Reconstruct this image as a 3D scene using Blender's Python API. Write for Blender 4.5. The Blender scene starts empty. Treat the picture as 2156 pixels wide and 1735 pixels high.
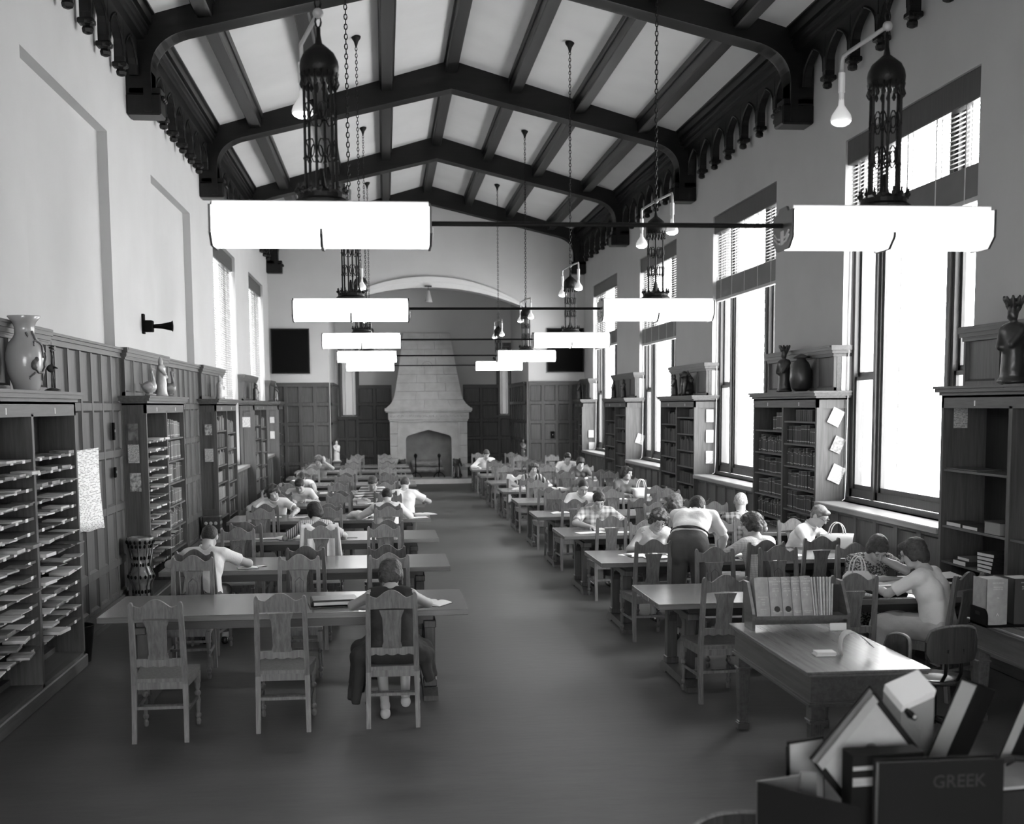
import bpy, math, random
import numpy as np
from mathutils import Vector, Matrix
random.seed(7)
R = random.Random(11)
PI = math.pi
scene = bpy.context.scene
COL = scene.collection

# ------------------------------------------------------------------ camera
CAM_F, CAM_YAW, CAM_PITCH, CAM_ROLL, CAM_CY, CAM_CX = 2547.24, 0.0963, 0.0963, -0.0080, 1099.76, 1057.66
cyw, syw = math.cos(CAM_YAW), math.sin(CAM_YAW)
fw = Vector((syw*math.cos(CAM_PITCH), cyw*math.cos(CAM_PITCH), -math.sin(CAM_PITCH)))
rt = Vector((cyw, -syw, 0.0)); up = rt.cross(fw)
cr, sr = math.cos(CAM_ROLL), math.sin(CAM_ROLL)
rt2 = cr*rt + sr*up; up2 = -sr*rt + cr*up
cam = bpy.data.cameras.new('camera'); camo = bpy.data.objects.new('camera', cam); COL.objects.link(camo)
m = Matrix((rt2, up2, -fw)).transposed().to_4x4(); m.translation = Vector((0, 0, 2.4)); camo.matrix_world = m
cam.sensor_fit = 'HORIZONTAL'; cam.sensor_width = 36.0
cam.lens = 36.0*CAM_F/2156.0
cam.shift_x = (1078.0-CAM_CX)/2156.0
cam.shift_y = (CAM_CY-867.5)/2156.0
cam.clip_start = 0.05; cam.clip_end = 300
scene.camera = camo
cam.dof.use_dof = True; cam.dof.focus_distance = 12.0; cam.dof.aperture_fstop = 2.8

# ------------------------------------------------------------------ world, light, exposure
scene.view_settings.view_transform = 'Standard'; scene.view_settings.look = 'None'
scene.view_settings.gamma = 1.0; scene.view_settings.use_curve_mapping = False
scene.view_settings.exposure = 0.0
W = bpy.data.worlds.new('overcast_sky'); scene.world = W; W.use_nodes = True
wn = W.node_tree; bg = wn.nodes['Background']
tc = wn.nodes.new('ShaderNodeTexCoord'); sx = wn.nodes.new('ShaderNodeSeparateXYZ'); rmp = wn.nodes.new('ShaderNodeValToRGB')
wn.links.new(tc.outputs['Generated'], sx.inputs[0]); wn.links.new(sx.outputs['Z'], rmp.inputs[0]); wn.links.new(rmp.outputs[0], bg.inputs[0])
rmp.color_ramp.elements[0].position = 0.0; rmp.color_ramp.elements[0].color = (.9, .9, .9, 1)
rmp.color_ramp.elements[1].position = .12; rmp.color_ramp.elements[1].color = (1, 1, 1, 1)
SKY = 22.0
bg.inputs[1].default_value = SKY
scene.cycles.max_bounces = 7; scene.cycles.diffuse_bounces = 5; scene.cycles.glossy_bounces = 3
scene.cycles.transmission_bounces = 4; scene.cycles.transparent_max_bounces = 8
scene.cycles.sample_clamp_indirect = 6.0
scene.cycles.caustics_reflective = False; scene.cycles.caustics_refractive = False
FIX_E = 12.0      # fluorescent diffusers
BULB_E = 30.0     # reflector bulbs

# ------------------------------------------------------------------ room numbers
XC = 1.29; XL, XR = -3.16, 5.74; YF = 34.55; YN = -3.2; YAL = 39.3
BAY = 6.08; YA = [10.1+BAY*k for k in range(-2, 5)]; YW = [13.14+BAY*k for k in range(-2, 4)]
ZR = 8.5; SL = 0.29
def ceil_z(x): return ZR-SL*abs(x-XC)
FIXY = [7.07+BAY*k for k in range(5)]; FXL, FXR = -.33, 2.97

# ------------------------------------------------------------------ mesh helper
class MB:
    def __init__(s): s.v = []; s.f = []; s.mi = []
    def add(s, vs, fs, mi=0):
        o = len(s.v); s.v.extend([tuple(p) for p in vs]); s.f.extend([tuple(i+o for i in f) for f in fs]); s.mi.extend([mi]*len(fs)); return s
    def box(s, x0, x1, y0, y1, z0, z1, mi=0):
        return s.add([(x0,y0,z0),(x1,y0,z0),(x1,y1,z0),(x0,y1,z0),(x0,y0,z1),(x1,y0,z1),(x1,y1,z1),(x0,y1,z1)],
                     [(3,2,1,0),(4,5,6,7),(0,1,5,4),(1,2,6,5),(2,3,7,6),(3,0,4,7)], mi)
    def obox(s, c, sz, M=None, mi=0):
        hx, hy, hz = sz[0]/2, sz[1]/2, sz[2]/2; c = Vector(c); vs = []
        for z in (-hz, hz):
            for x, y in ((-hx,-hy),(hx,-hy),(hx,hy),(-hx,hy)):
                p = Vector((x,y,z)); vs.append(c+(M @ p if M is not None else p))
        return s.add(vs, [(3,2,1,0),(4,5,6,7),(0,1,5,4),(1,2,6,5),(2,3,7,6),(3,0,4,7)], mi)
    def cbox(s, x0, x1, y0, y1, z0, z1, c=.004, mi=0):      # chamfered box
        pts = []
        for sx_ in (0,1):
            for sy_ in (0,1):
                for sz_ in (0,1):
                    X = (x0,x1)[sx_]; Y = (y0,y1)[sy_]; Z = (z0,z1)[sz_]
                    dx = c if sx_==0 else -c; dy = c if sy_==0 else -c; dz = c if sz_==0 else -c
                    pts += [(X,Y+dy,Z+dz),(X+dx,Y,Z+dz),(X+dx,Y+dy,Z)]
        def i(a,b,d,k): return ((a*2+b)*2+d)*3+k
        fs = [(i(0,0,0,0),i(0,0,1,0),i(0,1,1,0),i(0,1,0,0)),(i(1,0,0,0),i(1,1,0,0),i(1,1,1,0),i(1,0,1,0)),
              (i(0,0,0,1),i(1,0,0,1),i(1,0,1,1),i(0,0,1,1)),(i(0,1,0,1),i(0,1,1,1),i(1,1,1,1),i(1,1,0,1)),
              (i(0,0,0,2),i(0,1,0,2),i(1,1,0,2),i(1,0,0,2)),(i(0,0,1,2),i(1,0,1,2),i(1,1,1,2),i(0,1,1,2))]
        for a in (0,1):
            for b in (0,1):
                q = (i(a,b,0,0),i(a,b,0,1),i(a,b,1,1),i(a,b,1,0)); fs.append(q if (a^b)==0 else q[::-1])
                q = (i(a,0,b,0),i(a,0,b,2),i(a,1,b,2),i(a,1,b,0)); fs.append(q[::-1] if (a^b)==0 else q)
                q = (i(0,a,b,1),i(0,a,b,2),i(1,a,b,2),i(1,a,b,1)); fs.append(q if (a^b)==0 else q[::-1])
                for d in (0,1):
                    t = (i(a,b,d,0),i(a,b,d,1),i(a,b,d,2)); fs.append(t[::-1] if (a^b^d)==0 else t)
        return s.add(pts, fs, mi)
    def prism(s, poly, axis, a, b, mi=0):                  # extrude a 2D outline along an axis
        def P(u, v, w):
            return {'x': (w,u,v), 'y': (u,w,v), 'z': (u,v,w)}[axis]
        n = len(poly); vs = [P(u,v,a) for u,v in poly]+[P(u,v,b) for u,v in poly]
        fs = [tuple(range(n)), tuple(range(2*n-1, n-1, -1))]+[(i, (i+1)%n+0, (i+1)%n+n, i+n)[::-1] for i in range(n)]
        return s.add(vs, fs, mi)
    def strip(s, A, B, axis, a, b, mi=0):                  # band between two matching 2D polylines, extruded
        for i in range(len(A)-1):
            s.prism([A[i], A[i+1], B[i+1], B[i]], axis, a, b, mi)
        return s
    def tube(s, pts, r, n=8, cap=True, mi=0):
        pts = [Vector(p) for p in pts]; m_ = len(pts); rr = r if isinstance(r, (list, tuple)) else [r]*m_
        o = len(s.v); nrm = None
        for i, p in enumerate(pts):
            t = (pts[min(i+1,m_-1)]-pts[max(i-1,0)]).normalized()
            if nrm is None: nrm = t.orthogonal().normalized()
            else:
                nrm = (nrm-t*nrm.dot(t)); nrm = nrm.normalized() if nrm.length > 1e-6 else t.orthogonal().normalized()
            b = t.cross(nrm)
            for k in range(n):
                a = 2*PI*k/n; s.v.append(tuple(p+(nrm*math.cos(a)+b*math.sin(a))*rr[i]))
        for i in range(m_-1):
            for k in range(n):
                k2 = (k+1)%n; s.f.append((o+i*n+k, o+i*n+k2, o+(i+1)*n+k2, o+(i+1)*n+k)); s.mi.append(mi)
        if cap:
            s.f.append(tuple(o+k for k in range(n))[::-1]); s.f.append(tuple(o+(m_-1)*n+k for k in range(n))); s.mi += [mi, mi]
        return s
    def lathe(s, prof, n=16, c=(0,0,0), mi=0, cap=True):
        o = len(s.v)
        for r, z in prof:
            for k in range(n):
                a = 2*PI*k/n; s.v.append((c[0]+r*math.cos(a), c[1]+r*math.sin(a), c[2]+z))
        m_ = len(prof)
        for i in range(m_-1):
            for k in range(n):
                k2 = (k+1)%n; s.f.append((o+i*n+k, o+i*n+k2, o+(i+1)*n+k2, o+(i+1)*n+k)); s.mi.append(mi)
        if cap:
            s.f.append(tuple(o+k for k in range(n))[::-1]); s.f.append(tuple(o+(m_-1)*n+k for k in range(n))); s.mi += [mi, mi]
        return s
    def ball(s, c, r, n=10, m_=6, mi=0, sc=(1,1,1)):
        pr = [(max(1e-4, r*math.sin(PI*i/m_)), -r*math.cos(PI*i/m_)) for i in range(m_+1)]
        o = len(s.v); s.lathe(pr, n, (0,0,0), mi)
        for i in range(o, len(s.v)):
            x, y, z = s.v[i]; s.v[i] = (c[0]+x*sc[0], c[1]+y*sc[1], c[2]+z*sc[2])
        return s
    def xf(s, M):
        s.v = [tuple(M @ Vector(p)) for p in s.v]; return s
    def mesh(s, name, mats, smooth=False):
        me = bpy.data.meshes.new(name); me.from_pydata(s.v, [], s.f); 
        for m_ in (mats if isinstance(mats, (list, tuple)) else [mats]): me.materials.append(m_)
        if any(s.mi): me.polygons.foreach_set('material_index', s.mi)
        if smooth: me.polygons.foreach_set('use_smooth', [True]*len(me.polygons))
        me.update(); return me
    def obj(s, name, mats, parent=None, smooth=False, **kw):
        o = bpy.data.objects.new(name, s.mesh(name, mats, smooth)); COL.objects.link(o)
        if parent is not None: o.parent = parent
        for k, v in kw.items(): o[k] = v
        return o
def inst(me, name, parent=None, loc=(0,0,0), rotz=0, **kw):
    o = bpy.data.objects.new(name, me); COL.objects.link(o); o.location = loc; o.rotation_euler = (0,0,rotz)
    if parent is not None: o.parent = parent
    for k, v in kw.items(): o[k] = v
    return o
def thing(name, label, cat, loc=(0,0,0), rotz=0, group=None):
    o = bpy.data.objects.new(name, None); COL.objects.link(o); o.empty_display_size = .1
    o.location = loc; o.rotation_euler = (0,0,rotz); o['label'] = label; o['category'] = cat
    if group: o['group'] = group
    return o
def tag(o, label, cat, group=None):
    o['label'] = label; o['category'] = cat
    if group: o['group'] = group
    return o
def copy_tree(o, parent=None):
    c = o.copy(); COL.objects.link(c)
    if parent is not None: c.parent = parent
    for ch in o.children: copy_tree(ch, c)
    return c
def dup(root, loc, rotz, label, group=None):
    r = copy_tree(root); r.location = loc; r.rotation_euler = (0,0,rotz); r['label'] = label
    if group: r['group'] = group
    return r

# ------------------------------------------------------------------ materials (greys: the place is seen in black and white)
def _mat(name):
    m_ = bpy.data.materials.new(name); m_.use_nodes = True; return m_, m_.node_tree, m_.node_tree.nodes['Principled BSDF']
def g(v): return (v, v, v, 1)
def plain(name, v, rough=.6, spec=.4, bump=0, bscale=60, var=0, vscale=3):
    m_, nt, b = _mat(name); b.inputs['Base Color'].default_value = g(v); b.inputs['Roughness'].default_value = rough
    b.inputs['Specular IOR Level'].default_value = spec
    t = nt.nodes.new('ShaderNodeTexCoord')
    if var:
        n = nt.nodes.new('ShaderNodeTexNoise'); n.inputs['Scale'].default_value = vscale; n.inputs['Detail'].default_value = 4
        nt.links.new(t.outputs['Object'], n.inputs['Vector'])
        r = nt.nodes.new('ShaderNodeMapRange'); r.inputs['From Min'].default_value = .3; r.inputs['From Max'].default_value = .7
        r.inputs['To Min'].default_value = v*(1-var); r.inputs['To Max'].default_value = min(1, v*(1+var))
        nt.links.new(n.outputs['Fac'], r.inputs['Value']); nt.links.new(r.outputs[0], b.inputs['Base Color'])
    if bump:
        n = nt.nodes.new('ShaderNodeTexNoise'); n.inputs['Scale'].default_value = bscale; n.inputs['Detail'].default_value = 3
        nt.links.new(t.outputs['Object'], n.inputs['Vector'])
        bp = nt.nodes.new('ShaderNodeBump'); bp.inputs['Strength'].default_value = bump; bp.inputs['Distance'].default_value = .01
        nt.links.new(n.outputs['Fac'], bp.inputs['Height']); nt.links.new(bp.outputs[0], b.inputs['Normal'])
    return m_
def wood(name, v, rough=.42, axis='Z', scale=1.0, contrast=.35, spec=.5, coat=0):
    m_, nt, b = _mat(name); t = nt.nodes.new('ShaderNodeTexCoord'); mp = nt.nodes.new('ShaderNodeMapping')
    s_ = {'X': (1.2, 22, 22), 'Y': (22, 1.2, 22), 'Z': (22, 22, 1.2)}[axis]
    mp.inputs['Scale'].default_value = tuple(q*scale for q in s_)
    n = nt.nodes.new('ShaderNodeTexNoise'); n.inputs['Scale'].default_value = 1.6; n.inputs['Detail'].default_value = 6; n.inputs['Roughness'].default_value = .65
    n.inputs['Distortion'].default_value = .4
    oi = nt.nodes.new('ShaderNodeObjectInfo'); ad = nt.nodes.new('ShaderNodeVectorMath'); ad.operation = 'ADD'
    mu = nt.nodes.new('ShaderNodeMath'); mu.operation = 'MULTIPLY'; mu.inputs[1].default_value = 17.0
    nt.links.new(oi.outputs['Random'], mu.inputs[0]); nt.links.new(t.outputs['Object'], ad.inputs[0]); nt.links.new(mu.outputs[0], ad.inputs[1])
    nt.links.new(ad.outputs[0], mp.inputs['Vector']); nt.links.new(mp.outputs[0], n.inputs['Vector'])
    r = nt.nodes.new('ShaderNodeMapRange'); r.inputs['From Min'].default_value = .3; r.inputs['From Max'].default_value = .7
    r.inputs['To Min'].default_value = v*(1-contrast); r.inputs['To Max'].default_value = v*(1+contrast)
    nt.links.new(n.outputs['Fac'], r.inputs['Value']); nt.links.new(r.outputs[0], b.inputs['Base Color'])
    b.inputs['Roughness'].default_value = rough; b.inputs['Specular IOR Level'].default_value = spec
    if coat: b.inputs['Coat Weight'].default_value = coat; b.inputs['Coat Roughness'].default_value = .12
    bp = nt.nodes.new('ShaderNodeBump'); bp.inputs['Strength'].default_value = .12; bp.inputs['Distance'].default_value = .002
    nt.links.new(n.outputs['Fac'], bp.inputs['Height']); nt.links.new(bp.outputs[0], b.inputs['Normal'])
    return m_
def emit(name, e, v=1.0):
    m_, nt, b = _mat(name); b.inputs['Base Color'].default_value = g(.8); b.inputs['Emission Color'].default_value = g(v); b.inputs['Emission Strength'].default_value = e
    return m_
def printed(name, paper=.75, ink=.08, rows=40, cols=9, dens=.45, img=None):     # a sheet with lines of print (object XZ or XY via UV-free coords)
    m_, nt, b = _mat(name); t = nt.nodes.new('ShaderNodeTexCoord')
    mp = nt.nodes.new('ShaderNodeMapping'); mp.inputs['Scale'].default_value = (cols, cols, rows)
    nt.links.new(t.outputs['Generated'], mp.inputs['Vector'])
    w = nt.nodes.new('ShaderNodeTexWave'); w.bands_direction = 'Z'; w.inputs['Scale'].default_value = .314
    n = nt.nodes.new('ShaderNodeTexNoise'); n.inputs['Scale'].default_value = 1.0; n.inputs['Detail'].default_value = 2
    nt.links.new(mp.outputs[0], w.inputs['Vector']); nt.links.new(mp.outputs[0], n.inputs['Vector'])
    a = nt.nodes.new('ShaderNodeMath'); a.operation = 'GREATER_THAN'; a.inputs[1].default_value = .6
    c = nt.nodes.new('ShaderNodeMath'); c.operation = 'GREATER_THAN'; c.inputs[1].default_value = dens
    nt.links.new(w.outputs['Fac'], a.inputs[0]); nt.links.new(n.outputs['Fac'], c.inputs[0])
    mu = nt.nodes.new('ShaderNodeMath'); mu.operation = 'MULTIPLY'; nt.links.new(a.outputs[0], mu.inputs[0]); nt.links.new(c.outputs[0], mu.inputs[1])
    mx = nt.nodes.new('ShaderNodeMapRange'); mx.inputs['To Min'].default_value = paper; mx.inputs['To Max'].default_value = ink
    nt.links.new(mu.outputs[0], mx.inputs['Value']); nt.links.new(mx.outputs[0], b.inputs['Base Color']); b.inputs['Roughness'].default_value = .7
    return m_
M = {}
M['plaster'] = plain('plaster', .57, .85, .2, bump=.05, bscale=90, var=.03, vscale=1.3)
M['plaster_r'] = M['plaster']
M['ceil'] = plain('ceiling_plaster', .66, .85, .2, var=.05, vscale=.9)
M['stone'] = plain('limestone', .60, .8, .3, bump=.25, bscale=18, var=.10, vscale=4)
M['stone_d'] = plain('sooty_stone', .30, .85, .2, bump=.2, bscale=12, var=.25, vscale=2)
M['beam'] = wood('dark_beam', .006, .36, 'Y', .5, .5, .3)
M['beamx'] = wood('dark_beam_cross', .006, .36, 'X', .5, .5, .3)
M['oak'] = wood('oak_panel', .078, .46, 'Z', 1, .30, .28)
M['oaky'] = wood('oak_rail', .088, .46, 'Y', 1, .25, .28)
M['oakx'] = wood('oak_rail_cross', .088, .46, 'X', 1, .25, .28)
M['oakin'] = wood('oak_darkened', .022, .5, 'Z', 1, .4, .4)  # darkened oak: shade inside the cases is put into its colour
M['chair'] = wood('chair_oak', .14, .4, 'Z', 1.3, .4, .35)
M['table'] = wood('table_oak', .13, .26, 'X', .8, .25, .5, coat=.15)
M['tablee'] = wood('table_edge', .03, .35, 'X', .8, .3, .5)
M['tleg'] = wood('trestle_oak', .055, .4, 'Z', 1, .35, .5)
M['desk'] = wood('desk_oak', .20, .26, 'Y', .9, .25, .5, coat=.2)
M['deskd'] = wood('desk_side', .10, .35, 'Y', .9, .35, .5)
M['iron'] = plain('wrought_iron', .005, .5, .25, bump=.2, bscale=80)
M['brass'] = plain('worn_metal', .35, .35, .6)
M['diffuser'] = emit('lit_diffuser', FIX_E)
M['bulb'] = emit('lit_bulb', BULB_E)
M['bulbglass'] = emit('bulb_side', .35, .8)
M['black'] = plain('black', .006, .85, .08)
M['paper'] = plain('paper', .78, .7, .3, bump=.05)
M['pages'] = plain('page_block', .62, .8, .2, bump=.2, bscale=200)
M['print'] = printed('printed_sheet')
M['print2'] = printed('printed_notice', .5, .08, 26, 6, .5)
M['sill'] = wood('sill_oak', .22, .3, 'Y', .8, .2, .6)
M['wframe'] = wood('window_frame_dark', .05, .4, 'Z', 1, .3, .5)
M['wpaint'] = plain('window_frame_pale', .55, .5, .4, var=.06)
M['blind'] = plain('blind_slat', .42, .45, .4)
M['blindd'] = plain('blind_slat_stack', .13, .5, .4, var=.1)
M['cloth'] = plain('white_cloth', .72, .85, .2, bump=.3, bscale=14)
M['ceramic'] = plain('glazed_ceramic', .45, .18, .7, var=.12, vscale=6)
M['ceramd'] = plain('dark_glazed_ceramic', .05, .2, .7, var=.4, vscale=9)
M['celadon'] = plain('celadon_glaze', .40, .22, .7, var=.05)
M['bronze'] = plain('bronze', .03, .35, .6, var=.3, vscale=8)
M['log'] = wood('log_bark', .30, .8, 'X', .7, .5, .2)
M['cord'] = plain('pale_cord', .7, .7, .3)
M['skin'] = plain('skin', .42, .5, .4, bump=.05)
M['skind'] = plain('dark_skin', .09, .42, .5)

# floor: polished linoleum, worn
def floor_mat():
    m_, nt, b = _mat('polished_floor'); t = nt.nodes.new('ShaderNodeTexCoord')
    n = nt.nodes.new('ShaderNodeTexNoise'); n.inputs['Scale'].default_value = 1.1; n.inputs['Detail'].default_value = 8; n.inputs['Roughness'].default_value = .6
    mp = nt.nodes.new('ShaderNodeMapping'); mp.inputs['Scale'].default_value = (1, 2.6, 1)
    nt.links.new(t.outputs['Object'], mp.inputs['Vector']); nt.links.new(mp.outputs[0], n.inputs['Vector'])
    r = nt.nodes.new('ShaderNodeMapRange'); r.inputs['From Min'].default_value = .3; r.inputs['From Max'].default_value = .7
    r.inputs['To Min'].default_value = .056; r.inputs['To Max'].default_value = .090; b.inputs['Specular IOR Level'].default_value = .24
    nt.links.new(n.outputs['Fac'], r.inputs['Value']); nt.links.new(r.outputs[0], b.inputs['Base Color'])
    r2 = nt.nodes.new('ShaderNodeMapRange'); r2.inputs['To Min'].default_value = .36; r2.inputs['To Max'].default_value = .52
    nt.links.new(n.outputs['Fac'], r2.inputs['Value']); nt.links.new(r2.outputs[0], b.inputs['Roughness'])
    n2 = nt.nodes.new('ShaderNodeTexNoise'); n2.inputs['Scale'].default_value = 5; nt.links.new(mp.outputs[0], n2.inputs['Vector'])
    bp = nt.nodes.new('ShaderNodeBump'); bp.inputs['Strength'].default_value = .08; bp.inputs['Distance'].default_value = .02
    nt.links.new(n2.outputs['Fac'], bp.inputs['Height']); nt.links.new(bp.outputs[0], b.inputs['Normal'])
    return m_
M['floor'] = floor_mat()
def glass_mat():
    m_ = bpy.data.materials.new('window_glass'); m_.use_nodes = True; nt = m_.node_tree; nt.nodes.clear()
    o = nt.nodes.new('ShaderNodeOutputMaterial'); mix = nt.nodes.new('ShaderNodeMixShader'); tr = nt.nodes.new('ShaderNodeBsdfTransparent'); gl = nt.nodes.new('ShaderNodeBsdfGlossy')
    gl.inputs['Roughness'].default_value = .05; mix.inputs[0].default_value = .06
    nt.links.new(tr.outputs[0], mix.inputs[1]); nt.links.new(gl.outputs[0], mix.inputs[2]); nt.links.new(mix.outputs[0], o.inputs[0]); return m_
M['glass'] = glass_mat()
# ================================================================== THE SHELL
def struct(mb, name, mat, parent=None, smooth=False):
    o = mb.obj(name, mat, parent, smooth)
    if parent is None: o['kind'] = 'structure'
    return o
struct(MB().box(XL-.6, XR+.7, YN, YAL+.3, -.2, 0), 'floor', M['floor'])

def wall_with_holes(x0, x1, y0, y1, zt, holes):
    b = MB(); ys = sorted(set([y0, y1]+[h[0] for h in holes]+[h[1] for h in holes]))
    for a, c in zip(ys[:-1], ys[1:]):
        h = [q for q in holes if q[0] <= a+1e-6 and q[1] >= c-1e-6]
        if h:
            q = h[0]
            if q[2] > 0: b.box(x0, x1, a, c, 0, q[2])
            b.box(x0, x1, a, c, q[3], zt)
        elif x0 > 0: b.box(x0+.155, x1, a, c, 0, 2.52); b.box(x0, x1, a, c, 2.52, zt)
        else: b.box(x0, x1, a, c, 0, zt)
    return b
ZH = 5.62; SILL = 1.16; HW = 1.71
rh = [(y-HW, y+HW, SILL, ZH) for y in YW if y > 10]
lh = [(y-HW, y+HW, SILL, ZH) for y in YW if y > 22]
wallr = struct(wall_with_holes(XR, XR+.6, YN, YF, 7.6, rh), 'wall_right', M['plaster'])
wl = wall_with_holes(XL-.5, XL-.12, YN, YF, 7.6, lh)          # recessed niches are set 12 cm back
ys = [YN]+[v for y in YW for v in (y-HW, y+HW)]+[YF]
for i in range(0, len(ys), 2):
    if ys[i+1] > ys[i]: wl.box(XL-.12, XL, ys[i], ys[i+1], 0, 7.6)
for y in YW:
    wl.box(XL-.12, XL, y-HW, y+HW, ZH, 7.6)
    wl.box(XL-.12, XL, y-HW, y+HW, 0, 3.02 if y < 22 else SILL)
walll = struct(wl, 'wall_left', M['plaster'])
# far wall with the segmental arch of the fireplace alcove
AX0, AX1 = -1.52, 4.12; ASP = 5.12; AAP = 5.72
def arch_pts(x0, x1, zs, za, n=24):
    h = (x1-x0)/2; rise = za-zs; Rr = (h*h+rise*rise)/(2*rise); cx = (x0+x1)/2; cz = za-Rr; a0 = math.asin(h/Rr)
    return [(cx+Rr*math.sin(-a0+2*a0*i/n), cz+Rr*math.cos(-a0+2*a0*i/n)) for i in range(n+1)]
ap = arch_pts(AX0, AX1, ASP, AAP)
wf = MB(); wf.box(XL-.5, AX0, YF, YF+.45, 0, 9.2); wf.box(AX1, XR+.6, YF, YF+.45, 0, 9.2)
wf.strip(ap, [(x, 9.2) for x, z in ap], 'y', YF, YF+.45)
wallf = struct(wf, 'wall_far', M['plaster'])
ar = MB(); ao = arch_pts(AX0-.02, AX1+.02, ASP+.02, AAP+.30)     # moulded stone archivolt
mid = [((a[0]+b[0])/2, (a[1]+b[1])/2) for a, b in zip(ap, ao)]
ar.strip(ap, mid, 'y', YF-.03, YF+.46); ar.strip(mid, ao, 'y', YF-.07, YF)
M['arch'] = plain('pale_arch_stone', .72, .8, .2)
struct(ar, 'trim_1', M['arch'])
al = MB(); al.box(AX0-.3, AX0, YF+.45, YAL+.3, 0, 6.4); al.box(AX1, AX1+.3, YF+.45, YAL+.3, 0, 6.4)
struct(al, 'wall_alcove_sides', M['plaster'])
W1 = (-1.42, -.92); W2 = (3.72, 4.08)
W1 = (-1.36, -.86); W2 = (3.72, 4.06)
ab = MB()
for a, b_ in ((AX0-.3, W1[0]), (W1[1], W2[0]), (W2[1], AX1+.3)): ab.box(a, b_, YAL, YAL+.3, 0, 6.4)
for w in (W1, W2): ab.box(w[0], w[1], YAL, YAL+.3, 0, 2.1); ab.box(w[0], w[1], YAL, YAL+.3, 4.3, 6.4)
struct(ab, 'wall_alcove_back', M['plaster'])
struct(MB().box(AX0-.3, AX1+.3, YF+.4, YAL+.3, 6.1, 6.3), 'ceiling_alcove', M['ceil'])
wn_ = MB(); NX0, NX1, NZ0, NZ1 = -2.7, 2.0, .8, 3.5      # added glazed screen behind the camera, invented to light the near chairs
wn_.box(XL-.5, NX0, YN-.2, YN, 0, 9.2); wn_.box(NX1, XR+.6, YN-.2, YN, 0, 9.2); wn_.box(NX0, NX1, YN-.2, YN, 0, NZ0); wn_.box(NX0, NX1, YN-.2, YN, NZ1, 9.2)
struct(wn_, 'wall_near', M['plaster'])
nw = bpy.data.objects.new('window_9', None); COL.objects.link(nw); nw['kind'] = 'structure'  # made-up light opening, unseen, added to the near wall
b = MB()
for i in range(6): x = NX0+(NX1-NX0)*i/5; b.box(x-.05, x+.05, YN-.16, YN-.06, NZ0, NZ1)
for z in (NZ0+.04, 2.2, NZ1-.04): b.box(NX0, NX1, YN-.15, YN-.07, z-.04, z+.04)
b.obj('window_frame', M['wframe'], nw)
b = MB(); b.box(NX0, NX1, YN-.112, YN-.108, NZ0, NZ1); b.obj('pane', M['glass'], nw)
# ceiling: two plaster slopes
cl = MB()
ce = [(XL-.5, ceil_z(XL-.5)), (XC, ZR), (XR+.6, ceil_z(XR+.6))]
cl.strip(ce, [(x, z+.15) for x, z in ce], 'y', YN-.2, YF+.5)
ceiling = struct(cl, 'ceiling', M['ceil'])

# ------------------------------------------------ trusses
def curve_q(p0, p1, p2, n):
    return [((1-t)**2*p0[0]+2*t*(1-t)*p1[0]+t*t*p2[0], (1-t)**2*p0[1]+2*t*(1-t)*p1[1]+t*t*p2[1]) for t in [i/n for i in range(n+1)]]
def truss_half(sg, y, th, b):
    # lower edge from apex to the bracket, in distance d from the ridge
    def lo(off=0):
        pts = [(0, 8.0-off), (3.62, 7.13-off)]+curve_q((3.62, 7.13-off), (4.12+.0, 7.02-off), (4.13+off, 6.62), 10)[1:]+[(4.13+off, 6.12)]
        return pts
    L = lo()
    U = []
    n = len(L)
    for d, z in L:
        if d < 3.63 and z > 6.9: U.append((d, ZR-SL*d+.02))
        else: U.append(None)
    k = [i for i, u in enumerate(U) if u is None]
    for j, i in enumerate(k):
        t = (j+1)/len(k); U[i] = (4.45, 7.25-(7.25-6.12)*t) if t > .15 else (4.2, 7.3)
    A = [(XC+sg*d, z) for d, z in L]; B = [(XC+sg*d, z) for d, z in U]
    b.strip(A, B, 'y', y-th/2, y+th/2)
    # moulded lower member, proud of both faces
    L2 = [(d, z+.11 if i < 2 else z+.09) for i, (d, z) in enumerate(L)]
    for i in range(2, len(L)): L2[i] = (L[i][0]+.1*min(1, (i-1)/6), L[i][1]+.1*(1-min(1, (i-1)/8)))
    A2 = [(XC+sg*d, z) for d, z in L2]
    b.strip(A, A2, 'y', y-th/2-.035, y+th/2+.035)
for i, y in enumerate(YA+[YF-.16]) :
    if 34.4 < y < 34.45: continue
    if y < -3: continue
    th = .30 if y < 34 else .24
    b = MB(); truss_half(1, y, th, b); truss_half(-1, y, th, b)
    t = b.obj('roof_truss', M['beamx'])
    side = ['behind the camera', 'above the camera', 'nearest the camera, mostly above the frame', 'second from the camera with its ridge in view', 'third from the camera, in the middle of the room', 'fourth from the camera', 'fifth along the room', 'against the far wall'][min(i, 7)]
    names = {0: 'far behind the camera', 1: 'just overhead of the camera', 2: 'above the nearest bay', 3: 'with its feet at the top corners of the picture', 4: 'first one whose whole arch is in view', 5: 'next to last before the far wall', 6: 'x', 7: 'lying flat against the far wall above the alcove'}
    tag(t, 'dark arched timber roof truss '+names[i], 'roof truss')
    for sg in (-1, 1):
        bb = MB(); xa, xb = XC+sg*4.02, XC+sg*4.45
        x0, x1 = min(xa, xb), max(xa, xb)
        bb.cbox(x0, x1, y-th/2-.03, y+th/2+.03, 6.08, 6.34, .02)
        bb.cbox(x0+.03, x1, y-th/2, y+th/2, 6.34, 6.42, .01)
        ov = (XC+sg*4.01)
        for q in (-.09, 0, .09): bb.ball((ov, y+q, 6.3), .035, 8, 5)
        bb.obj('corbel_block', M['beam'], t)
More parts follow.
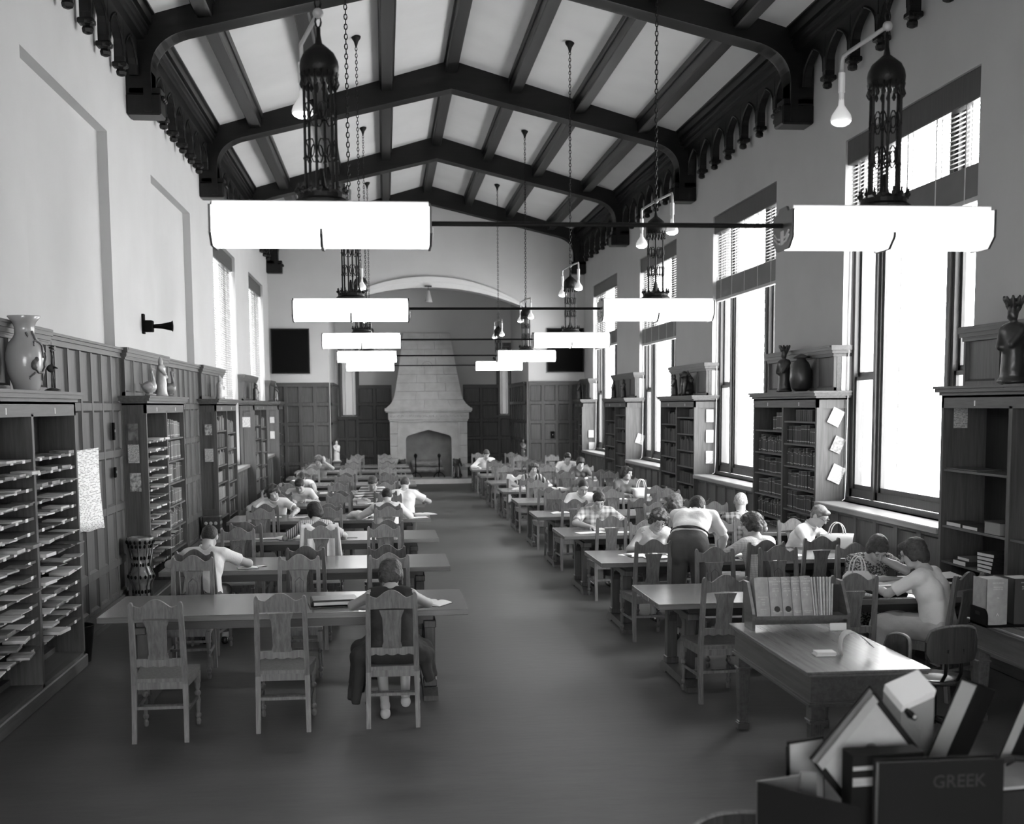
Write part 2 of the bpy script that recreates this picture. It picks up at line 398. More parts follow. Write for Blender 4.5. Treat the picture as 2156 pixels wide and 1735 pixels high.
# purlins, ridge
pl = thing('roof_purlins', 'long dark timber purlins and ridge beam running the length of the ceiling', 'roof beams')
pl['kind'] = 'structure'; del pl['category']; del pl['label']; pl.name = 'trim_2'
for d in (0, 1.15, 2.3, 3.45):
    for sg in ((1,) if d == 0 else (-1, 1)):
        b = MB(); x = XC+sg*d; z = ceil_z(x)
        ends = sorted([YN]+[q for q in YA if q > YN]+[YF])
        b.cbox(x-.10, x+.10, YN, YF, z-.22, z+.06, .015)
        b.cbox(x-.135, x+.135, YN, YF, z-.05, z+.06, .015)
        b.obj('ridge_beam' if d == 0 else 'purlin', M['beam'], pl)
# wall plates with the row of small gothic arches and drops
def arch_bay(sg, y0, y1, n, par):
    # thin arcade board with n pointed openings between the trusses, and turned drops
    w = (y1-y0)/n; x = XC+sg*4.34; 
    b = MB(); x0, x1 = x-.07, x+.07
    zt, zb = 7.08, 6.55
    for k in range(n):
        c = y0+w*(k+.5)
        N = 6; hw = w/2-.055
        for s in (-1, 1):
            A = []; B = []
            for i in range(N+1):
                t = i/N; yy = hw*(1-t**1.9); zz = zb+(6.93-zb)*(t**.62)*1.0
                A.append((c+s*yy, zz)); 
            # band from opening edge to spandrel
            B = [(c+s*(w/2-.02*(1-i/N)) if i < N else c+s*w/2, zb+(zt-zb)*(i/N)) for i in range(N+1)]
            B[-1] = (c+s*w/2, zt)
            b.strip(A, B, 'x', x0+.02, x1-.02)
            b.prism([A[-1], (c+s*w/2, zt), (c, zt), (c, 6.93)][:: s], 'x', x0+.02, x1-.02)
            # rib along the opening edge
            b.tube([(x-sg*.05, p[0]+s*.012, p[1]) for p in A], .018, 5)
    b.obj('pointed_arcade', M['beam'], par)
    for k in range(0, n+1):
        if k in (0, n): continue
        yy = y0+w*k; d = MB()
        d.box(x-.06, x+.06, yy-.05, yy+.05, 6.46, 6.72)
        d.cbox(x-.085, x+.085, yy-.07, yy+.07, 6.43, 6.49, .012)
        d.lathe([(.02,-.10),(.055,-.085),(.062,-.05),(.05,-.02),(.075,.0),(.08,.03)], 7, (x-sg*.01, yy, 6.43))
        d.obj('pendant_drop', M['beam'], par)
cors = []
for sg, nm in ((-1, 'trim_3'), (1, 'trim_4')):
    p = bpy.data.objects.new(nm, None); COL.objects.link(p); p['kind'] = 'structure'
    b = MB(); xw = XC+sg*4.45
    def bx(d0, d1, z0, z1):
        a, c = XC+sg*d0, XC+sg*d1; b.box(min(a,c), max(a,c), YN, YF, z0, z1)
    bx(4.10, 4.5, 7.18, 7.45); bx(4.16, 4.5, 7.05, 7.18); bx(4.06, 4.5, 7.30, 7.36); bx(4.13, 4.5, 7.11, 7.14); bx(4.2, 4.5, 7.0, 7.06)
    b.obj('wall_plate', M['beam'], p)
    yy = [q for q in YA if q > 3]; yy[-1] = YF-.05
    for a, c in zip(yy[:-1], yy[1:]): arch_bay(sg, a+.16, c-.16, 7, p)
    arch_bay(sg, YA[1]+.16, YA[2]-.16, 7, p) if YA[1] > 3 and False else None
    a, c = YA[1], YA[2]; arch_bay(sg, a+.16, c-.16, 7, p)

# ------------------------------------------------ panelling
_panel_cache = {}
def panelling(name, par, origin, ux, nx, L, z0, z1, cols, rows, t=.05, mat='oak', stile=.075, rail=.08, cornice=True, base=.0, col_ws=None):
    """oak frame with recessed panels; ux runs along the wall, nx points into the room; every panel its own part"""
    ux = Vector(ux); nx = Vector(nx); uz = Vector((0,0,1)); O = Vector(origin)
    Mx = Matrix((ux, nx, uz)).transposed().to_4x4(); Mx.translation = O
    f = MB()
    H0 = z0+base; zs = [H0+(z1-H0)*i/rows for i in range(rows+1)] if not isinstance(rows, (list, tuple)) else rows
    us = [L*i/cols for i in range(cols+1)]
    if base: f.box(0, L, 0, t+.02, z0, z0+base); f.box(0, L, 0, t+.03, z0, z0+.05)
    for i, u in enumerate(us):
        a, c = u-stile/2, u+stile/2
        f.box(max(0, a) if i else 0, min(L, c) if i < cols else L, 0, t, H0, z1)
    for j, z in enumerate(zs):
        a, c = z-rail/2, z+rail/2
        f.box(0, L, 0, t-.002, max(a, H0), min(c, z1) if j < len(zs)-1 else z1)
    pans = []
    for i in range(cols):
        for j in range(len(zs)-1):
            a = us[i]+stile/2 if i else stile; c = us[i+1]-stile/2 if i < cols-1 else L-stile
            if i == 0: a = stile/2+.0
            if i == cols-1: c = L-stile/2
            d = zs[j]+rail/2; e = zs[j+1]-rail/2
            if c-a < .02: continue
            s_ = .022
            q = [(a,d),(c,d),(c,e),(a,e)]; r = [(a+s_,d+s_),(c-s_,d+s_),(c-s_,e-s_),(a+s_,e-s_)]
            vs = [(p[0], t-.006, p[1]) for p in q]+[(p[0], t-.032, p[1]) for p in r]
            f.add(vs, [(0,1,5,4),(1,2,6,5),(2,3,7,6),(3,0,4,7)])
            pans.append((a, c, d, e))
    f.xf(Mx); fo = f.obj(name, M[mat], par)
    for a, c, d, e in pans:
        w, h = round(c-a, 3), round(e-d, 3); key = (w, h, tuple(ux), tuple(nx), mat)
        if key not in _panel_cache:
            p = MB(); p.box(-w/2, w/2, -.01, 0, -h/2, h/2)
            R3 = Matrix((ux, nx, uz)).transposed().to_4x4(); p.xf(R3); _panel_cache[key] = p.mesh('panel', M[mat])
        pos = Mx @ Vector(((a+c)/2, t-.03, (d+e)/2)); inst(_panel_cache[key], 'panel', fo, pos)
    if cornice:
        cn = MB()
        for k, (dz0, dz1, o_) in enumerate(((-.10,-.06,.012),(-.06,-.025,.035),(-.025,.0,.055),(-.115,-.10,.02))):
            cn.box(0, L, 0, t+o_, z1+dz0+.06, z1+dz1+.06)
        cn.xf(Mx); cn.obj('cornice', M['oakx' if abs(ux.x) > .5 else 'oaky'], fo)
    return fo
BH = 1.38   # half width of the left bookcase piers
XBL = -2.82; XBR = 5.43; BRH = 1.32
# left wall: full height between the cases in the blank bays, low under the sills in the window bays
yb = [YA[k] for k in range(len(YA))]
for k in range(1, 6):
    y0, y1 = yb[k]+BH, yb[k+1]-BH
    if y1 < 4 or y0 > 34: continue
    y1 = min(y1, 34.5)
    if y0 < 22: panelling('wainscot', walll, (XL, y1, 0), (0,-1,0), (1,0,0), y1-y0, 0, 3.05, 7, [.22,.62,1.25,1.88,2.42,3.05], t=.06, stile=.07, base=.22)
    else: panelling('wainscot', walll, (XL, y1, 0), (0,-1,0), (1,0,0), y1-y0, 0, 1.08, 6, 1, t=.16, stile=.09, base=.2, cornice=False)
# piers over the bookcases, left
for k in range(1, 7):
    c = yb[k]; h = BH if k < 6 else .5
    y0, y1 = (c-BH, c+BH) if k < 6 else (33.0, 34.5)
    fo = panelling('pier_panelling', walll, (XL, y1, 0), (0,-1,0), (1,0,0), y1-y0, 2.55, 3.06, 5, 1, t=.11, rail=.09)
    b = MB(); b.box(XL, XL+.07, y0-.001, y1, 2.5, 3.0); b.obj('pier_core', M['oak'], fo)
# right wall
for k in range(0, 6):
    y0, y1 = yb[k+1]-(BAY-BRH), yb[k+1]-BRH
    if k == 5: y1 = 34.5
    if y1 < 3: continue
    if y1 <= y0: continue
    panelling('wainscot', wallr, (XR, y0, 0), (0,1,0), (-1,0,0), y1-y0, 0, 1.09, 6, 1, t=.25, stile=.10, base=.2, cornice=False)
for k in range(1, 7):
    c = yb[k]; y0, y1 = (c-BRH, c+BRH) if k < 6 else (33.1, 34.5)
    fo = panelling('pier_panelling', wallr, (XR, y0, 0), (0,1,0), (-1,0,0), y1-y0, 2.55, 3.06, 4, 1, t=.10, rail=.09)
    b = MB(); b.box(XR-.06, XR+.16, y0-.004, y1+.004, 2.5, 3.06); b.obj('pier_core', M['oaky'], fo)
    b = MB()
    for zt, o_ in ((3.02,.012),(3.06,.035),(3.10,.05)): b.box(XR-.10-o_, XR+.16, y0-o_, y1+o_, zt-.04, zt+.02)
    b.obj('cornice', M['oaky'], fo)
    b = MB()
    for zt, o_ in ((3.02,.012),(3.06,.035),(3.10,.05)): b.box(XL, XL+.11+o_, (c-BH if k < 6 else 33.0)-o_, (c+BH if k < 6 else 34.5)+o_, zt-.04, zt+.02)
    b.obj('cornice', M['oaky'], walll)
# far wall panelling
ZW = 3.02
panelling('wainscot', wallf, (XL, YF, 0), (1,0,0), (0,-1,0), AX0-XL, 0, ZW, 4, [.25,.8,1.36,1.92,2.47,ZW], t=.06, mat='oak', stile=.09, base=.25)
panelling('wainscot', wallf, (AX1, YF, 0), (1,0,0), (0,-1,0), XR-AX1, 0, ZW, 4, [.25,.8,1.36,1.92,2.47,ZW], t=.06, mat='oak', stile=.09, base=.25)
alc = [o for o in bpy.data.objects if o.name == 'wall_alcove_back'][0]; als = [o for o in bpy.data.objects if o.name == 'wall_alcove_sides'][0]
rws = [.25,.8,1.36,2.0,2.47,ZW]
panelling('wainscot', alc, (W1[1], YAL, 0), (1,0,0), (0,-1,0), .1-W1[1]+.15, 0, ZW, 2, [.25,.8,1.36,1.92,2.47,ZW], t=.06, stile=.09, base=.25)
panelling('wainscot', alc, (W1[0]-.2, YAL, 0), (1,0,0), (0,-1,0), W1[1]-W1[0]+.2, 0, 2.02, 2, [.25,.8,1.36,2.02], t=.06, stile=.09, base=.25, cornice=False)
panelling('wainscot', alc, (2.55, YAL, 0), (1,0,0), (0,-1,0), W2[0]-2.55, 0, ZW, 2, [.25,.8,1.36,1.92,2.47,ZW], t=.06, stile=.09, base=.25)
panelling('wainscot', alc, (W2[0], YAL, 0), (1,0,0), (0,-1,0), AX1-W2[0], 0, 2.02, 1, [.25,.8,1.36,2.02], t=.06, stile=.09, base=.25, cornice=False)
panelling('wainscot', als, (AX0, YF+.45, 0), (0,1,0), (1,0,0), YAL-YF-.45, 0, ZW, 7, [.25,.8,1.36,1.92,2.47,ZW], t=.05, stile=.09, base=.25)
panelling('wainscot', als, (AX1, YAL, 0), (0,-1,0), (-1,0,0), YAL-YF-.45, 0, ZW, 7, [.25,.8,1.36,1.92,2.47,ZW], t=.05, stile=.09, base=.25)

# ------------------------------------------------ windows
M['brick'] = plain('pale_brick', .38, .85, .2, var=.15, vscale=5)
def window(sg, yc, n, lit=True, near=False):
    """tall tripartite window: narrow sash lights either side of a wide fixed one; sg=+1 right wall"""
    X = XR+.13 if sg > 0 else XL-.17
    def xx(a, b): return (X+sg*a, X+sg*b) if sg > 0 else (X+sg*b, X+sg*a)
    w = bpy.data.objects.new('window_%d' % n, None); COL.objects.link(w); w['kind'] = 'structure'
    y0, y1 = yc-HW, yc+HW; z0, z1 = SILL+.06, ZH
    f = MB(); a, b = xx(0, .14)
    fr = .075
    f.box(a, b, y0, y0+fr, z0, z1); f.box(a, b, y1-fr, y1, z0, z1); f.box(a, b, y0, y1, z0, z0+.1); f.box(a, b, y0, y1, z1-fr, z1)
    f.obj('window_frame', M['wframe'], w)
    s1, s2 = y0+.78, y1-.78
    for s in (s1, s2):
        m_ = MB(); a, b = xx(.0, .06); m_.box(a, b, s-.09, s+.09, z0, z1); a, b = xx(-.03, .05); m_.box(a, b, s-.035, s+.035, z0, z1)
        m_.obj('mullion', M['wframe'], w)
        m_ = MB(); a, b = xx(.06, .16); m_.box(a, b, s-.10, s+.10, z0, z1); m_.obj('mullion_outer', M['wpaint'], w)
    # pale outer linings
    m_ = MB(); a, b = xx(.14, .3); m_.box(a, b, y0, y0+.05, z0, z1); m_.box(a, b, y1-.05, y1, z0, z1); m_.obj('lining', M['wpaint'], w)
    zm = 2.72
    for c0, c1 in ((y0+fr, s1-.09), (s2+.09, y1-fr)):
        for q0, q1, off in ((z0+.1, zm, .02), (zm-.0, z1-fr, .06)):
            s = MB(); a, b = xx(off, off+.035)
            s.box(a, b, c0, c0+.045, q0, q1); s.box(a, b, c1-.045, c1, q0, q1); s.box(a, b, c0, c1, q0, q0+.055); s.box(a, b, c0, c1, q1-.045, q1)
            so = s.obj('sash', M['wframe'], w)
            p = MB(); a, b = xx(off+.015, off+.019); p.box(a, b, c0+.045, c1-.045, q0+.055, q1-.045); p.obj('pane', M['glass'], so)
    s = MB(); a, b = xx(.02, .07); c0, c1 = s1+.09, s2-.09
    s.box(a, b, c0, c0+.05, z0+.1, z1-fr); s.box(a, b, c1-.05, c1, z0+.1, z1-fr); s.box(a, b, c0, c1, z0+.1, z0+.16); s.box(a, b, c0, c1, z1-fr-.05, z1-fr)
    so = s.obj('sash', M['wframe'], w)
    p = MB(); a, b = xx(.04, .044); p.box(a, b, c0+.05, c1-.05, z0+.16, z1-fr-.05); p.obj('pane', M['glass'], so)
    if sg > 0 and n <= 3:      # pale exterior brick reveal seen through the side light
        bb = MB(); bb.cbox(-.11,.11,-.05,.0,0,.066,.003); me = bb.mesh('brick', M['brick'])
        z = SILL+.02; k = 0
        while z < ZH-.1:
            inst(me, 'brick', w, (XR+.50+(.11 if k % 2 else 0), yc+HW+.004, z)); inst(me, 'brick', w, (XR+.73+(.11 if k % 2 else 0), yc+HW+.004, z)); z += .076; k += 1
    # sill and head board
    s = MB()
    if sg > 0: s.cbox(XBR-.02, X+.1, yc-(BAY/2-BRH), yc+(BAY/2-BRH), 1.09, SILL, .01)
    else: s.cbox(X-.1, XBL+.02 if False else XL+.22, yc-(BAY/2-BH), yc+(BAY/2-BH), 1.09, SILL, .01)
    s.obj('window_sill', M['sill'], w)
    s = MB(); a, b = xx(-.05, .0); s.box(a, b, y0, y1, SILL, SILL+.055); s.obj('stool', M['wframe'], w)
    s = MB(); a, b = xx(-.11, .0); s.cbox(a, b, y0+.005, y1-.005, ZH-.3, ZH-.005, .01)
    s.obj('pelmet', M['wframe'], w)
    return w, X
def blind(sg, yc, X, zbot, label, full=False, gath=.42):
    y0, y1 = yc-HW+.05, yc+HW-.05; x = X-sg*.055
    t = thing('venetian_blind', label, 'blind', (x, yc, ZH-.3))
    s = MB(); ang = math.radians(8 if not full else 56); cs, sn = math.cos(ang)*.027, math.sin(ang)*.027
    s.add([(-cs, -(y1-y0)/2, -sn*sg), (cs, -(y1-y0)/2, sn*sg), (cs, (y1-y0)/2, sn*sg), (-cs, (y1-y0)/2, -sn*sg)], [(0,1,2,3)])
    me = s.mesh('slat', M['blind'])
    zt = ZH-.3; z = zt-.05; top = zbot+gath if not full else zbot+.04
    pitch = .046
    while z > top:
        inst(me, 'slat', t, (0, 0, z-(ZH-.3))); z -= pitch
    if not full:
        d = MB(); d.box(-.028, .028, -(y1-y0)/2, (y1-y0)/2, zbot+.05-zt, zbot+gath-zt); 
        d.obj('gathered_slats', M['blindd'], t)
    rb = MB(); rb.cbox(-.03, .03, -(y1-y0)/2, (y1-y0)/2, zbot-zt, zbot+.05-zt, .005); rb.obj('bottom_rail', M['wpaint'], t)
    for q in (-1.35, -.7, 0, .7, 1.35):
        tp = MB(); tp.box(-.031, -.029, q-.012, q+.012, zbot-zt, 0); tp.box(.029, .031, q-.012, q+.012, zbot-zt, 0); tp.obj('ladder_tape', M['cord'], t)
    return t
pos = {1: 'on the nearest tall window at right', 2: 'on the second tall window from the right edge', 3: 'on the third window along the right wall', 4: 'on the farthest window of the right wall'}
zb = {1: 4.35, 2: 4.16, 3: 3.7, 4: 3.9}
n = 1
for y in [q for q in YW if q > 10]:
    w, X = window(1, y, n)
    z = zb.get(n, 4.0)
    blind(1, y, X, z, 'half-raised venetian blind '+pos.get(n, ''), gath=.36)
    n += 1
for i, y in enumerate([q for q in YW if q > 22]):
    w, X = window(-1, y, n); n += 1
    blind(-1, y, X, SILL+.1, 'venetian blind let fully down over the '+('nearer' if i == 0 else 'farther')+' left window', full=True)
# narrow alcove windows
for i, w_ in enumerate((W1, W2)):
    w = bpy.data.objects.new('window_%d' % n, None); COL.objects.link(w); w['kind'] = 'structure'; n += 1
    f = MB(); f.box(w_[0], w_[0]+.05, YAL+.06, YAL+.16, 2.1, 4.3); f.box(w_[1]-.05, w_[1], YAL+.06, YAL+.16, 2.1, 4.3); f.box(w_[0], w_[1], YAL+.06, YAL+.16, 4.22, 4.3); f.box(w_[0], w_[1], YAL+.06, YAL+.16, 2.1, 2.16)
    f.box(w_[0]-.08, w_[0], YAL-.03, YAL+.02, 2.02, 4.4); f.box(w_[1], w_[1]+.08, YAL-.03, YAL+.02, 2.02, 4.4); f.box(w_[0]-.08, w_[1]+.08, YAL-.05, YAL+.02, 4.3, 4.42); f.box(w_[0]-.1, w_[1]+.1, YAL-.09, YAL+.1, 2.02, 2.09)
    fo = f.obj('window_frame', M['wframe'], w)
    p = MB(); p.box(w_[0]+.05, w_[1]-.05, YAL+.1, YAL+.104, 2.16, 4.22); p.obj('pane', M['glass'], fo)
    t = thing('venetian_blind', 'narrow closed venetian blind on the alcove window '+('left' if i == 0 else 'right')+' of the fireplace', 'blind', ((w_[0]+w_[1])/2, YAL+.04, 2.12))
    hw = (w_[1]-w_[0])/2-.04; s = MB(); s.add([(-hw,-.010,-.021),(hw,-.010,-.021),(hw,.010,.021),(-hw,.010,.021)], [(0,1,2,3)]); me = s.mesh('slat', M['blind'])
    for k in range(58): inst(me, 'slat', t, (0, 0, .03+k*.036))
    for q in (-.55, .55):
        tp = MB(); tp.box(q*hw*1.0-.012, q*hw+.012, -.022, -.020, 0, 2.12); tp.obj('ladder_tape', M['cord'], t)
# skirting along the walls
for sg, nm in ((-1, 'baseboard_left'), (1, 'baseboard_right')):
    b = MB()
    if sg < 0: b.box(XL, XL+.08, YN, YF, 0, .2)
    else: b.box(XR-.27, XR, YN, YF, 0, .2)
    struct(b, nm, M['oaky'])
ORD = ['first','second','third','fourth','fifth','sixth','seventh','eighth','ninth','tenth','eleventh','twelfth','thirteenth','fourteenth','fifteenth','sixteenth','seventeenth','eighteenth','nineteenth','twentieth']
ORD += ['twenty-'+o for o in ORD[:9]]+['thirtieth']+['thirty-'+o for o in ORD[:9]]+['fortieth']
# ================================================================== FIREPLACE
def soften(o, w=.008, seg=2):
    m_ = o.modifiers.new('bevel', 'BEVEL'); m_.width = w; m_.segments = seg; m_.limit_method = 'ANGLE'; return o
XF, YP = 1.385, 38.15
fp = thing('fireplace', 'tall pale stone fireplace with tapering hood in the alcove at the far end', 'fireplace', (XF, YP, 0))
hp = [(2.33,1.34,-.12),(2.40,1.26,-.08),(2.52,1.13,-.02),(2.75,1.05,.05),(3.1,.99,.14),(3.5,.92,.26),(3.9,.86,.42),(4.3,.80,.62),(4.72,.74,.95)]
def hoodw(z):
    for (z0,a0,b0),(z1,a1,b1) in zip(hp[:-1], hp[1:]):
        if z <= z1+1e-6:
            t = (z-z0)/(z1-z0); return a0+(a1-a0)*t, b0+(b1-b0)*t
    return hp[-1][1:]
nc = 9; zz = [2.33+(4.72-2.33)*i/nc for i in range(nc+1)]
for k in range(nc):
    cuts = [-1, -.36, .3, 1] if k % 2 else [-1, -.1, .55, 1]
    w0, d0 = hoodw(zz[k]); w1, d1 = hoodw(zz[k+1])
    for a, c in zip(cuts[:-1], cuts[1:]):
        b = MB(); e = .003
        x00, x01, x10, x11 = a*w0+e, c*w0-e, a*w1+e, c*w1-e; bk = YAL-YP
        zm = (zz[k]+zz[k+1])/2; wm, dm = hoodw(zm)
        rows = [(zz[k]+e, x00, x01, d0), (zm, a*wm+e, c*wm-e, dm), (zz[k+1]-e, x10, x11, d1)]
        vs = []
        for z, xa, xb, d in rows: vs += [(xa,d,z),(xb,d,z),(xb,bk,z),(xa,bk,z)]
        fs = [(3,2,1,0),(8,9,10,11)]
        for r in (0,4):
            for q in range(4): fs.append((r+q, r+(q+1)%4, r+(q+1)%4+4, r+q+4))
        b.add(vs, fs); b.obj('stone_block', M['stone'], fp)
b = MB()
for w, d, z0, z1 in ((1.37,-.15,2.24,2.34),(1.34,-.12,2.20,2.24),(1.27,-.06,1.98,2.20),(1.24,-.02,1.92,1.98)): b.cbox(-w, w, d, YAL-YP, z0, z1, .012)
fz = b.obj('mantel_frieze', M['stone'], fp)
b = MB()
for i in range(22):
    x = -1.15+i*.11; b.ball((x, -.07, 2.09), .036, 6, 4, 0, (1.2, .5, 1)); b.ball((x+.05, -.07, 2.13 if i % 2 else 2.05), .02, 5, 4)
b.obj('carved_vine', M['stone'], fp)
b = MB(); b.tube([(.17*math.cos(a*PI/10), .31, 3.62+.19*math.sin(a*PI/10)) for a in range(21)], .012, 5, False); b.tube([(.1*math.cos(a*PI/8), .30, 3.62+.12*math.sin(a*PI/8)) for a in range(17)], .01, 5, False)
b.obj('carved_roundel', M['stone'], fp)
def tudor(hw, zs, za, n=8):
    r = .16
    L = [(-hw, 0), (-hw, zs-r)]+[(-hw+r*(1-math.cos(t)), zs-r+r*math.sin(t)) for t in [PI/2*.8*i/n for i in range(1, n+1)]]
    L.append((0, za)); return L+[(-x, z) for x, z in L[-2::-1]]
OH = .72
T1 = tudor(OH, 1.50, 1.66); T2 = tudor(OH+.07, 1.60, 1.76); T3 = tudor(OH+.13, 1.70, 1.87)
b = MB(); b.strip(T1, T2, 'y', .03, .35); b.obj('arch_moulding', M['stone'], fp)
b = MB()
O3 = [(-.94,0),(-.94,1.2)]+[(-.94,1.9)]*(len(T2)//2-2)+[(0,1.9)]+[(.94,1.9)]*(len(T2)//2-2)+[(.94,1.2),(.94,0)]
b.strip(T2, O3, 'y', .07, .4); b.obj('arch_spandrel', M['stone'], fp)
b = MB(); b.box(-.97,-.92,.0,.3,0,1.95); b.box(.92,.97,.0,.3,0,1.95); b.box(-.92,.92,.0,.3,1.9,1.95); b.obj('label_mould', M['stone'], fp)
for s in (-1, 1):
    for k in range(5):
        b = MB(); z0, z1 = .02+k*.38, .02+(k+1)*.38-.006
        xa, xb = s*.972, s*1.215; b.cbox(min(xa,xb), max(xa,xb), .02, YAL-YP, z0, z1, .006); b.obj('stone_block', M['stone'], fp)
b = MB(); b.box(-.78,.78,.8,1.0,0,1.9); b.box(-.94,-.72,.35,1.0,0,1.9); b.box(.72,.94,.35,1.0,0,1.9); b.box(-.9,.9,.35,1.0,1.78,1.95); b.obj('firebox', M['stone_d'], fp)
b = MB(); n_ = 20
P_ = [(-1.55, 1.0), (-1.55, -.55)]+[(-1.45+.0+2.9*i/n_, -.62-.12*math.sin(PI*i/n_)) for i in range(n_+1)]+[(1.55, -.55), (1.55, 1.0)]
b.prism(P_, 'z', 0, .14); b.obj('hearth_slab', M['stone'], fp)
# logs and andirons
for i, (x0, x1, y, z, r, lab) in enumerate(((-.55,.42,.45,.52,.11,'thick pale log lying on top of the pile across the two andirons'),(-.5,.2,.32,.33,.085,'lower front log in the fireplace at left'),(-.05,.45,.36,.34,.075,'shorter lower log in the fireplace at right'))):
    b = MB(); nn = 9; b.tube([(x0+(x1-x0)*k/nn-(x0+x1)/2, .02*math.sin(k*1.3+i), .012*math.sin(k*2.1)) for k in range(nn+1)], [r*(1+.05*math.sin(k*1.7)) for k in range(nn+1)], 12)
    o = b.obj('log', M['log'], None, True); o.location = (XF+(x0+x1)/2, YP+y, .14+z-.08+ (.0)); tag(o, lab, 'log', 'logs in the fireplace')
for i, x in enumerate((-.42, .32)):
    a = thing('andiron', 'wrought iron andiron with arched feet, at the '+('left' if i == 0 else 'right')+' of the fire opening', 'andiron', (XF+x, YP+.12, .14), 0, 'andirons')
    b = MB(); b.tube([(-.17,0,.012),(-.15,0,.08),(-.08,0,.15),(0,0,.17),(.08,0,.15),(.15,0,.08),(.17,0,.012)], .016, 6); b.obj('feet', M['iron'], a, True)
    b = MB(); b.lathe([(.02,.16),(.03,.2),(.018,.25),(.024,.4),(.03,.43),(.02,.46),(.022,.62),(.045,.66),(.055,.70),(.045,.74),(.012,.77)], 10); b.obj('post', M['iron'], a, True)
    b = MB(); b.box(-.012,.012,0,.45,.25,.28); b.box(-.012,.012,.43,.46,0,.28); b.obj('log_bar', M['iron'], a)
# dark pictures on the far wall
for x0, x1, nm in ((-3.08,-2.08,'left'), (4.68,5.68,'right')):
    p = thing('picture', 'large square near-black canvas in a thin frame on the far wall, '+nm+' of the arch', 'picture', ((x0+x1)/2, YF-.03, 3.36))
    b = MB(); h = (x1-x0)/2; b.box(-h,h,-.01,.03,0,1.19); b.obj('canvas', M['black'], p)
    b = MB(); b.box(-h-.03,-h,-.03,.03,-.03,1.22); b.box(h,h+.03,-.03,.03,-.03,1.22); b.box(-h,h,-.03,.03,-.03,0); b.box(-h,h,-.03,.03,1.19,1.22); b.obj('frame', M['beam'], p)
b = MB(); b.lathe([(.03,-.02),(.035,.04),(.07,.2),(.11,.34),(.115,.36),(.0,.36)][::-1], 14); b.xf(Matrix.Translation((0,0,.0)))
def bell():
    t = thing('hanging_bell', 'small pale metal bell hanging from the crown of the far arch', 'bell', (1.29, YF-.1, 5.30))
    b = MB(); b.lathe([(.115,0),(.10,.05),(.075,.16),(.05,.28),(.03,.33),(.012,.35)], 14); b.obj('bell_body', M['brass'], t, True)
    b = MB(); b.tube([(0,0,.34),(0,0,.44)], .008, 6); b.box(-.1,.1,-.02,.06,.43,.46); b.obj('bracket', M['iron'], t)
bell()

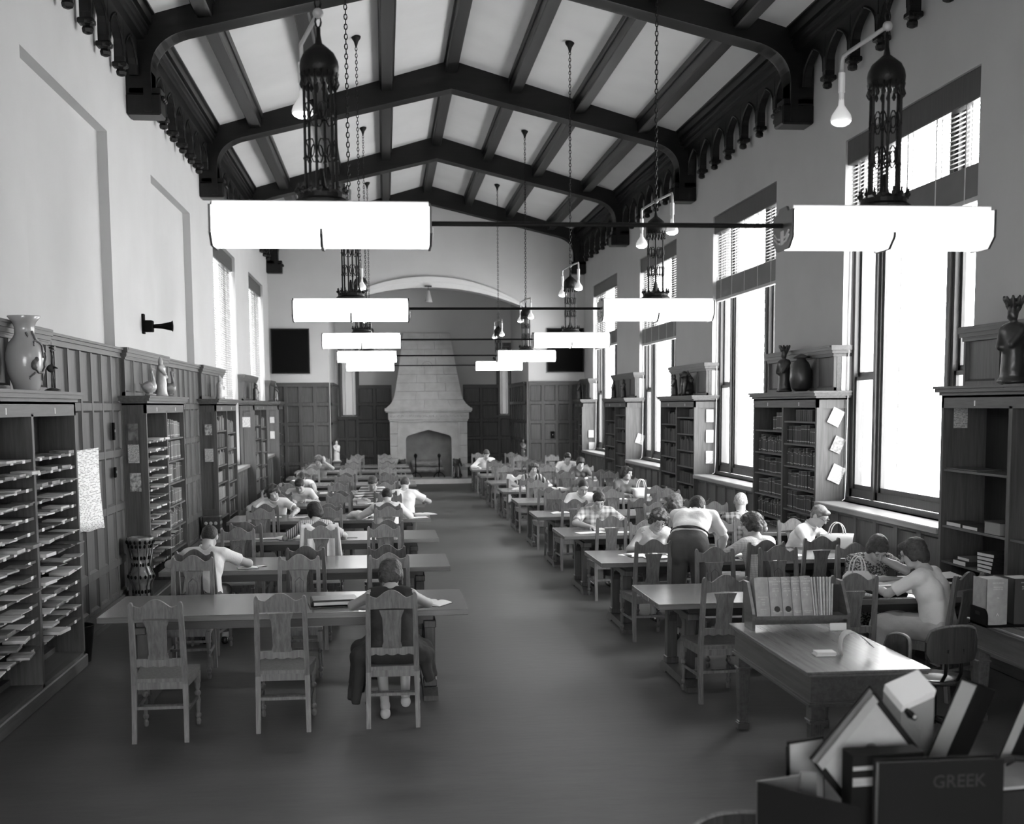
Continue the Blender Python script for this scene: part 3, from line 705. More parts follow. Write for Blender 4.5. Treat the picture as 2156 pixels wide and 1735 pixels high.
# ================================================================== PENDANT LIGHTS
M['metal_l'] = plain('pale_enamel_edge', .55, .4, .4); M['metal_d'] = plain('dark_end_plate', .06, .4, .5)
M['louvre'] = plain('end_plate_relief', .7, .4, .4)
def make_pendant():
    L = thing('pendant_light', 'x', 'light', (0,0,3.31)); hw, hd = .60, .16
    b = MB(); P_ = [(-hd,.20),(-hd,.055),(-hd+.06,0),(hd-.06,0),(hd,.055),(hd,.20)]
    b.prism(P_, 'x', -hw, hw); b.obj('diffuser', M['diffuser'], L)
    b = MB(); b.cbox(-hw+.0, hw, -hd+.02, hd-.02, .201, .232, .004); b.obj('top_tray', M['metal_l'], L)
    for s in (-1, 1):
        b = MB(); Q = [(-hd-.012,.205),(-hd-.012,.05),(-hd+.055,-.012),(hd-.055,-.012),(hd+.012,.05),(hd+.012,.205),(.09,.205),(.06,.235),(-.06,.235),(-.09,.205)]
        xa, xb = s*hw, s*(hw+.014); b.prism(Q, 'x', min(xa,xb), max(xa,xb)); e = b.obj('end_plate', M['metal_d'], L)
        b = MB(); xo = s*(hw+.018)
        for i in (-1, 0, 1): b.box(min(xo, xo-s*.006), max(xo, xo-s*.006), i*.018-.006, i*.018+.006, .02, .10)
        for q in (-1, 1):
            for zz_ in (.03, .055): b.tube([(xo, q*.04, zz_+.0), (xo, q*.08, zz_+.006), (xo, q*.125, zz_+.035)], .006, 5)
        b.obj('end_ornament', M['louvre'], e)
    b = MB(); b.tube([(0,-hd-.006,.075),(0,-hd-.006,.05),(0,-hd+.058,-.008),(0,hd-.058,-.008),(0,hd+.006,.05)], .012, 4); b.obj('strap', M['metal_d'], L)
    z0 = .232
    b = MB(); b.lathe([(.155,z0),(.155,z0+.015),(.135,z0+.03),(.135,z0+.055),(.105,z0+.075)], 24)
    for k in range(16): b.ball((.14*math.cos(k*PI/8), .14*math.sin(k*PI/8), z0+.075), .014, 6, 4); b.tube([(.135*math.cos(k*PI/8), .135*math.sin(k*PI/8), z0+.05), (.14*math.cos(k*PI/8), .14*math.sin(k*PI/8), z0+.11)], .006, 4)
    b.lathe([(.05,z0+.06),(.03,z0+.1),(.018,z0+.16),(.008,z0+.2)], 8); b.obj('crown', M['iron'], L)
    for k in range(6):
        a = k*PI/3+.3; b = MB(); x, y = .09*math.cos(a), .09*math.sin(a); b.tube([(x,y,z0+.05),(x,y,z0+.74)], .0085, 6)
        b.ball((x,y,z0+.25), .013, 6, 4); b.ball((x,y,z0+.48), .013, 6, 4); b.obj('cage_rod', M['iron'], L)
    b = MB()
    for k in range(6):
        a0, a1 = k*PI/3+.3, (k+1)*PI/3+.3
        for zc in (.30, .50):
            for q, t0 in ((.33, 0), (.67, 0)):
                a = a0+(a1-a0)*q; cx, cy = .088*math.cos(a), .088*math.sin(a); tx, ty = -math.sin(a), math.cos(a)
                pts = [(cx+tx*.019*math.cos(u), cy+ty*.019*math.cos(u), z0+zc+.05*math.sin(u)*(1 if q < .5 else -1)) for u in [i*2*PI/12*1.2 for i in range(11)]]
                b.tube(pts, .0045, 4)
    o = b.obj('scrollwork', M['iron'], L); o['kind'] = 'stuff'
    b = MB(); b.lathe([(.105,z0+.70),(.11,z0+.76),(.105,z0+.79),(.085,z0+.83),(.05,z0+.86),(.02,z0+.885),(.012,z0+.93),(.012,z0+.97)], 20)
    for k in range(18):
        a = k*PI/9; b.lathe([(.004,z0+.64),(.014,z0+.66),(.004,z0+.69),(.01,z0+.72)], 5, (.1*math.cos(a), .1*math.sin(a), 0))
    b.obj('dome', M['iron'], L, True)
    b = MB(); zt = 8.02-3.31; z = z0+.97; k = 0
    # chain of separate links joined as one part (past 100 links, a few pixels each)
    while z < zt-.06:
        r, h = .016, .032; pts = []
        for i in range(9):
            a = 2*PI*i/8; u, v = r*math.cos(a), h*math.sin(a)
            pts.append((u, 0, z+h+v) if k % 2 == 0 else (0, u, z+h+v))
        b.tube(pts, .0055, 4, False); z += .050; k += 1
    c = b.obj('chain', M['iron'], L); c['kind'] = 'stuff'
    return L
def bulb_arm(L, y, x, near):
    z = 1.28
    b = MB(); b.tube([(0,0,z),(x,y*.96,z-.02),(x,y,z-.05),(x,y,z-.12)], .013, 8); b.ball((0,0,z), .03, 8, 6); o = b.obj('lamp_arm', M['brass'], L, True)
    b = MB(); b.tube([(x,y,z-.12),(x,y,z-.24)], .022, 8); b.tube([(x,y,z-.24),(x,y,z-.29)], .017, 8); b.obj('socket', M['louvre'], o)
    b = MB(); b.lathe([(.063,0),(.066,.015),(.058,.042),(.036,.075),(.019,.10),(.016,.14)], 16, (x,y,z-.42)); b.obj('bulb_neck', M['bulbglass'], o, True)
    b = MB(); b.lathe([(.001,-.028),(.03,-.024),(.052,-.012),(.0625,.002)], 16, (x,y,z-.42)); b.obj('bulb_face', M['bulb'], o, True)
def canopy(L, x):
    zc = ceil_z(x)-3.31; b = MB(); b.lathe([(.012,-.16),(.02,-.13),(.035,-.08),(.07,-.03),(.075,.0)], 14, (0,0,zc)); b.obj('ceiling_canopy', M['iron'], L, True)
pend0 = make_pendant(); first = True
ordn = ['nearest', 'second', 'third', 'fourth', 'farthest']
base_pend = pend0
pends = []
for side, x in (('left', FXL), ('right', FXR)):
    for k, y in enumerate(FIXY):
        lab = '%s fluorescent pendant with iron cage in the %s-hand row' % (ordn[k], side)
        L = dup(base_pend, (x, y, 3.31), 0, lab, 'pendant lights'); canopy(L, x)
        if k == 0: bulb_arm(L, .55, -.13 if side == 'left' else -.06, True)
        else: bulb_arm(L, .45, -.06, True); bulb_arm(L, -.62, .03, True)
        pends.append(L)
def kill(o):
    for c in list(o.children): kill(c)
    bpy.data.objects.remove(o)
kill(base_pend)
for k, y in enumerate(FIXY):
    b = MB(); b.tube([(FXL+.615, y, 3.44), (FXR-.615, y, 3.44)], .014, 8); o = b.obj('tie_rod', M['iron']); tag(o, '%s dark tie rod joining the left and right pendant lights' % ordn[k], 'rod', 'tie rods between pendants')

# ================================================================== BOOKCASES
M['books'] = [wood('book_cloth_%d' % i, v, .55, 'Z', 3, .12, .3) for i, v in enumerate((.018, .035, .10, .16, .24, .045))]
M['gilt'] = plain('spine_lettering', .5, .5)
M['mags'] = [plain('cover_%d' % i, v, .35, .4, var=w, vscale=9) for i, (v, w) in enumerate(((.62,.05),(.5,.25),(.35,.6),(.22,.6),(.12,.5),(.70,.04)))]
BOOKCOUNT = [0]
def bookcase(sg, yc, half, xf, xb, zshelf, label, lab_near='near', detail=True):
    """sg=+1: stands on the right wall (opens towards -x). zshelf: list of two lists (near bay, far bay)"""
    t = thing('bookcase', label, 'bookcase', (xf, yc, 0))
    D = abs(xb-xf)
    def bx(b, d0, d1, u0, u1, z0, z1, c=0):
        a, e = sg*d0, sg*d1; a, e = min(a,e), max(a,e)
        return b.cbox(a, e, u0, u1, z0, z1, c) if c else b.box(a, e, u0, u1, z0, z1)
    H = 2.46
    for s in (-1, 1):
        b = MB(); u0, u1 = (-half, -half+.05) if s < 0 else (half-.05, half)
        if s < 0:   # end facing the camera: framed with a long and a short sunk panel
            bx(b, 0, D, u0+.018, u1, 0, H)
            for a0, a1 in ((0,.075),(D-.075,D)): bx(b, a0, a1, u0, u0+.018, 0, H)
            for z0, z1 in ((0,.14),(.55,.68),(2.33,H)): bx(b, .075, D-.075, u0, u0+.018, z0, z1)
            bx(b, .075,.088,u0+.006,u0+.018,.14,2.33); bx(b, D-.088,D-.075,u0+.006,u0+.018,.14,2.33)
        else: bx(b, 0, D, u0, u1, 0, H)
        b.obj('side_panel', M['oak'], t)
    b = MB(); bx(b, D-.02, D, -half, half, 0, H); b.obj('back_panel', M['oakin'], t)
    b = MB(); bx(b, 0, D-.02, -.03, .03, .1, H-.1); b.obj('divider', M['oak'], t)
    b = MB(); bx(b, -.0, .03, -half, half, H-.12, H); bx(b, 0, D, -half, half, H-.02, H); b.obj('fascia', M['oaky'], t)
    b = MB()
    for o_, z0, z1 in ((.02,H,H+.03),(.05,H+.03,H+.065),(.065,H+.065,H+.09)): bx(b, -o_, D-(.0 if sg>0 else 0), -half-o_, half+o_, z0, z1)
    b.obj('cornice', M['oaky'], t)
    b = MB(); bx(b, -.02, D, -half-.02, half+.02, 0, .12, .01); bx(b, 0, D, -half, half, .12, .15); b.obj('plinth', M['oaky'], t)
    for i, zs in enumerate(zshelf):
        u0, u1 = (-half+.05, -.03) if i == 0 else (.03, half-.05)
        for z in zs:
            b = MB(); bx(b, .015, D-.02, u0, u1, z-.022, z); b.obj('shelf', M['oaky'], t)
        c = MB(); bx(c, -.002, 0, (u0+u1)/2-.012, (u0+u1)/2+.012, H-.10, H-.05); c.obj('label_card', M['paper'], t)
    return t, D
_bk = {}
def book_mesh(w, h, d, mi, lie=False):
    k = (round(w, 3), round(h, 3), round(d, 3), mi)
    if k not in _bk:
        b = MB(); b.box(-w/2, w/2, 0, d, 0, h, 0); c = .004
        b.v[0] = (-w/2+c, -.0, 0); b.v[1] = (w/2-c, 0, 0); b.v[4] = (-w/2+c, 0, h); b.v[5] = (w/2-c, 0, h)
        b.box(-w/2+.003, w/2-.003, .004, d-.003, h-.0005, h+.0005, 1)
        if h > .15:
            b.box(-w/2+.006, w/2-.006, -.0012, 0, h*.78, h*.80, 2); b.box(-w/2+.008, w/2-.008, -.0012, 0, h*.12, h*.17, 2)
        _bk[k] = b.mesh('book', [M['books'][mi], M['pages'], M['gilt']])
    return _bk[k]
def shelf_books(sg, yc, xf, u0, u1, z, hmax, label, group, fill=1.0, tone=(0,1,5), seed=1, d0=.05, stuffbuf=None):
    r = random.Random(seed); u = u0+.01; uni = r.random() < .45; hh = min(hmax-.03, .20+r.random()*.05); ww = .052+.02*r.random()
    end = u0+(u1-u0)*fill; runs = 0; cnt = 0
    while True:
        if not uni or runs <= 0:
            runs = r.randint(3, 8); hh = min(hmax-.025, .18+r.random()*.08); ww = .044+.03*r.random(); mi = r.choice(tone)
        runs -= 1; w = round(ww*(1 if uni else .8+.4*r.random()), 2 if False else 3); h = round(hh*(1 if uni else .93+.12*r.random()), 2)
        w = round(w*250)/250
        if u+w > end: break
        rot = PI/2 if sg < 0 else -PI/2
        loc = (xf+sg*(d0+.01*r.random()), yc+u+w/2, z)
        if stuffbuf is not None:
            stuffbuf.box(min(loc[0], loc[0]+sg*.17), max(loc[0], loc[0]+sg*.17), loc[1]-w/2+.001, loc[1]+w/2-.001, z, z+h, {0:0,1:1,5:2,2:3,3:4,4:5}[mi])
        else:
            me = book_mesh(w, h, .17, mi); o = inst(me, 'book', None, loc, rot); tag(o, ORD[cnt]+' '+label, 'book', group); BOOKCOUNT[0] += 1; cnt += 1
        u += w+.0015
rest = MB()
# right wall cases
ZS_R = [[2.16,1.86,1.56,1.27,.97,.67,.38],[2.02,1.70,1.40,1.10,.80,.50]]
wtxt = {1: 'dark mostly empty oak bookcase at the right edge, nearest under the window wall', 2: 'oak bookcase on the right wall just beyond the nearest tall window', 3: 'oak bookcase on the right wall, third from the right edge', 4: 'oak bookcase on the right wall, fourth from the right edge', 5: 'half-hidden oak bookcase in the far right corner'}
ordf = ['top', 'second', 'third', 'fourth', 'fifth', 'sixth', 'seventh', 'eighth']
for k in range(1, 6):
    yc = YA[k+1]; BRh = BRH
    if k == 5: yc, BRh = 33.82, .70
    zs = [[1.2, .75, .42], [1.75, 1.2, .85, .5]] if k == 1 else ZS_R
    t, D = bookcase(1, yc, BRh, XBR, XR+.15, zs, wtxt[k])
    if k == 1: continue
    for i, zl in enumerate(zs):
        u0, u1 = (-BRh+.05, -.03) if i == 0 else (.03, BRh-.05)
        for j, z in enumerate(zl):
            top = (zl[j-1]-.022) if j else 2.34
            fill = 1.0 if j else (.45 if (k+i) % 2 else .7)
            if k == 2: shelf_books(1, yc, XBR, u0 if j or i else u0+.25, u1, z, top-z, 'dark book from the near end, %s shelf, %s bay, %s window bookcase' % (ordf[j], 'near' if i == 0 else 'far', {2: 'second', 3: 'third'}[k]), 'books, %s shelf %s bay, window bookcase %d' % (ordf[j], 'near' if i == 0 else 'far', k), fill, (0,0,1,5,5), k*100+i*10+j)
            else: shelf_books(1, yc, XBR, u0, u1, z, top-z, '', '', fill, (0,1,5), k*100+i*10+j, stuffbuf=rest)
# left wall cases
ZS_MAG = [2.0-.117*i for i in range(14)]
ltxt = {1: 'near oak display case of sloping magazine shelves on the left wall', 2: 'oak case with magazine shelves and bound volumes, second on the left wall', 3: 'oak bookcase full of pale bound volumes, third on the left wall', 4: 'oak bookcase with bulletin on its side, fourth on the left wall', 5: 'farthest oak bookcase on the left wall'}
ZS_L = [2.0,1.70,1.40,1.10,.80,.50]
magn = 0
def magazine(loc, rz, w, d, th, mi, label, group, tilt=0):
    b = MB(); b.cbox(-w/2, w/2, -d/2, d/2, 0, th, min(.002, th*.3)); o = b.obj('magazine', M['mags'][mi]); o.location = loc; o.rotation_euler = (0, tilt, rz); tag(o, label, 'magazine', group); return o
for k in range(1, 6):
    yc = YA[k+1]; Bh = BH
    if k == 5: yc, Bh = 33.8, .72
    zs = [ZS_MAG, ZS_MAG] if k == 1 else ([ZS_MAG, ZS_L] if k == 2 else [ZS_L, [z-.06 for z in ZS_L]])
    t, D = bookcase(-1, yc, Bh, XBL, XL, zs, ltxt[k])
    for i, zl in enumerate(zs):
        u0, u1 = (-Bh+.05, -.03) if i == 0 else (.03, Bh-.05)
        for j, z in enumerate(zl):
            if zl is ZS_MAG:
                r = random.Random(k*1000+i*100+j); nm = 4 if k == 1 else 3; wd = (u1-u0)/nm
                for q in range(nm):
                    cm = MB(); uu = u0+wd*(q+.5)+r.uniform(-.05, .05); cm.box(-.0165, -.0135, uu-.035, uu+.035, z-.026, z+.002); cm.obj('label_card', M['paper'], t)
                    if r.random() < .1: continue
                    if q == 3 and k == 1 and r.random() < .5: continue
                    w_, d_ = r.choice((.20,.22,.25)), r.choice((.17,.20,.22)); th = r.choice((.006,.01,.014,.02,.028))
                    out = r.uniform(.0, .07)
                    nth = ['nearest', 'second nearest', 'third nearest', 'farthest'][q]
                    magazine((XBL-d_/2+out-.0, yc+u0+wd*(q+.5)+r.uniform(-.03,.03), z+.001), r.uniform(-.12,.12), d_, min(w_, wd-.03), th, r.choice((0,0,1,2,3,5,4,1)),
                        'periodical, %s on the %s display shelf down, %s bay of %s left case' % (nth, ORD[j], ['near', 'far'][i], 'first' if k == 1 else 'second'), 'periodicals on the %s left-hand case' % ('first' if k == 1 else 'second'))
            else:
                top = (zl[j-1]-.022) if j else 2.34
                if (k == 2 and i == 1): shelf_books(-1, yc, XBL, u0, u1, z, top-z, 'pale volume from the near end, %s shelf, %s bay, %s left-hand bookcase' % (ordf[j], 'near' if i == 0 else 'far', {2: 'second', 3: 'third'}[k]), 'volumes, %s shelf %s bay, left bookcase %d' % (ordf[j], 'near' if i == 0 else 'far', k), 1.0, (2,3,3,4,5), k*77+i*10+j)
                else: shelf_books(-1, yc, XBL, u0, u1, z, top-z, '', '', 1.0, (2,3,4,5), k*77+i*10+j, stuffbuf=rest)
ro = rest.obj('distant_books', [M['books'][0], M['books'][1], M['books'][5], M['books'][2], M['books'][3], M['books'][4]]); ro['kind'] = 'stuff'
tag(ro, 'rows of bound volumes filling the farther bookcases along both walls', 'books')

# ================================================================== READING TABLES
def make_table():
    t = thing('reading_table', 'x', 'table'); Lh, Dh = 1.467, .55
    b = MB(); b.cbox(-Lh, Lh, -Dh, Dh, .712, .76, .004); b.obj('tabletop', M['table'], t)
    b = MB(); b.box(-Lh+.28, Lh-.28, -Dh+.12, -Dh+.15, .63, .712); b.box(-Lh+.28, Lh-.28, Dh-.15, Dh-.12, .63, .712); b.box(-Lh+.281, -Lh+.311, -Dh+.15, Dh-.15, .63, .712); b.box(Lh-.311, Lh-.281, -Dh+.15, Dh-.15, .63, .712)
    b.obj('apron', M['tablee'], t)
    for s in (-1, 1):
        x = s*(Lh-.31)
        for y in (-.31, .31):
            b = MB(); b.cbox(x-.045, x+.045, y-.055, y+.055, .09, .63, .006); b.cbox(x-.055, x+.055, y-.065, y+.065, .09, .15, .006)
            # arched bracket under the rail
            pts = [(y-(.055 if y > 0 else -.055)-(math.copysign(.10*(1-math.cos(a)), y)), .63-.10*(1-math.sin(a))) for a in [PI/2*i/5 for i in range(6)]]
            b.obj('post', M['tleg'], t)
        b = MB(); b.cbox(x-.05, x+.05, -.47, .47, .60, .66, .006)
        P_ = [(-.255,.60),(-.255,.48),(-.245,.54),(-.21,.575),(-.13,.585),(.13,.585),(.21,.575),(.245,.54),(.255,.48),(.255,.60)]
        b.prism([(-.255,.60),(-.255,.47),(-.235,.53),(-.19,.57),(-.12,.58),(-.12,.60)], 'x', x-.035, x+.035)
        b.prism([(.255,.60),(.12,.60),(.12,.58),(.19,.57),(.235,.53),(.255,.47)], 'x', x-.035, x+.035)
        b.obj('head_rail', M['tleg'], t)
        b = MB(); b.prism([(-.50,0),(-.28,0),(-.26,.02),(.26,.02),(.28,0),(.50,0),(.50,.04),(.40,.09),(-.40,.09),(-.50,.04)], 'x', x-.06, x+.06); b.obj('sled_foot', M['tleg'], t)
    return t
tab0 = make_table(); TY = [9.67+2.64*k for k in range(10)]
ot = ['nearest', 'second', 'third', 'fourth', 'fifth', 'sixth', 'seventh', 'eighth', 'ninth', 'tenth']
used = False
for side, xc in (('left', -.815), ('right', 3.69)):
    for k, y in enumerate(TY):
        lab = '%s long oak reading table in the %s-hand row' % (ot[k], side)
        if not used: tab0.location = (xc, y+.55, 0); tab0['label'] = lab; tab0['group'] = 'reading tables'; used = True
        else: dup(tab0, (xc, y+.55, 0), 0, lab, 'reading tables')

# ================================================================== CHAIRS
def turned(b, x, y, z1):
    b.box(x-.022, x+.022, y-.022, y+.022, .33, z1)
    b.lathe([(.012,0),(.017,.01),(.02,.035),(.012,.055),(.022,.07),(.022,.085),(.013,.10),(.018,.16),(.021,.20),(.013,.225),(.023,.24),(.023,.255),(.013,.27),(.021,.30),(.021,.335)], 10, (x, y, 0))
    return b
def make_chair():
    c = thing('library_chair', 'x', 'chair'); mat = M['chair']
    def yb_(z): return -.235 if z < .42 else -.235-.075*(z-.42)/.6
    for s in (-1, 1):
        b = MB(); w = .019; 
        zs = [0, .2, .42, .7, 1.0, 1.02, 1.03]; ys_ = [-.275, -.25, -.235, -.268, -.308, -.311, -.312]; ww = [.017,.018,.02,.019,.017,.013,.005]
        vs = []; fs = []
        for z, y, h in zip(zs, ys_, ww):
            x = s*(.185-.012*z); vs += [(x-h,y-.018,z),(x+h,y-.018,z),(x+h,y+.018,z),(x-h,y+.018,z)]
        for i in range(len(zs)-1):
            o = i*4
            for q in range(4): fs.append((o+q, o+(q+1)%4, o+(q+1)%4+4, o+q+4))
        fs += [(3,2,1,0), tuple(len(vs)-4+q for q in range(4))]
        b.add(vs, fs); b.obj('leg', mat, c)
        b = MB(); turned(b, s*.195, .205, .42); b.obj('leg', mat, c, False)
    # crest rail: raised centre, ears at the ends
    b = MB(); n_ = 20; A = []; B = []
    for i in range(n_+1):
        x = -.156+.312*i/n_; u = abs(x)/.156
        z = .990+.060*max(0, math.cos(min(u/.68, 1)*PI/2))**1.1 + (.016*max(0, (u-.74)/.26)**1.2)
        A.append((x, .905+.006*(1-u))); B.append((x, z))
    b.strip(A, B, 'y', -.012, .012)
    b.v = [(x, y-.298-.075*(z-.95)/.6, z) for x, y, z in b.v]; b.obj('crest_rail', mat, c)
    # splat: vase with shoulders, incised panel on the front
    b = MB(); S = [(-.07,.60),(-.074,.62),(-.064,.65),(-.068,.80),(-.070,.84),(-.083,.875),(-.092,.90)]
    b.strip([(x, z) for x, z in S], [(-x, z) for x, z in S], 'y', -.007, .007)
    b.v = [(x, y-.245-.078*(z-.55)/.4*1.0, z) for x, y, z in b.v]; sp = b.obj('splat', mat, c)
    b = MB(); pp = [(-.038,.63),(-.038,.80),(0,.835),(.038,.80),(.038,.63),(-.038,.63)]
    b.tube([(x, .0075-.245-.078*(z-.55)/.4, z) for x, z in pp], .0022, 4, False); b.obj('incised_panel', M['oakin'], sp)
    b = MB(); n_ = 32; A = []; B = []
    for i in range(n_+1):
        x = -.165+.33*i/n_; A.append((x, .565-.012*abs(math.cos((i/n_)*PI*4.0))-.004)); B.append((x, .61))
    b.strip(A, B, 'y', -.010, .010); b.v = [(x, y-.252, z) for x, y, z in b.v]; b.obj('lower_rail', mat, c)
    b = MB(); P_ = [(-.175,-.245),(.175,-.245),(.222,.19),(.215,.225),(.19,.235),(-.19,.235),(-.215,.225),(-.222,.19)]
    b.prism(P_, 'z', .435, .462); so = b.obj('seat', M['seat'] if 'seat' in M else mat, c)
    b = MB(); b.box(-.17,.17,-.25,-.23,.385,.435); b.box(-.18,.18,.195,.215,.385,.435)
    for s in (-1, 1): b.obox((s*.188, -.02, .41), (.018, .43, .05), Matrix.Rotation(-s*.05, 3, 'Z'))
    b.obj('seat_rail', mat, c)
    for s in (-1, 1):
        b = MB(); b.obox((s*.189, -.02, .215), (.012, .45, .022), Matrix.Rotation(-s*.03, 3, 'Z')); b.obj('stretcher', mat, c)
    b = MB(); b.box(-.18,.18,-.257,-.243,.24,.262); b.obj('stretcher', mat, c)
    b = MB(); b.box(-.19,.19,-.05,-.035,.205,.228); b.obj('stretcher', mat, c)
    return c
chair0 = make_chair(); chair_used = [False]
CH = []
def chair(x, y, rz, label, group):
    if not chair_used[0]:
        chair0.location = (x, y, 0); chair0.rotation_euler = (0,0,rz); chair0['label'] = label; chair0['group'] = group; chair_used[0] = True; CH.append(chair0); return chair0
    c = dup(chair0, (x, y, 0), rz, label, group); CH.append(c); return c
xpos = {'left': (-1.68, -.78, .02), 'right': (2.72, 3.66, 4.52)}
wh = {'left': ('wall end', 'middle', 'aisle end'), 'right': ('aisle end', 'middle', 'window end')}
special = {('left',0,'near'): ((-1.64,9.0,0),(-.78,9.17,.0),(.03,9.20,0)),
           ('left',0,'far'): ((-1.78,10.98,PI),(-.80,10.90,PI+.02),(.02,10.88,PI)),
           ('left',1,'near'): ((-1.80,12.08,-.12),(-.79,12.22,0),(.0,12.2,0)),
           ('right',0,'near'): ((2.67,9.62,.03),(3.74,9.55,-.1),(4.48,9.44,.5)),
           ('right',0,'far'): ((3.10,10.85,PI),(3.72,10.86,PI),(4.52,10.95,PI)),
           ('right',1,'near'): ((2.66,12.2,.05),(3.76,11.95,.0),(4.42,12.2,0)),
           ('right',1,'far'): ((3.02,13.55,PI),(3.9,13.5,PI),(4.78,13.5,PI)),
           ('right',2,'near'): ((2.74,14.8,0),(3.62,14.75,0),(4.42,14.7,0)),
           ('right',2,'far'): ((2.82,16.15,PI),(3.75,16.15,PI),(4.55,16.1,PI)),
           ('left',2,'near'): ((-1.66,14.85,0),(-.80,14.78,.03),(.02,14.85,0)),
           }
rj = random.Random(5)
for side in ('left', 'right'):
    for k, y in enumerate(TY):
        for sd in ('near', 'far'):
            if sd == 'far' and k == 9: pass
            for j, x in enumerate(xpos[side]):
                if (side, k, sd) in special: cx, cy, rz = special[(side, k, sd)][j]
                else:
                    cx = x+rj.uniform(-.05, .05); rz = rj.uniform(-.04, .04)
                    cy = y-.08+rj.uniform(-.08, .05) if sd == 'near' else y+1.10+.10+rj.uniform(-.05, .08)
                    if sd == 'far': rz += PI
                if cx > AX1-.25 and cy > YF-.4: continue
                if cx < AX0+.25 and cy > YF-.4: continue
                chair(cx, cy, rz, 'oak splat-back chair on the %s side of the %s %s-hand table, %s' % (sd, ot[k], side, wh[side][j]), 'oak library chairs')
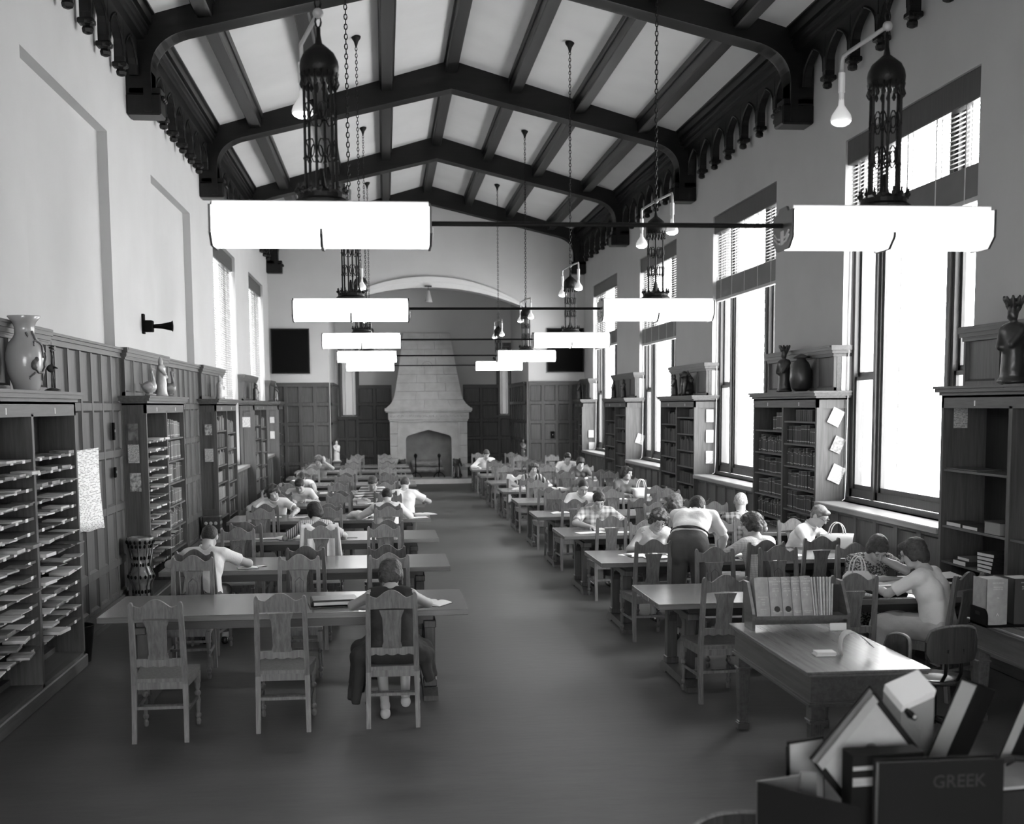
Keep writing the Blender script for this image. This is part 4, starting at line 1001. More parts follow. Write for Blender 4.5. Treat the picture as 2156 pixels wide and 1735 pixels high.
# ================================================================== SURFACES FROM DISTANCE FIELDS (bodies, hair, cloth, figurines)
def V(*a): return np.array(a, float)
class Field:
    def __init__(s, h): s.h = h; s.p = []
    def rc(s, a, b, r1, r2=None, k=.02, clip=None): s.p.append(('rc', V(*a), V(*b), r1, r1 if r2 is None else r2, k, clip, 1)); return s
    def el(s, c, r, k=.02, Rm=None, sub=False): s.p.append(('el', V(*c), V(*r), Rm, None, k, None, -1 if sub else 1)); return s
    def sub_rc(s, a, b, r1, r2=None, k=.01): s.p.append(('rc', V(*a), V(*b), r1, r1 if r2 is None else r2, k, None, -1)); return s
    def build(s, noise=None, zmin=None):
        h = s.h; lo = V(1e9,1e9,1e9); hi = -lo
        for q in s.p:
            if q[-1] < 0: continue
            if q[0] == 'rc': r = max(q[3], q[4]); lo = np.minimum(lo, np.minimum(q[1], q[2])-r); hi = np.maximum(hi, np.maximum(q[1], q[2])+r)
            else: r = max(q[2]); lo = np.minimum(lo, q[1]-r); hi = np.maximum(hi, q[1]+r)
        lo -= 3*h+.01; hi += 3*h+.01; n = np.ceil((hi-lo)/h).astype(int)+1
        D = np.full(n, .2, np.float32)
        ax = [lo[i]+h*np.arange(n[i]) for i in range(3)]
        for q in s.p:
            k = q[5]; mg = k+2.5*h+.012
            if q[0] == 'rc': r = max(q[3], q[4]); a = np.minimum(q[1], q[2])-r-mg; b = np.maximum(q[1], q[2])+r+mg
            else: r = max(q[2]); a = q[1]-r-mg; b = q[1]+r+mg
            i0 = np.clip(np.floor((a-lo)/h).astype(int), 0, n); i1 = np.clip(np.ceil((b-lo)/h).astype(int)+1, 0, n)
            if (i1 <= i0).any(): continue
            sl = tuple(slice(i0[i], i1[i]) for i in range(3))
            X = ax[0][sl[0]][:,None,None]; Y = ax[1][sl[1]][None,:,None]; Z = ax[2][sl[2]][None,None,:]
            if q[0] == 'rc':
                A, B = q[1], q[2]; d = B-A; L2 = max(1e-9, d@d)
                t = np.clip(((X-A[0])*d[0]+(Y-A[1])*d[1]+(Z-A[2])*d[2])/L2, 0, 1)
                dd = np.sqrt((X-A[0]-t*d[0])**2+(Y-A[1]-t*d[1])**2+(Z-A[2]-t*d[2])**2)-(q[3]+(q[4]-q[3])*t)
                if q[6] is not None:      # flat cut at the B end
                    u = d/math.sqrt(L2); dd = np.maximum(dd, (X-B[0])*u[0]+(Y-B[1])*u[1]+(Z-B[2])*u[2])
            else:
                c, rr, Rm = q[1], q[2], q[3]; dx, dy, dz = X-c[0], Y-c[1], Z-c[2]
                if Rm is not None:
                    dx, dy, dz = (Rm[0][0]*dx+Rm[1][0]*dy+Rm[2][0]*dz, Rm[0][1]*dx+Rm[1][1]*dy+Rm[2][1]*dz, Rm[0][2]*dx+Rm[1][2]*dy+Rm[2][2]*dz)
                k0 = np.sqrt((dx/rr[0])**2+(dy/rr[1])**2+(dz/rr[2])**2); k1 = np.sqrt((dx/rr[0]**2)**2+(dy/rr[1]**2)**2+(dz/rr[2]**2)**2)+1e-9
                dd = k0*(k0-1)/k1
            dd = dd.astype(np.float32); cur = D[sl]
            if q[-1] > 0:
                hh = np.clip(.5+.5*(dd-cur)/max(k, 1e-4), 0, 1); D[sl] = dd*(1-hh)+cur*hh-k*hh*(1-hh)
            else:
                e = -dd; hh = np.clip(.5-.5*(e-cur)/max(k, 1e-4), 0, 1); D[sl] = e*(1-hh)+cur*hh+k*hh*(1-hh)
        if noise:
            amp, f = noise; X, Y, Z = ax[0][:,None,None], ax[1][None,:,None], ax[2][None,None,:]
            D += (amp*(np.sin(f*X+2*np.sin(f*.5*Y))*np.sin(f*Y+1.5*np.sin(f*.6*Z))*np.sin(f*Z+1.7*np.sin(f*.4*X))+.5*np.sin(2.1*f*X+1)*np.sin(1.9*f*Y)*np.sin(2.3*f*Z))).astype(np.float32)
        D[0], D[-1], D[:,0], D[:,-1], D[:,:,0], D[:,:,-1] = (.2,)*6
        # naive surface nets
        S = D < 0; n = D.shape
        c = [(i,j,k) for i in (0,1) for j in (0,1) for k in (0,1)]
        cnt = sum(S[i:n[0]-1+i, j:n[1]-1+j, k:n[2]-1+k].astype(np.int8) for i,j,k in c)
        act = (cnt > 0) & (cnt < 8); idx = np.full(act.shape, -1, np.int32); I = np.argwhere(act); idx[act] = np.arange(len(I))
        if not len(I): return np.zeros((0,3)), np.zeros((0,4), int)
        acc = np.zeros((len(I), 3)); w = np.zeros(len(I))
        for a in c:
            for ax_ in range(3):
                if a[ax_]: continue
                b = list(a); b[ax_] = 1
                d0 = D[I[:,0]+a[0], I[:,1]+a[1], I[:,2]+a[2]]; d1 = D[I[:,0]+b[0], I[:,1]+b[1], I[:,2]+b[2]]
                m_ = (d0 < 0) != (d1 < 0); t = np.where(m_, d0/np.where(m_, d0-d1, 1), 0)
                for e in range(3): acc[:,e] += np.where(m_, a[e]+(t if e == ax_ else 0), 0)
                w += m_
        P = lo+h*(I+acc/w[:,None]); F = []
        for ax_ in range(3):
            sl0 = [slice(1, n[i]-1) for i in range(3)]; sl0[ax_] = slice(0, n[ax_]-1); sl1 = list(sl0); sl1[ax_] = slice(1, n[ax_])
            a, b = S[tuple(sl0)], S[tuple(sl1)]; E = np.argwhere(a != b)
            if not len(E): continue
            o = np.array([s_.start for s_ in sl0]); E = E+o; ins = S[E[:,0], E[:,1], E[:,2]]
            u, v = [(1,2),(2,0),(0,1)][ax_]; q = []
            for du, dv in ((-1,-1),(0,-1),(0,0),(-1,0)):
                G = E.copy(); G[:,u] += du; G[:,v] += dv; q.append(idx[G[:,0], G[:,1], G[:,2]])
            q = np.stack(q, 1); q = np.where(ins[:,None], q, q[:,::-1]); F.append(q[(q >= 0).all(1)])
        return P, np.concatenate(F)
    def mesh(s, name, mat, noise=None):
        P, F = s.build(noise); me = bpy.data.meshes.new(name)
        me.vertices.add(len(P)); me.vertices.foreach_set('co', P.astype(np.float32).ravel())
        me.loops.add(len(F)*4); me.loops.foreach_set('vertex_index', F.astype(np.int32).ravel())
        me.polygons.add(len(F)); me.polygons.foreach_set('loop_start', np.arange(0, len(F)*4, 4, dtype=np.int32)); me.polygons.foreach_set('loop_total', np.full(len(F), 4, np.int32))
        me.polygons.foreach_set('use_smooth', np.ones(len(F), bool)); me.materials.append(mat); me.update(calc_edges=True); me.validate(); return me
    def obj(s, name, mat, parent=None, noise=None):
        o = bpy.data.objects.new(name, s.mesh(name, mat, noise)); COL.objects.link(o)
        if parent is not None: o.parent = parent
        return o

# ---------------------------------------------- cloth
def fabric(name, v, kind='plain', v2=.1, sc=30, bump=.35):
    m_, nt, b = _mat(name); b.inputs['Roughness'].default_value = .85; b.inputs['Specular IOR Level'].default_value = .2
    t = nt.nodes.new('ShaderNodeTexCoord'); L = nt.links
    n = nt.nodes.new('ShaderNodeTexNoise'); n.inputs['Scale'].default_value = 11; n.inputs['Detail'].default_value = 3; L.new(t.outputs['Object'], n.inputs['Vector'])
    bp = nt.nodes.new('ShaderNodeBump'); bp.inputs['Strength'].default_value = bump; bp.inputs['Distance'].default_value = .03; L.new(n.outputs['Fac'], bp.inputs['Height']); L.new(bp.outputs[0], b.inputs['Normal'])
    def ramp(fac, a, c):
        r = nt.nodes.new('ShaderNodeMapRange'); r.inputs['To Min'].default_value = a; r.inputs['To Max'].default_value = c; L.new(fac, r.inputs['Value']); return r.outputs[0]
    def step(fac, th):
        q = nt.nodes.new('ShaderNodeMath'); q.operation = 'GREATER_THAN'; q.inputs[1].default_value = th; L.new(fac, q.inputs[0]); return q.outputs[0]
    def wave(d, s_):
        w = nt.nodes.new('ShaderNodeTexWave'); w.bands_direction = d; w.inputs['Scale'].default_value = s_; L.new(t.outputs['Object'], w.inputs['Vector']); return w.outputs['Fac']
    if kind == 'plain': b.inputs['Base Color'].default_value = g(v)
    elif kind == 'stripe': L.new(ramp(step(wave('X', sc), .62), v, v2), b.inputs['Base Color'])
    elif kind == 'hstripe': L.new(ramp(step(wave('Z', sc), .55), v, v2), b.inputs['Base Color'])
    elif kind == 'plaid':
        a = nt.nodes.new('ShaderNodeMath'); a.operation = 'ADD'; L.new(step(wave('X', sc), .6), a.inputs[0]); L.new(step(wave('Z', sc), .6), a.inputs[1])
        c = nt.nodes.new('ShaderNodeMath'); c.operation = 'MULTIPLY'; c.inputs[1].default_value = .5; L.new(a.outputs[0], c.inputs[0]); L.new(ramp(c.outputs[0], v, v2), b.inputs['Base Color'])
    elif kind == 'floral':
        o = nt.nodes.new('ShaderNodeTexVoronoi'); o.inputs['Scale'].default_value = sc; L.new(t.outputs['Object'], o.inputs['Vector'])
        n2 = nt.nodes.new('ShaderNodeTexNoise'); n2.inputs['Scale'].default_value = sc*1.4; n2.inputs['Detail'].default_value = 4; L.new(t.outputs['Object'], n2.inputs['Vector'])
        L.new(ramp(step(n2.outputs['Fac'], .5), v, v2), b.inputs['Base Color'])
    return m_
def hairmat(name, v):
    return plain(name, v, .55, .4, bump=.7, bscale=75, var=.45, vscale=30)
M['h_dark'] = hairmat('hair_dark', .018); M['h_brown'] = hairmat('hair_brown', .05); M['h_fair'] = hairmat('hair_fair', .13); M['h_grey'] = hairmat('hair_grey', .40)
M['c_white'] = fabric('cloth_white_shirt', .74); M['c_pale'] = fabric('cloth_pale', .74); M['c_dark'] = fabric('cloth_dark_dress', .035); M['c_grey'] = fabric('cloth_grey', .12)
M['c_trous'] = fabric('cloth_trousers', .085); M['c_mid'] = fabric('cloth_mid', .22); M['c_black'] = fabric('cloth_black', .02)
M['c_stripe'] = fabric('cloth_striped_blouse', .72, 'stripe', .1, 13); M['c_hstripe'] = fabric('cloth_striped_sleeve', .65, 'hstripe', .12, 7)
M['c_plaid'] = fabric('cloth_plaid_shirt', .72, 'plaid', .26, 4.5); M['c_dplaid'] = fabric('cloth_dark_plaid', .30, 'plaid', .07, 5)
M['c_floral'] = fabric('cloth_floral', .42, 'floral', .07, 42); M['c_dstripe'] = fabric('cloth_dark_striped_blouse', .05, 'stripe', .6, 4.5)
M['c_skirt'] = fabric('cloth_light_skirt', .46); M['c_check'] = fabric('cloth_checked_blouse', .66, 'plaid', .5, 14)
M['eye'] = plain('eye', .35, .2, .6); M['pupil'] = plain('pupil', .02, .2, .6); M['lips'] = plain('lips', .16, .5); M['shoe'] = plain('shoe_leather', .02, .25, .6); M['shoe_l'] = plain('pale_shoe', .55, .5)
M['glassrim'] = plain('spectacle_rim', .12, .3, .6)

def hand(F, w, d, n, side, curl=.5, k=.008):
    w, d, n = map(lambda a: np.array(a, float), (w, d, n)); d = d/np.linalg.norm(d); n = n-d*(n@d); n = n/np.linalg.norm(n); s_ = np.cross(d, n)*side
    for o in (-.026, -.009, .009, .026): F.rc(w+s_*o*.6, w+d*.08+s_*o, .0155, .0135, k=.012)
    for o, L in ((-.029,.056),(-.010,.072),(.010,.078),(.029,.068)):
        a = w+d*.082+s_*o; c1, c2 = curl, curl*2.1
        d1 = d*math.cos(c1)+n*math.sin(c1); b = a+d1*L*.5; d2 = d*math.cos(c2)+n*math.sin(c2); c = b+d2*L*.5
        F.rc(a, b, .0095, .0085, k=k*.6); F.rc(b, c, .0085, .007, k=k*.6)
    a = w+d*.022+s_*.026; b = a+(d*.62+s_*.6+n*.3)*.045; c = b+(d*.9+s_*.1+n*.35)*.032
    F.rc(a, b, .0125, .010, k=.01); F.rc(b, c, .010, .008, k=k)
def ik(a, b, l1, l2, pole):
    a, b, pole = map(lambda q: np.array(q, float), (a, b, pole)); v = b-a; L = np.linalg.norm(v); L = max(1e-6, L)
    if L > (l1+l2)*.995: b = a+v/L*(l1+l2)*.995; v = b-a; L = np.linalg.norm(v)
    u = v/L; x = (l1*l1-l2*l2+L*L)/(2*L); hh = math.sqrt(max(0, l1*l1-x*x)); p = pole-u*(pole@u); p = p/max(1e-6, np.linalg.norm(p)); return a+u*x+p*hh, b
def rotm(pitch, yaw, tilt):
    # head: nod down about x, turn about z, tilt about y
    return np.array(Matrix.Rotation(yaw, 3, 'Z') @ Matrix.Rotation(tilt, 3, 'Y') @ Matrix.Rotation(-pitch, 3, 'X'))
PEOPLE = []
def person(label, x, y, rz, lean=.35, nod=.5, yaw=0, tilt=0, hands=None, top=('c_white', .5), bottom=('trousers', 'c_trous'), hair=('short', 'h_dark'), skin='skin',
           h=.012, female=False, glasses=False, stand=None, side=0, shoes='shoe', poles=None, curl=.5, group=None, wide=1.0, sc=1.0, legs=None, waist_tie=None, arm_r=1.0, pely=-.08, belly=0, hfront=None):
    P_ = thing('person', label, 'person', (x, y, 0), rz, group)
    S = sc; f = .92 if female else 1.0
    hz = .555 if not stand else stand
    pel = V(0, pely, hz)
    def dirn(a, sd): return V(math.sin(a)*math.sin(sd), math.sin(a)*math.cos(sd), math.cos(a))
    d1, d2, d3 = dirn(lean*.7, side), dirn(lean, side), dirn(lean+.22, side)
    w1 = pel+d1*.15*S; w2 = w1+d2*.16*S; shc = w2+d3*.15*S
    ax_ = np.array([math.cos(side), -math.sin(side), 0]); sw = .168*f*S*wide
    shl = [shc-ax_*sw-d3*.02, shc+ax_*sw-d3*.02]
    nk = shc+d3*.04; hdn = dirn(lean+.22+nod*.35, side); hc = nk+hdn*.155*S
    Hr = rotm(lean*.5+nod, -side+yaw, tilt)
    def hp_(a, b, c): return hc+Hr@(V(a, b, c)*S)
    F = Field(h)
    # head with a face
    F.el(hp_(0,-.012,.022), (.076*S,.094*S,.088*S), .01, Hr); F.el(hp_(0,.032,-.045), (.056*S,.060*S,.072*S), .03, Hr)
    F.rc(hp_(-.03,.062,-.08), hp_(.03,.062,-.08), .022*S, k=.025); F.rc(hp_(0,.075,-.10), hp_(0,.07,-.097), .019*S, k=.02)
    F.rc(hp_(-.036,.078,.034), hp_(.036,.078,.034), .013*S, k=.02)
    for s in (-1, 1): F.el(hp_(s*.034,.092,.012), (.017,.013,.012), .008, Hr, sub=True); F.el(hp_(s*.040,.064,-.03), (.02,.02,.02), .02, Hr)
    F.rc(hp_(0,.088,.018), hp_(0,.113,-.024), .0095*S, .0125*S, k=.012); F.rc(hp_(-.012,.097,-.028), hp_(.012,.097,-.028), .0085*S, k=.006)
    F.rc(hp_(-.018,.087,-.055), hp_(.018,.087,-.055), .0075*S, k=.006); F.rc(hp_(-.014,.085,-.067), hp_(.014,.085,-.067), .0075*S, k=.006)
    for s in (-1, 1): F.el(hp_(s*.078,-.008,-.004), (.011,.022,.031), .006, Hr)
    F.rc(nk-d3*.03, hp_(0,-.025,-.05), .056*f*S, .052*f*S, k=.03)
    # trunk
    br = .088*wide
    for s in (-1, 1):
        F.rc(pel+ax_*s*.075, w1+ax_*s*.055*f, .105, .09, k=.05); F.rc(w1+ax_*s*.055*f, w2+ax_*s*.07, .09, br, k=.05)
        F.rc(w2+ax_*s*.07, shc+ax_*s*.10*f-d3*.04, br, .07, k=.05); F.rc(shc, shl[(s+1)//2], .062, .05*f, k=.04)
    # legs
    lg = []
    for i, s in enumerate((-1, 1)):
        hip = pel+V(s*.09, .0, -.015)
        if legs: kn, an = V(*legs[i][0]), V(*legs[i][1])
        elif stand: kn = V(s*.11, pely+.05, .50); an = V(s*.12, pely+.0, .09)
        else: kn = V(s*.11, pely+.42, .545); an = V(s*.10, pely+.46, .09)
        kn = np.array(kn, float); lg.append((hip, kn, an))
        F.rc(hip, kn, .082, .052*f, k=.03); F.rc(kn, kn*.55+an*.45-V(0,.012,0), .050*f, .052*f, k=.02); F.rc(kn*.55+an*.45-V(0,.012,0), an, .05*f, .033, k=.02)
        F.rc(an, an+V(0,-.03,-.05), .034, .028, k=.02); F.rc(an+V(0,-.02,-.055), an+V(0,.13,-.06), .03, .024, k=.02)
    # arms and hands
    if hands is None: hands = ((-.10, .40, .80), (.12, .42, .80))
    arms = []
    for i, s in enumerate((-1, 1)):
        po = (poles[i] if poles else (s*1.0, -.25, -.45)); ht = np.array(hands[i][:3], float)
        el_, wr = ik(shl[i], ht, .285*S, .255*S, po); arms.append((shl[i], el_, wr)); ar = arm_r*f
        F.rc(shl[i], el_, .050*ar, .038*ar, k=.03); F.rc(el_, el_*.6+wr*.4, .040*ar, .036*ar, k=.02); F.rc(el_*.6+wr*.4, wr, .036*ar, .024*f, k=.02)
        dd = wr-el_; dd = dd/np.linalg.norm(dd); hn = hands[i][3] if len(hands[i]) > 3 else (0,0,-1); hd = hands[i][4] if len(hands[i]) > 4 else (dd[0]*.6, abs(dd[1])+.2, -.12)
        hand(F, wr, hd, hn, -s if hn[2] < 0 else s, curl)
    P_body = F.obj('body', M[skin], P_)
    # eyes
    if h < .0125:
        for s in (-1, 1):
            b = MB(); b.ball(tuple(hp_(s*.033,.0785,.012)), .0135*S, 8, 6); e = b.obj('eye', M['eye'], P_, True)
            b = MB(); p = hp_(s*.033,.088,.010); b.ball(tuple(p), .0065*S, 6, 4); b.obj('pupil', M['pupil'], e, True)
            q = [hp_(s*.033+o*.017, .090-abs(o)*.004, .037-.004*o*o+(.003 if abs(o) < .6 else 0)) for o in (-1,-.4,.2,1)]
            b = MB(); b.tube(q, [.002,.0035,.0035,.0015], 5); b.obj('eyebrow', M[hair[1]], P_)
        q = [hp_(o*.019,.0945-abs(o)*.005,-.061) for o in (-1,-.5,0,.5,1)]; b = MB(); b.tube(q, [.002,.0045,.004,.0045,.002], 5); b.obj('mouth', M['lips'], P_)
    if glasses:
        b = MB()
        for s in (-1, 1):
            b.tube([hp_(s*.034+.023*math.cos(a), .106, .010+.018*math.sin(a)) for a in [2*PI*i/12 for i in range(13)]], .0022, 5, False)
            b.tube([hp_(s*.057,.104,.014), hp_(s*.078,.05,.014), hp_(s*.081,0,.012)], .002, 4)
        b.tube([hp_(-.011,.107,.014), hp_(.011,.107,.014)], .002, 4); b.obj('spectacles', M['glassrim'], P_)
    # hair
    st, hm = hair; hh = min(h, .011); G = Field(hh)
    if st == 'short':
        G.el(hp_(0,-.018,.034), (.083*S,.098*S,.088*S), .01, Hr); G.el(hp_(0,-.05,-.015), (.072*S,.055*S,.07*S), .02, Hr); G.el(hp_(0,.06,.085), (.055,.04,.026), .02, Hr)
        G.el(hp_(0,.115,-.02), (.10,.085,.085), .008, Hr, sub=True); nz = (.003, 80)
    elif st == 'crop':
        G.el(hp_(0,-.018,.030), (.080*S,.095*S,.086*S), .01, Hr); G.el(hp_(0,-.05,-.01), (.070*S,.052*S,.065*S), .02, Hr)
        G.el(hp_(0,.11,-.01), (.10,.085,.095), .008, Hr, sub=True); nz = (.0015, 90)
    elif st == 'bald':
        G.el(hp_(0,-.03,.0), (.083*S,.085*S,.07*S), .01, Hr); G.el(hp_(0,.02,.02), (.079,.08,.09), .01, Hr); G.el(hp_(0,.115,-.01), (.10,.085,.09), .008, Hr, sub=True); nz = (.002, 90)
    elif st == 'curly':
        G.el(hp_(0,-.022,.036), (.098*S,.106*S,.092*S), .01, Hr); G.el(hp_(0,-.055,-.03), (.092*S,.062*S,.075*S), .02, Hr)
        for a in range(9):
            t = -1.7+3.4*a/8; G.el(hp_(.085*math.sin(t),.045*math.cos(t)+.01,.075+.012*math.cos(t*3)), (.026,.026,.024), .012, Hr)
        for s in (-1, 1): G.el(hp_(s*.083,.0,-.03), (.026,.035,.045), .02, Hr)
        G.el(hp_(0,.125,-.035), (.072,.085,.085), .008, Hr, sub=True); nz = (.009, 62)
    else:   # bob: swept back, to the nape
        G.el(hp_(0,-.022,.036), (.093*S,.103*S,.090*S), .01, Hr); G.el(hp_(0,-.06,-.045), (.080*S,.055*S,.08*S), .03, Hr)
        for s in (-1, 1): G.el(hp_(s*.078,-.01,-.02), (.022,.045,.055), .02, Hr)
        G.el(hp_(0,.055,.085), (.062,.04,.03), .02, Hr)
        G.el(hp_(0,.122,-.035), (.078,.085,.085), .008, Hr, sub=True); nz = (.005, 70)
    G.obj('hair', M[hm], P_, noise=nz)
    # upper garment
    tm, sl = top[0], top[1]; T = Field(max(h, .010)); e = .014
    for s in (-1, 1):
        T.rc(pel+ax_*s*.08+d1*.02, w1+ax_*s*.058*f, .112+e*.5, .095+e, k=.05); T.rc(w1+ax_*s*.058*f, w2+ax_*s*.075, .095+e, br+e, k=.05)
        T.rc(w2+ax_*s*.075, shc+ax_*s*.10*f-d3*.035, br+e, .075+e*.4, k=.05); T.rc(shc-d3*.01, shl[(s+1)//2], .066, .056*f+e*.5, k=.04)
    if female:
        for s in (-1, 1): T.rc(w2+ax_*s*.07+V(0,.075,.02), w2+ax_*s*.07+V(0,.085,.0), .055, k=.03)
    if belly: T.rc(w1+V(0,.05,0), w1+V(0,.06,-.02), .11, k=.05)
    for i, s in enumerate((-1, 1)):
        a, e_, w_ = arms[i]
        if sl == 0: continue
        if sl <= .96: T.rc(a, a+(e_-a)*sl*.86, .060, .062 if not female else .055, k=.03, clip=1)
        else:
            T.rc(a, e_, .060, .052, k=.03); T.rc(e_, e_+(w_-e_)*(.88 if sl >= 1 else .5), .052, .040, k=.02, clip=1)
    if sl == 0:
        for i, s in enumerate((-1, 1)): T.sub_rc(shl[i]+(shl[i]-shc)*.02, shl[i]+(shl[i]-shc)*.8, .055, k=.006)
    T.sub_rc(nk-d3*.0+V(0,.004,0), nk+hdn*.14, .068, .08, k=.006)
    if top[0] in ('c_pale','c_white') and female: T.sub_rc(nk+hdn*.02+V(0,.05,0), nk-d3*.09+V(0,.13,0), .05, .02, k=.006)
    T.sub_rc(pel-d1*(.16 if not stand else .10), pel-d1*.30+V(0,0,-.05), .2, k=.01)
    t_ = T.obj('shirt' if not female else 'blouse', M[tm], P_, noise=(.0035, 26))
    if not female and h < .0125:      # collar
        b = MB(); q = []
        for i in range(13):
            a = -2.5+5.0*i/12; r = .072; c = nk+d3*.012
            q.append(c+ax_*r*math.sin(a)+np.cross(ax_, d3)*(-1)*(-r)*math.cos(a)*(-1)+V(0,0,.0))
        b.tube(q, .011, 6); b.obj('collar', M[tm], t_, True)
    # lower garment
    bk, bm = bottom; Q = Field(max(h, .011))
    Q.rc(pel-ax_*.08, pel+ax_*.08, .122, k=.04)
    for i, s in enumerate((-1, 1)):
        hip, kn, an = lg[i]
        if bk == 'trousers':
            Q.rc(hip, kn, .10, .075, k=.03); Q.rc(kn, an+V(0,-.01,.04), .075, .062, k=.02, clip=1)
        else:
            Q.rc(hip, kn+V(s*.02,.02,0), .11, .085, k=.05); Q.rc(kn+V(s*.02,.02,0), kn*.45+an*.55+V(s*.03,.02,0), .085, .09, k=.05, clip=1); Q.rc(kn, (kn+lg[1-i][1])/2, .08, .08, k=.05)
            Q.rc((kn+lg[1-i][1])/2, (kn+lg[1-i][1])/2*.5+(an+lg[1-i][2])/2*.5, .08, .08, k=.05, clip=1)
            if bk == 'flare':
                for t_ in range(7):
                    u = t_/6; yy = pely-.02+.40*u; zb = (.30+.16*u) if s > 0 else (.14+.10*u); xx = .235+.03*math.sin(u*9)
                    Q.rc(V(s*.12, yy, .53), V(s*xx, yy, .50), .085, .055, k=.05); Q.rc(V(s*xx, yy, .50), V(s*(xx+.05), yy, zb), .05, .034, k=.035, clip=1)
    if stand:
        for s in (-1, 1): Q.rc(pel+ax_*s*.075, pel+d1*.13+ax_*s*.06, .118, .112, k=.05); Q.rc(pel+ax_*s*.085+V(0,-.04,-.03), pel+ax_*s*.09+V(0,-.03,-.09), .105, k=.05)
        Q.sub_rc(pel+d1*.36, pel+d1*.6, .22, k=.004)
    Q.obj('trousers' if bk == 'trousers' else 'skirt', M[bm], P_, noise=(.004 if bk != 'trousers' else .0025, 30 if bk != 'trousers' else 22))
    for i in range(2):
        an = lg[i][2]; s_ = Field(.009); s_.rc(an+V(0,-.035,-.062), an+V(0,.14,-.064), .034, .027, k=.02); s_.rc(an+V(0,-.035,-.045), an+V(0,.05,-.055), .036, .034, k=.02); s_.sub_rc(an+V(0,-.01,-.0), an+V(0,.02,.06), .036, k=.004)
        s_.obj('shoe', M[shoes], P_)
    if waist_tie:
        b = MB(); c = pel+d1*.125; nrm_ = np.cross(d1, ax_); q = [c+ax_*(.183*math.cos(a))+nrm_*(.126*math.sin(a)) for a in [2*PI*i/20 for i in range(21)]]
        b.tube(q, .018, 6, False); b.obj('belt', M[waist_tie], P_, True)
    PEOPLE.append(P_); return P_
# ================================================================== PEOPLE
hN, hM, hF = .0085, .011, .014
person('woman with a brown bob and sleeveless dark dress seated with her back to the camera', .03, 9.22, 0, lean=.50, nod=.45, yaw=.0, hands=((-.10,.50,.79),(.10,.52,.79)), poles=((-1,.12,-.15),(1,.12,-.15)),
       top=('c_dark', 0), bottom=('flare', 'c_dark'), hair=('bob', 'h_brown'), h=hN, female=True, shoes='shoe_l', legs=((( -.10,.30,.54),(-.06,.02,.09)),((.10,.30,.54),(.10,.18,.14))))
person('man in white short-sleeved shirt seen from behind at the second left-hand table', -1.80, 12.08, -.12, lean=.42, nod=.45, tilt=.05, hands=((-.26,.42,.79),(.30,.50,.79)), top=('c_white', .75), hair=('crop', 'h_dark'), h=hN, wide=1.05, poles=((-1,0,-.3),(1,0,-.3)))
person('woman in a striped blouse with dark hair, leaning over papers at third left-hand table', -.86, 14.84, .06, lean=.42, nod=.45, yaw=.4, tilt=-.15, hands=((-.22,.42,.79),(.26,.48,.79)), top=('c_stripe', .95), bottom=('skirt', 'c_mid'), hair=('bob', 'h_dark'), h=hN, female=True)
person('young man with curly hair and white shirt resting his cheek on his hand', -1.70, 18.82, PI, lean=.40, nod=.35, tilt=.35, hands=((-.30,.52,.79),(.16,.26,1.03,(-.8,-.2,0),(0,.1,1))), top=('c_white', .8), hair=('curly', 'h_brown'), h=hM, poles=((-1,0,-.3),(1,.5,-.6)))
person('man in white shirt bent low over the fifth left-hand table', -1.48, 21.45, PI, lean=.55, nod=.55, top=('c_white', .8), hair=('short', 'h_dark'), h=hM)
person('dark-haired man in white reaching across the sixth left-hand table', -1.60, 24.12, PI-.1, lean=.62, nod=.6, top=('c_white', .7), hair=('short', 'h_dark'), h=hF, hands=((-.35,.75,.79),(.1,.6,.79)))
person('person in a mid-grey shirt holding a hand to the brow, far left rows', -1.58, 29.4, PI, lean=.35, nod=.45, tilt=-.15, top=('c_mid', .8), hair=('curly', 'h_fair'), h=hF, hands=((-.14,.30,1.10,(.5,-.5,0),(0,.1,1)),(.2,.5,.79)), poles=((-1,.4,-.6),(1,0,-.4)))
person('man in loose white long-sleeved shirt, back turned, at the fourth left-hand table', .02, 17.42, 0, lean=.45, nod=.45, top=('c_white', 1), hair=('crop', 'h_dark'), h=hM, hands=((-.30,.46,.79),(.20,.52,.79)), wide=1.05)
person('crew-cut man in white short sleeves seen from behind at the fifth left-hand table', .30, 20.08, -.1, lean=.42, nod=.4, top=('c_white', .8), hair=('crop', 'h_brown'), h=hM, hands=((-.26,.46,.79),(.32,.42,.79)))
person('person with a broad-striped sleeve, mostly hidden behind the man in loose white', -.22, 21.45, PI, lean=.5, nod=.5, top=('c_hstripe', .9), hair=('short', 'h_brown'), h=hF)
person('man in a pale plaid short-sleeved shirt reading at the third right-hand table', 2.84, 16.18, PI, lean=.36, nod=.48, hands=((-.14,.44,.79),(.14,.46,.79)), top=('c_plaid', .95), hair=('short', 'h_dark'), h=hN, wide=1.08, poles=((-1,.05,-.2),(1,.05,-.2)))
person('man in a white open-necked shirt reading at the fourth right-hand table', 3.04, 18.82, PI+.1, lean=.36, nod=.5, hands=((-.16,.42,.79),(.16,.46,.79)), top=('c_white', .85), hair=('crop', 'h_dark'), h=hM)
person('woman with spectacles and sleeveless white blouse at the second right-hand table', 3.02, 13.52, PI+.10, lean=.40, nod=.45, yaw=.0, tilt=-.12, hands=((-.20,.40,.79),(.18,.44,.79)), top=('c_white', 0), bottom=('skirt', 'c_mid'), hair=('curly', 'h_brown'), h=hN, female=True, glasses=True)
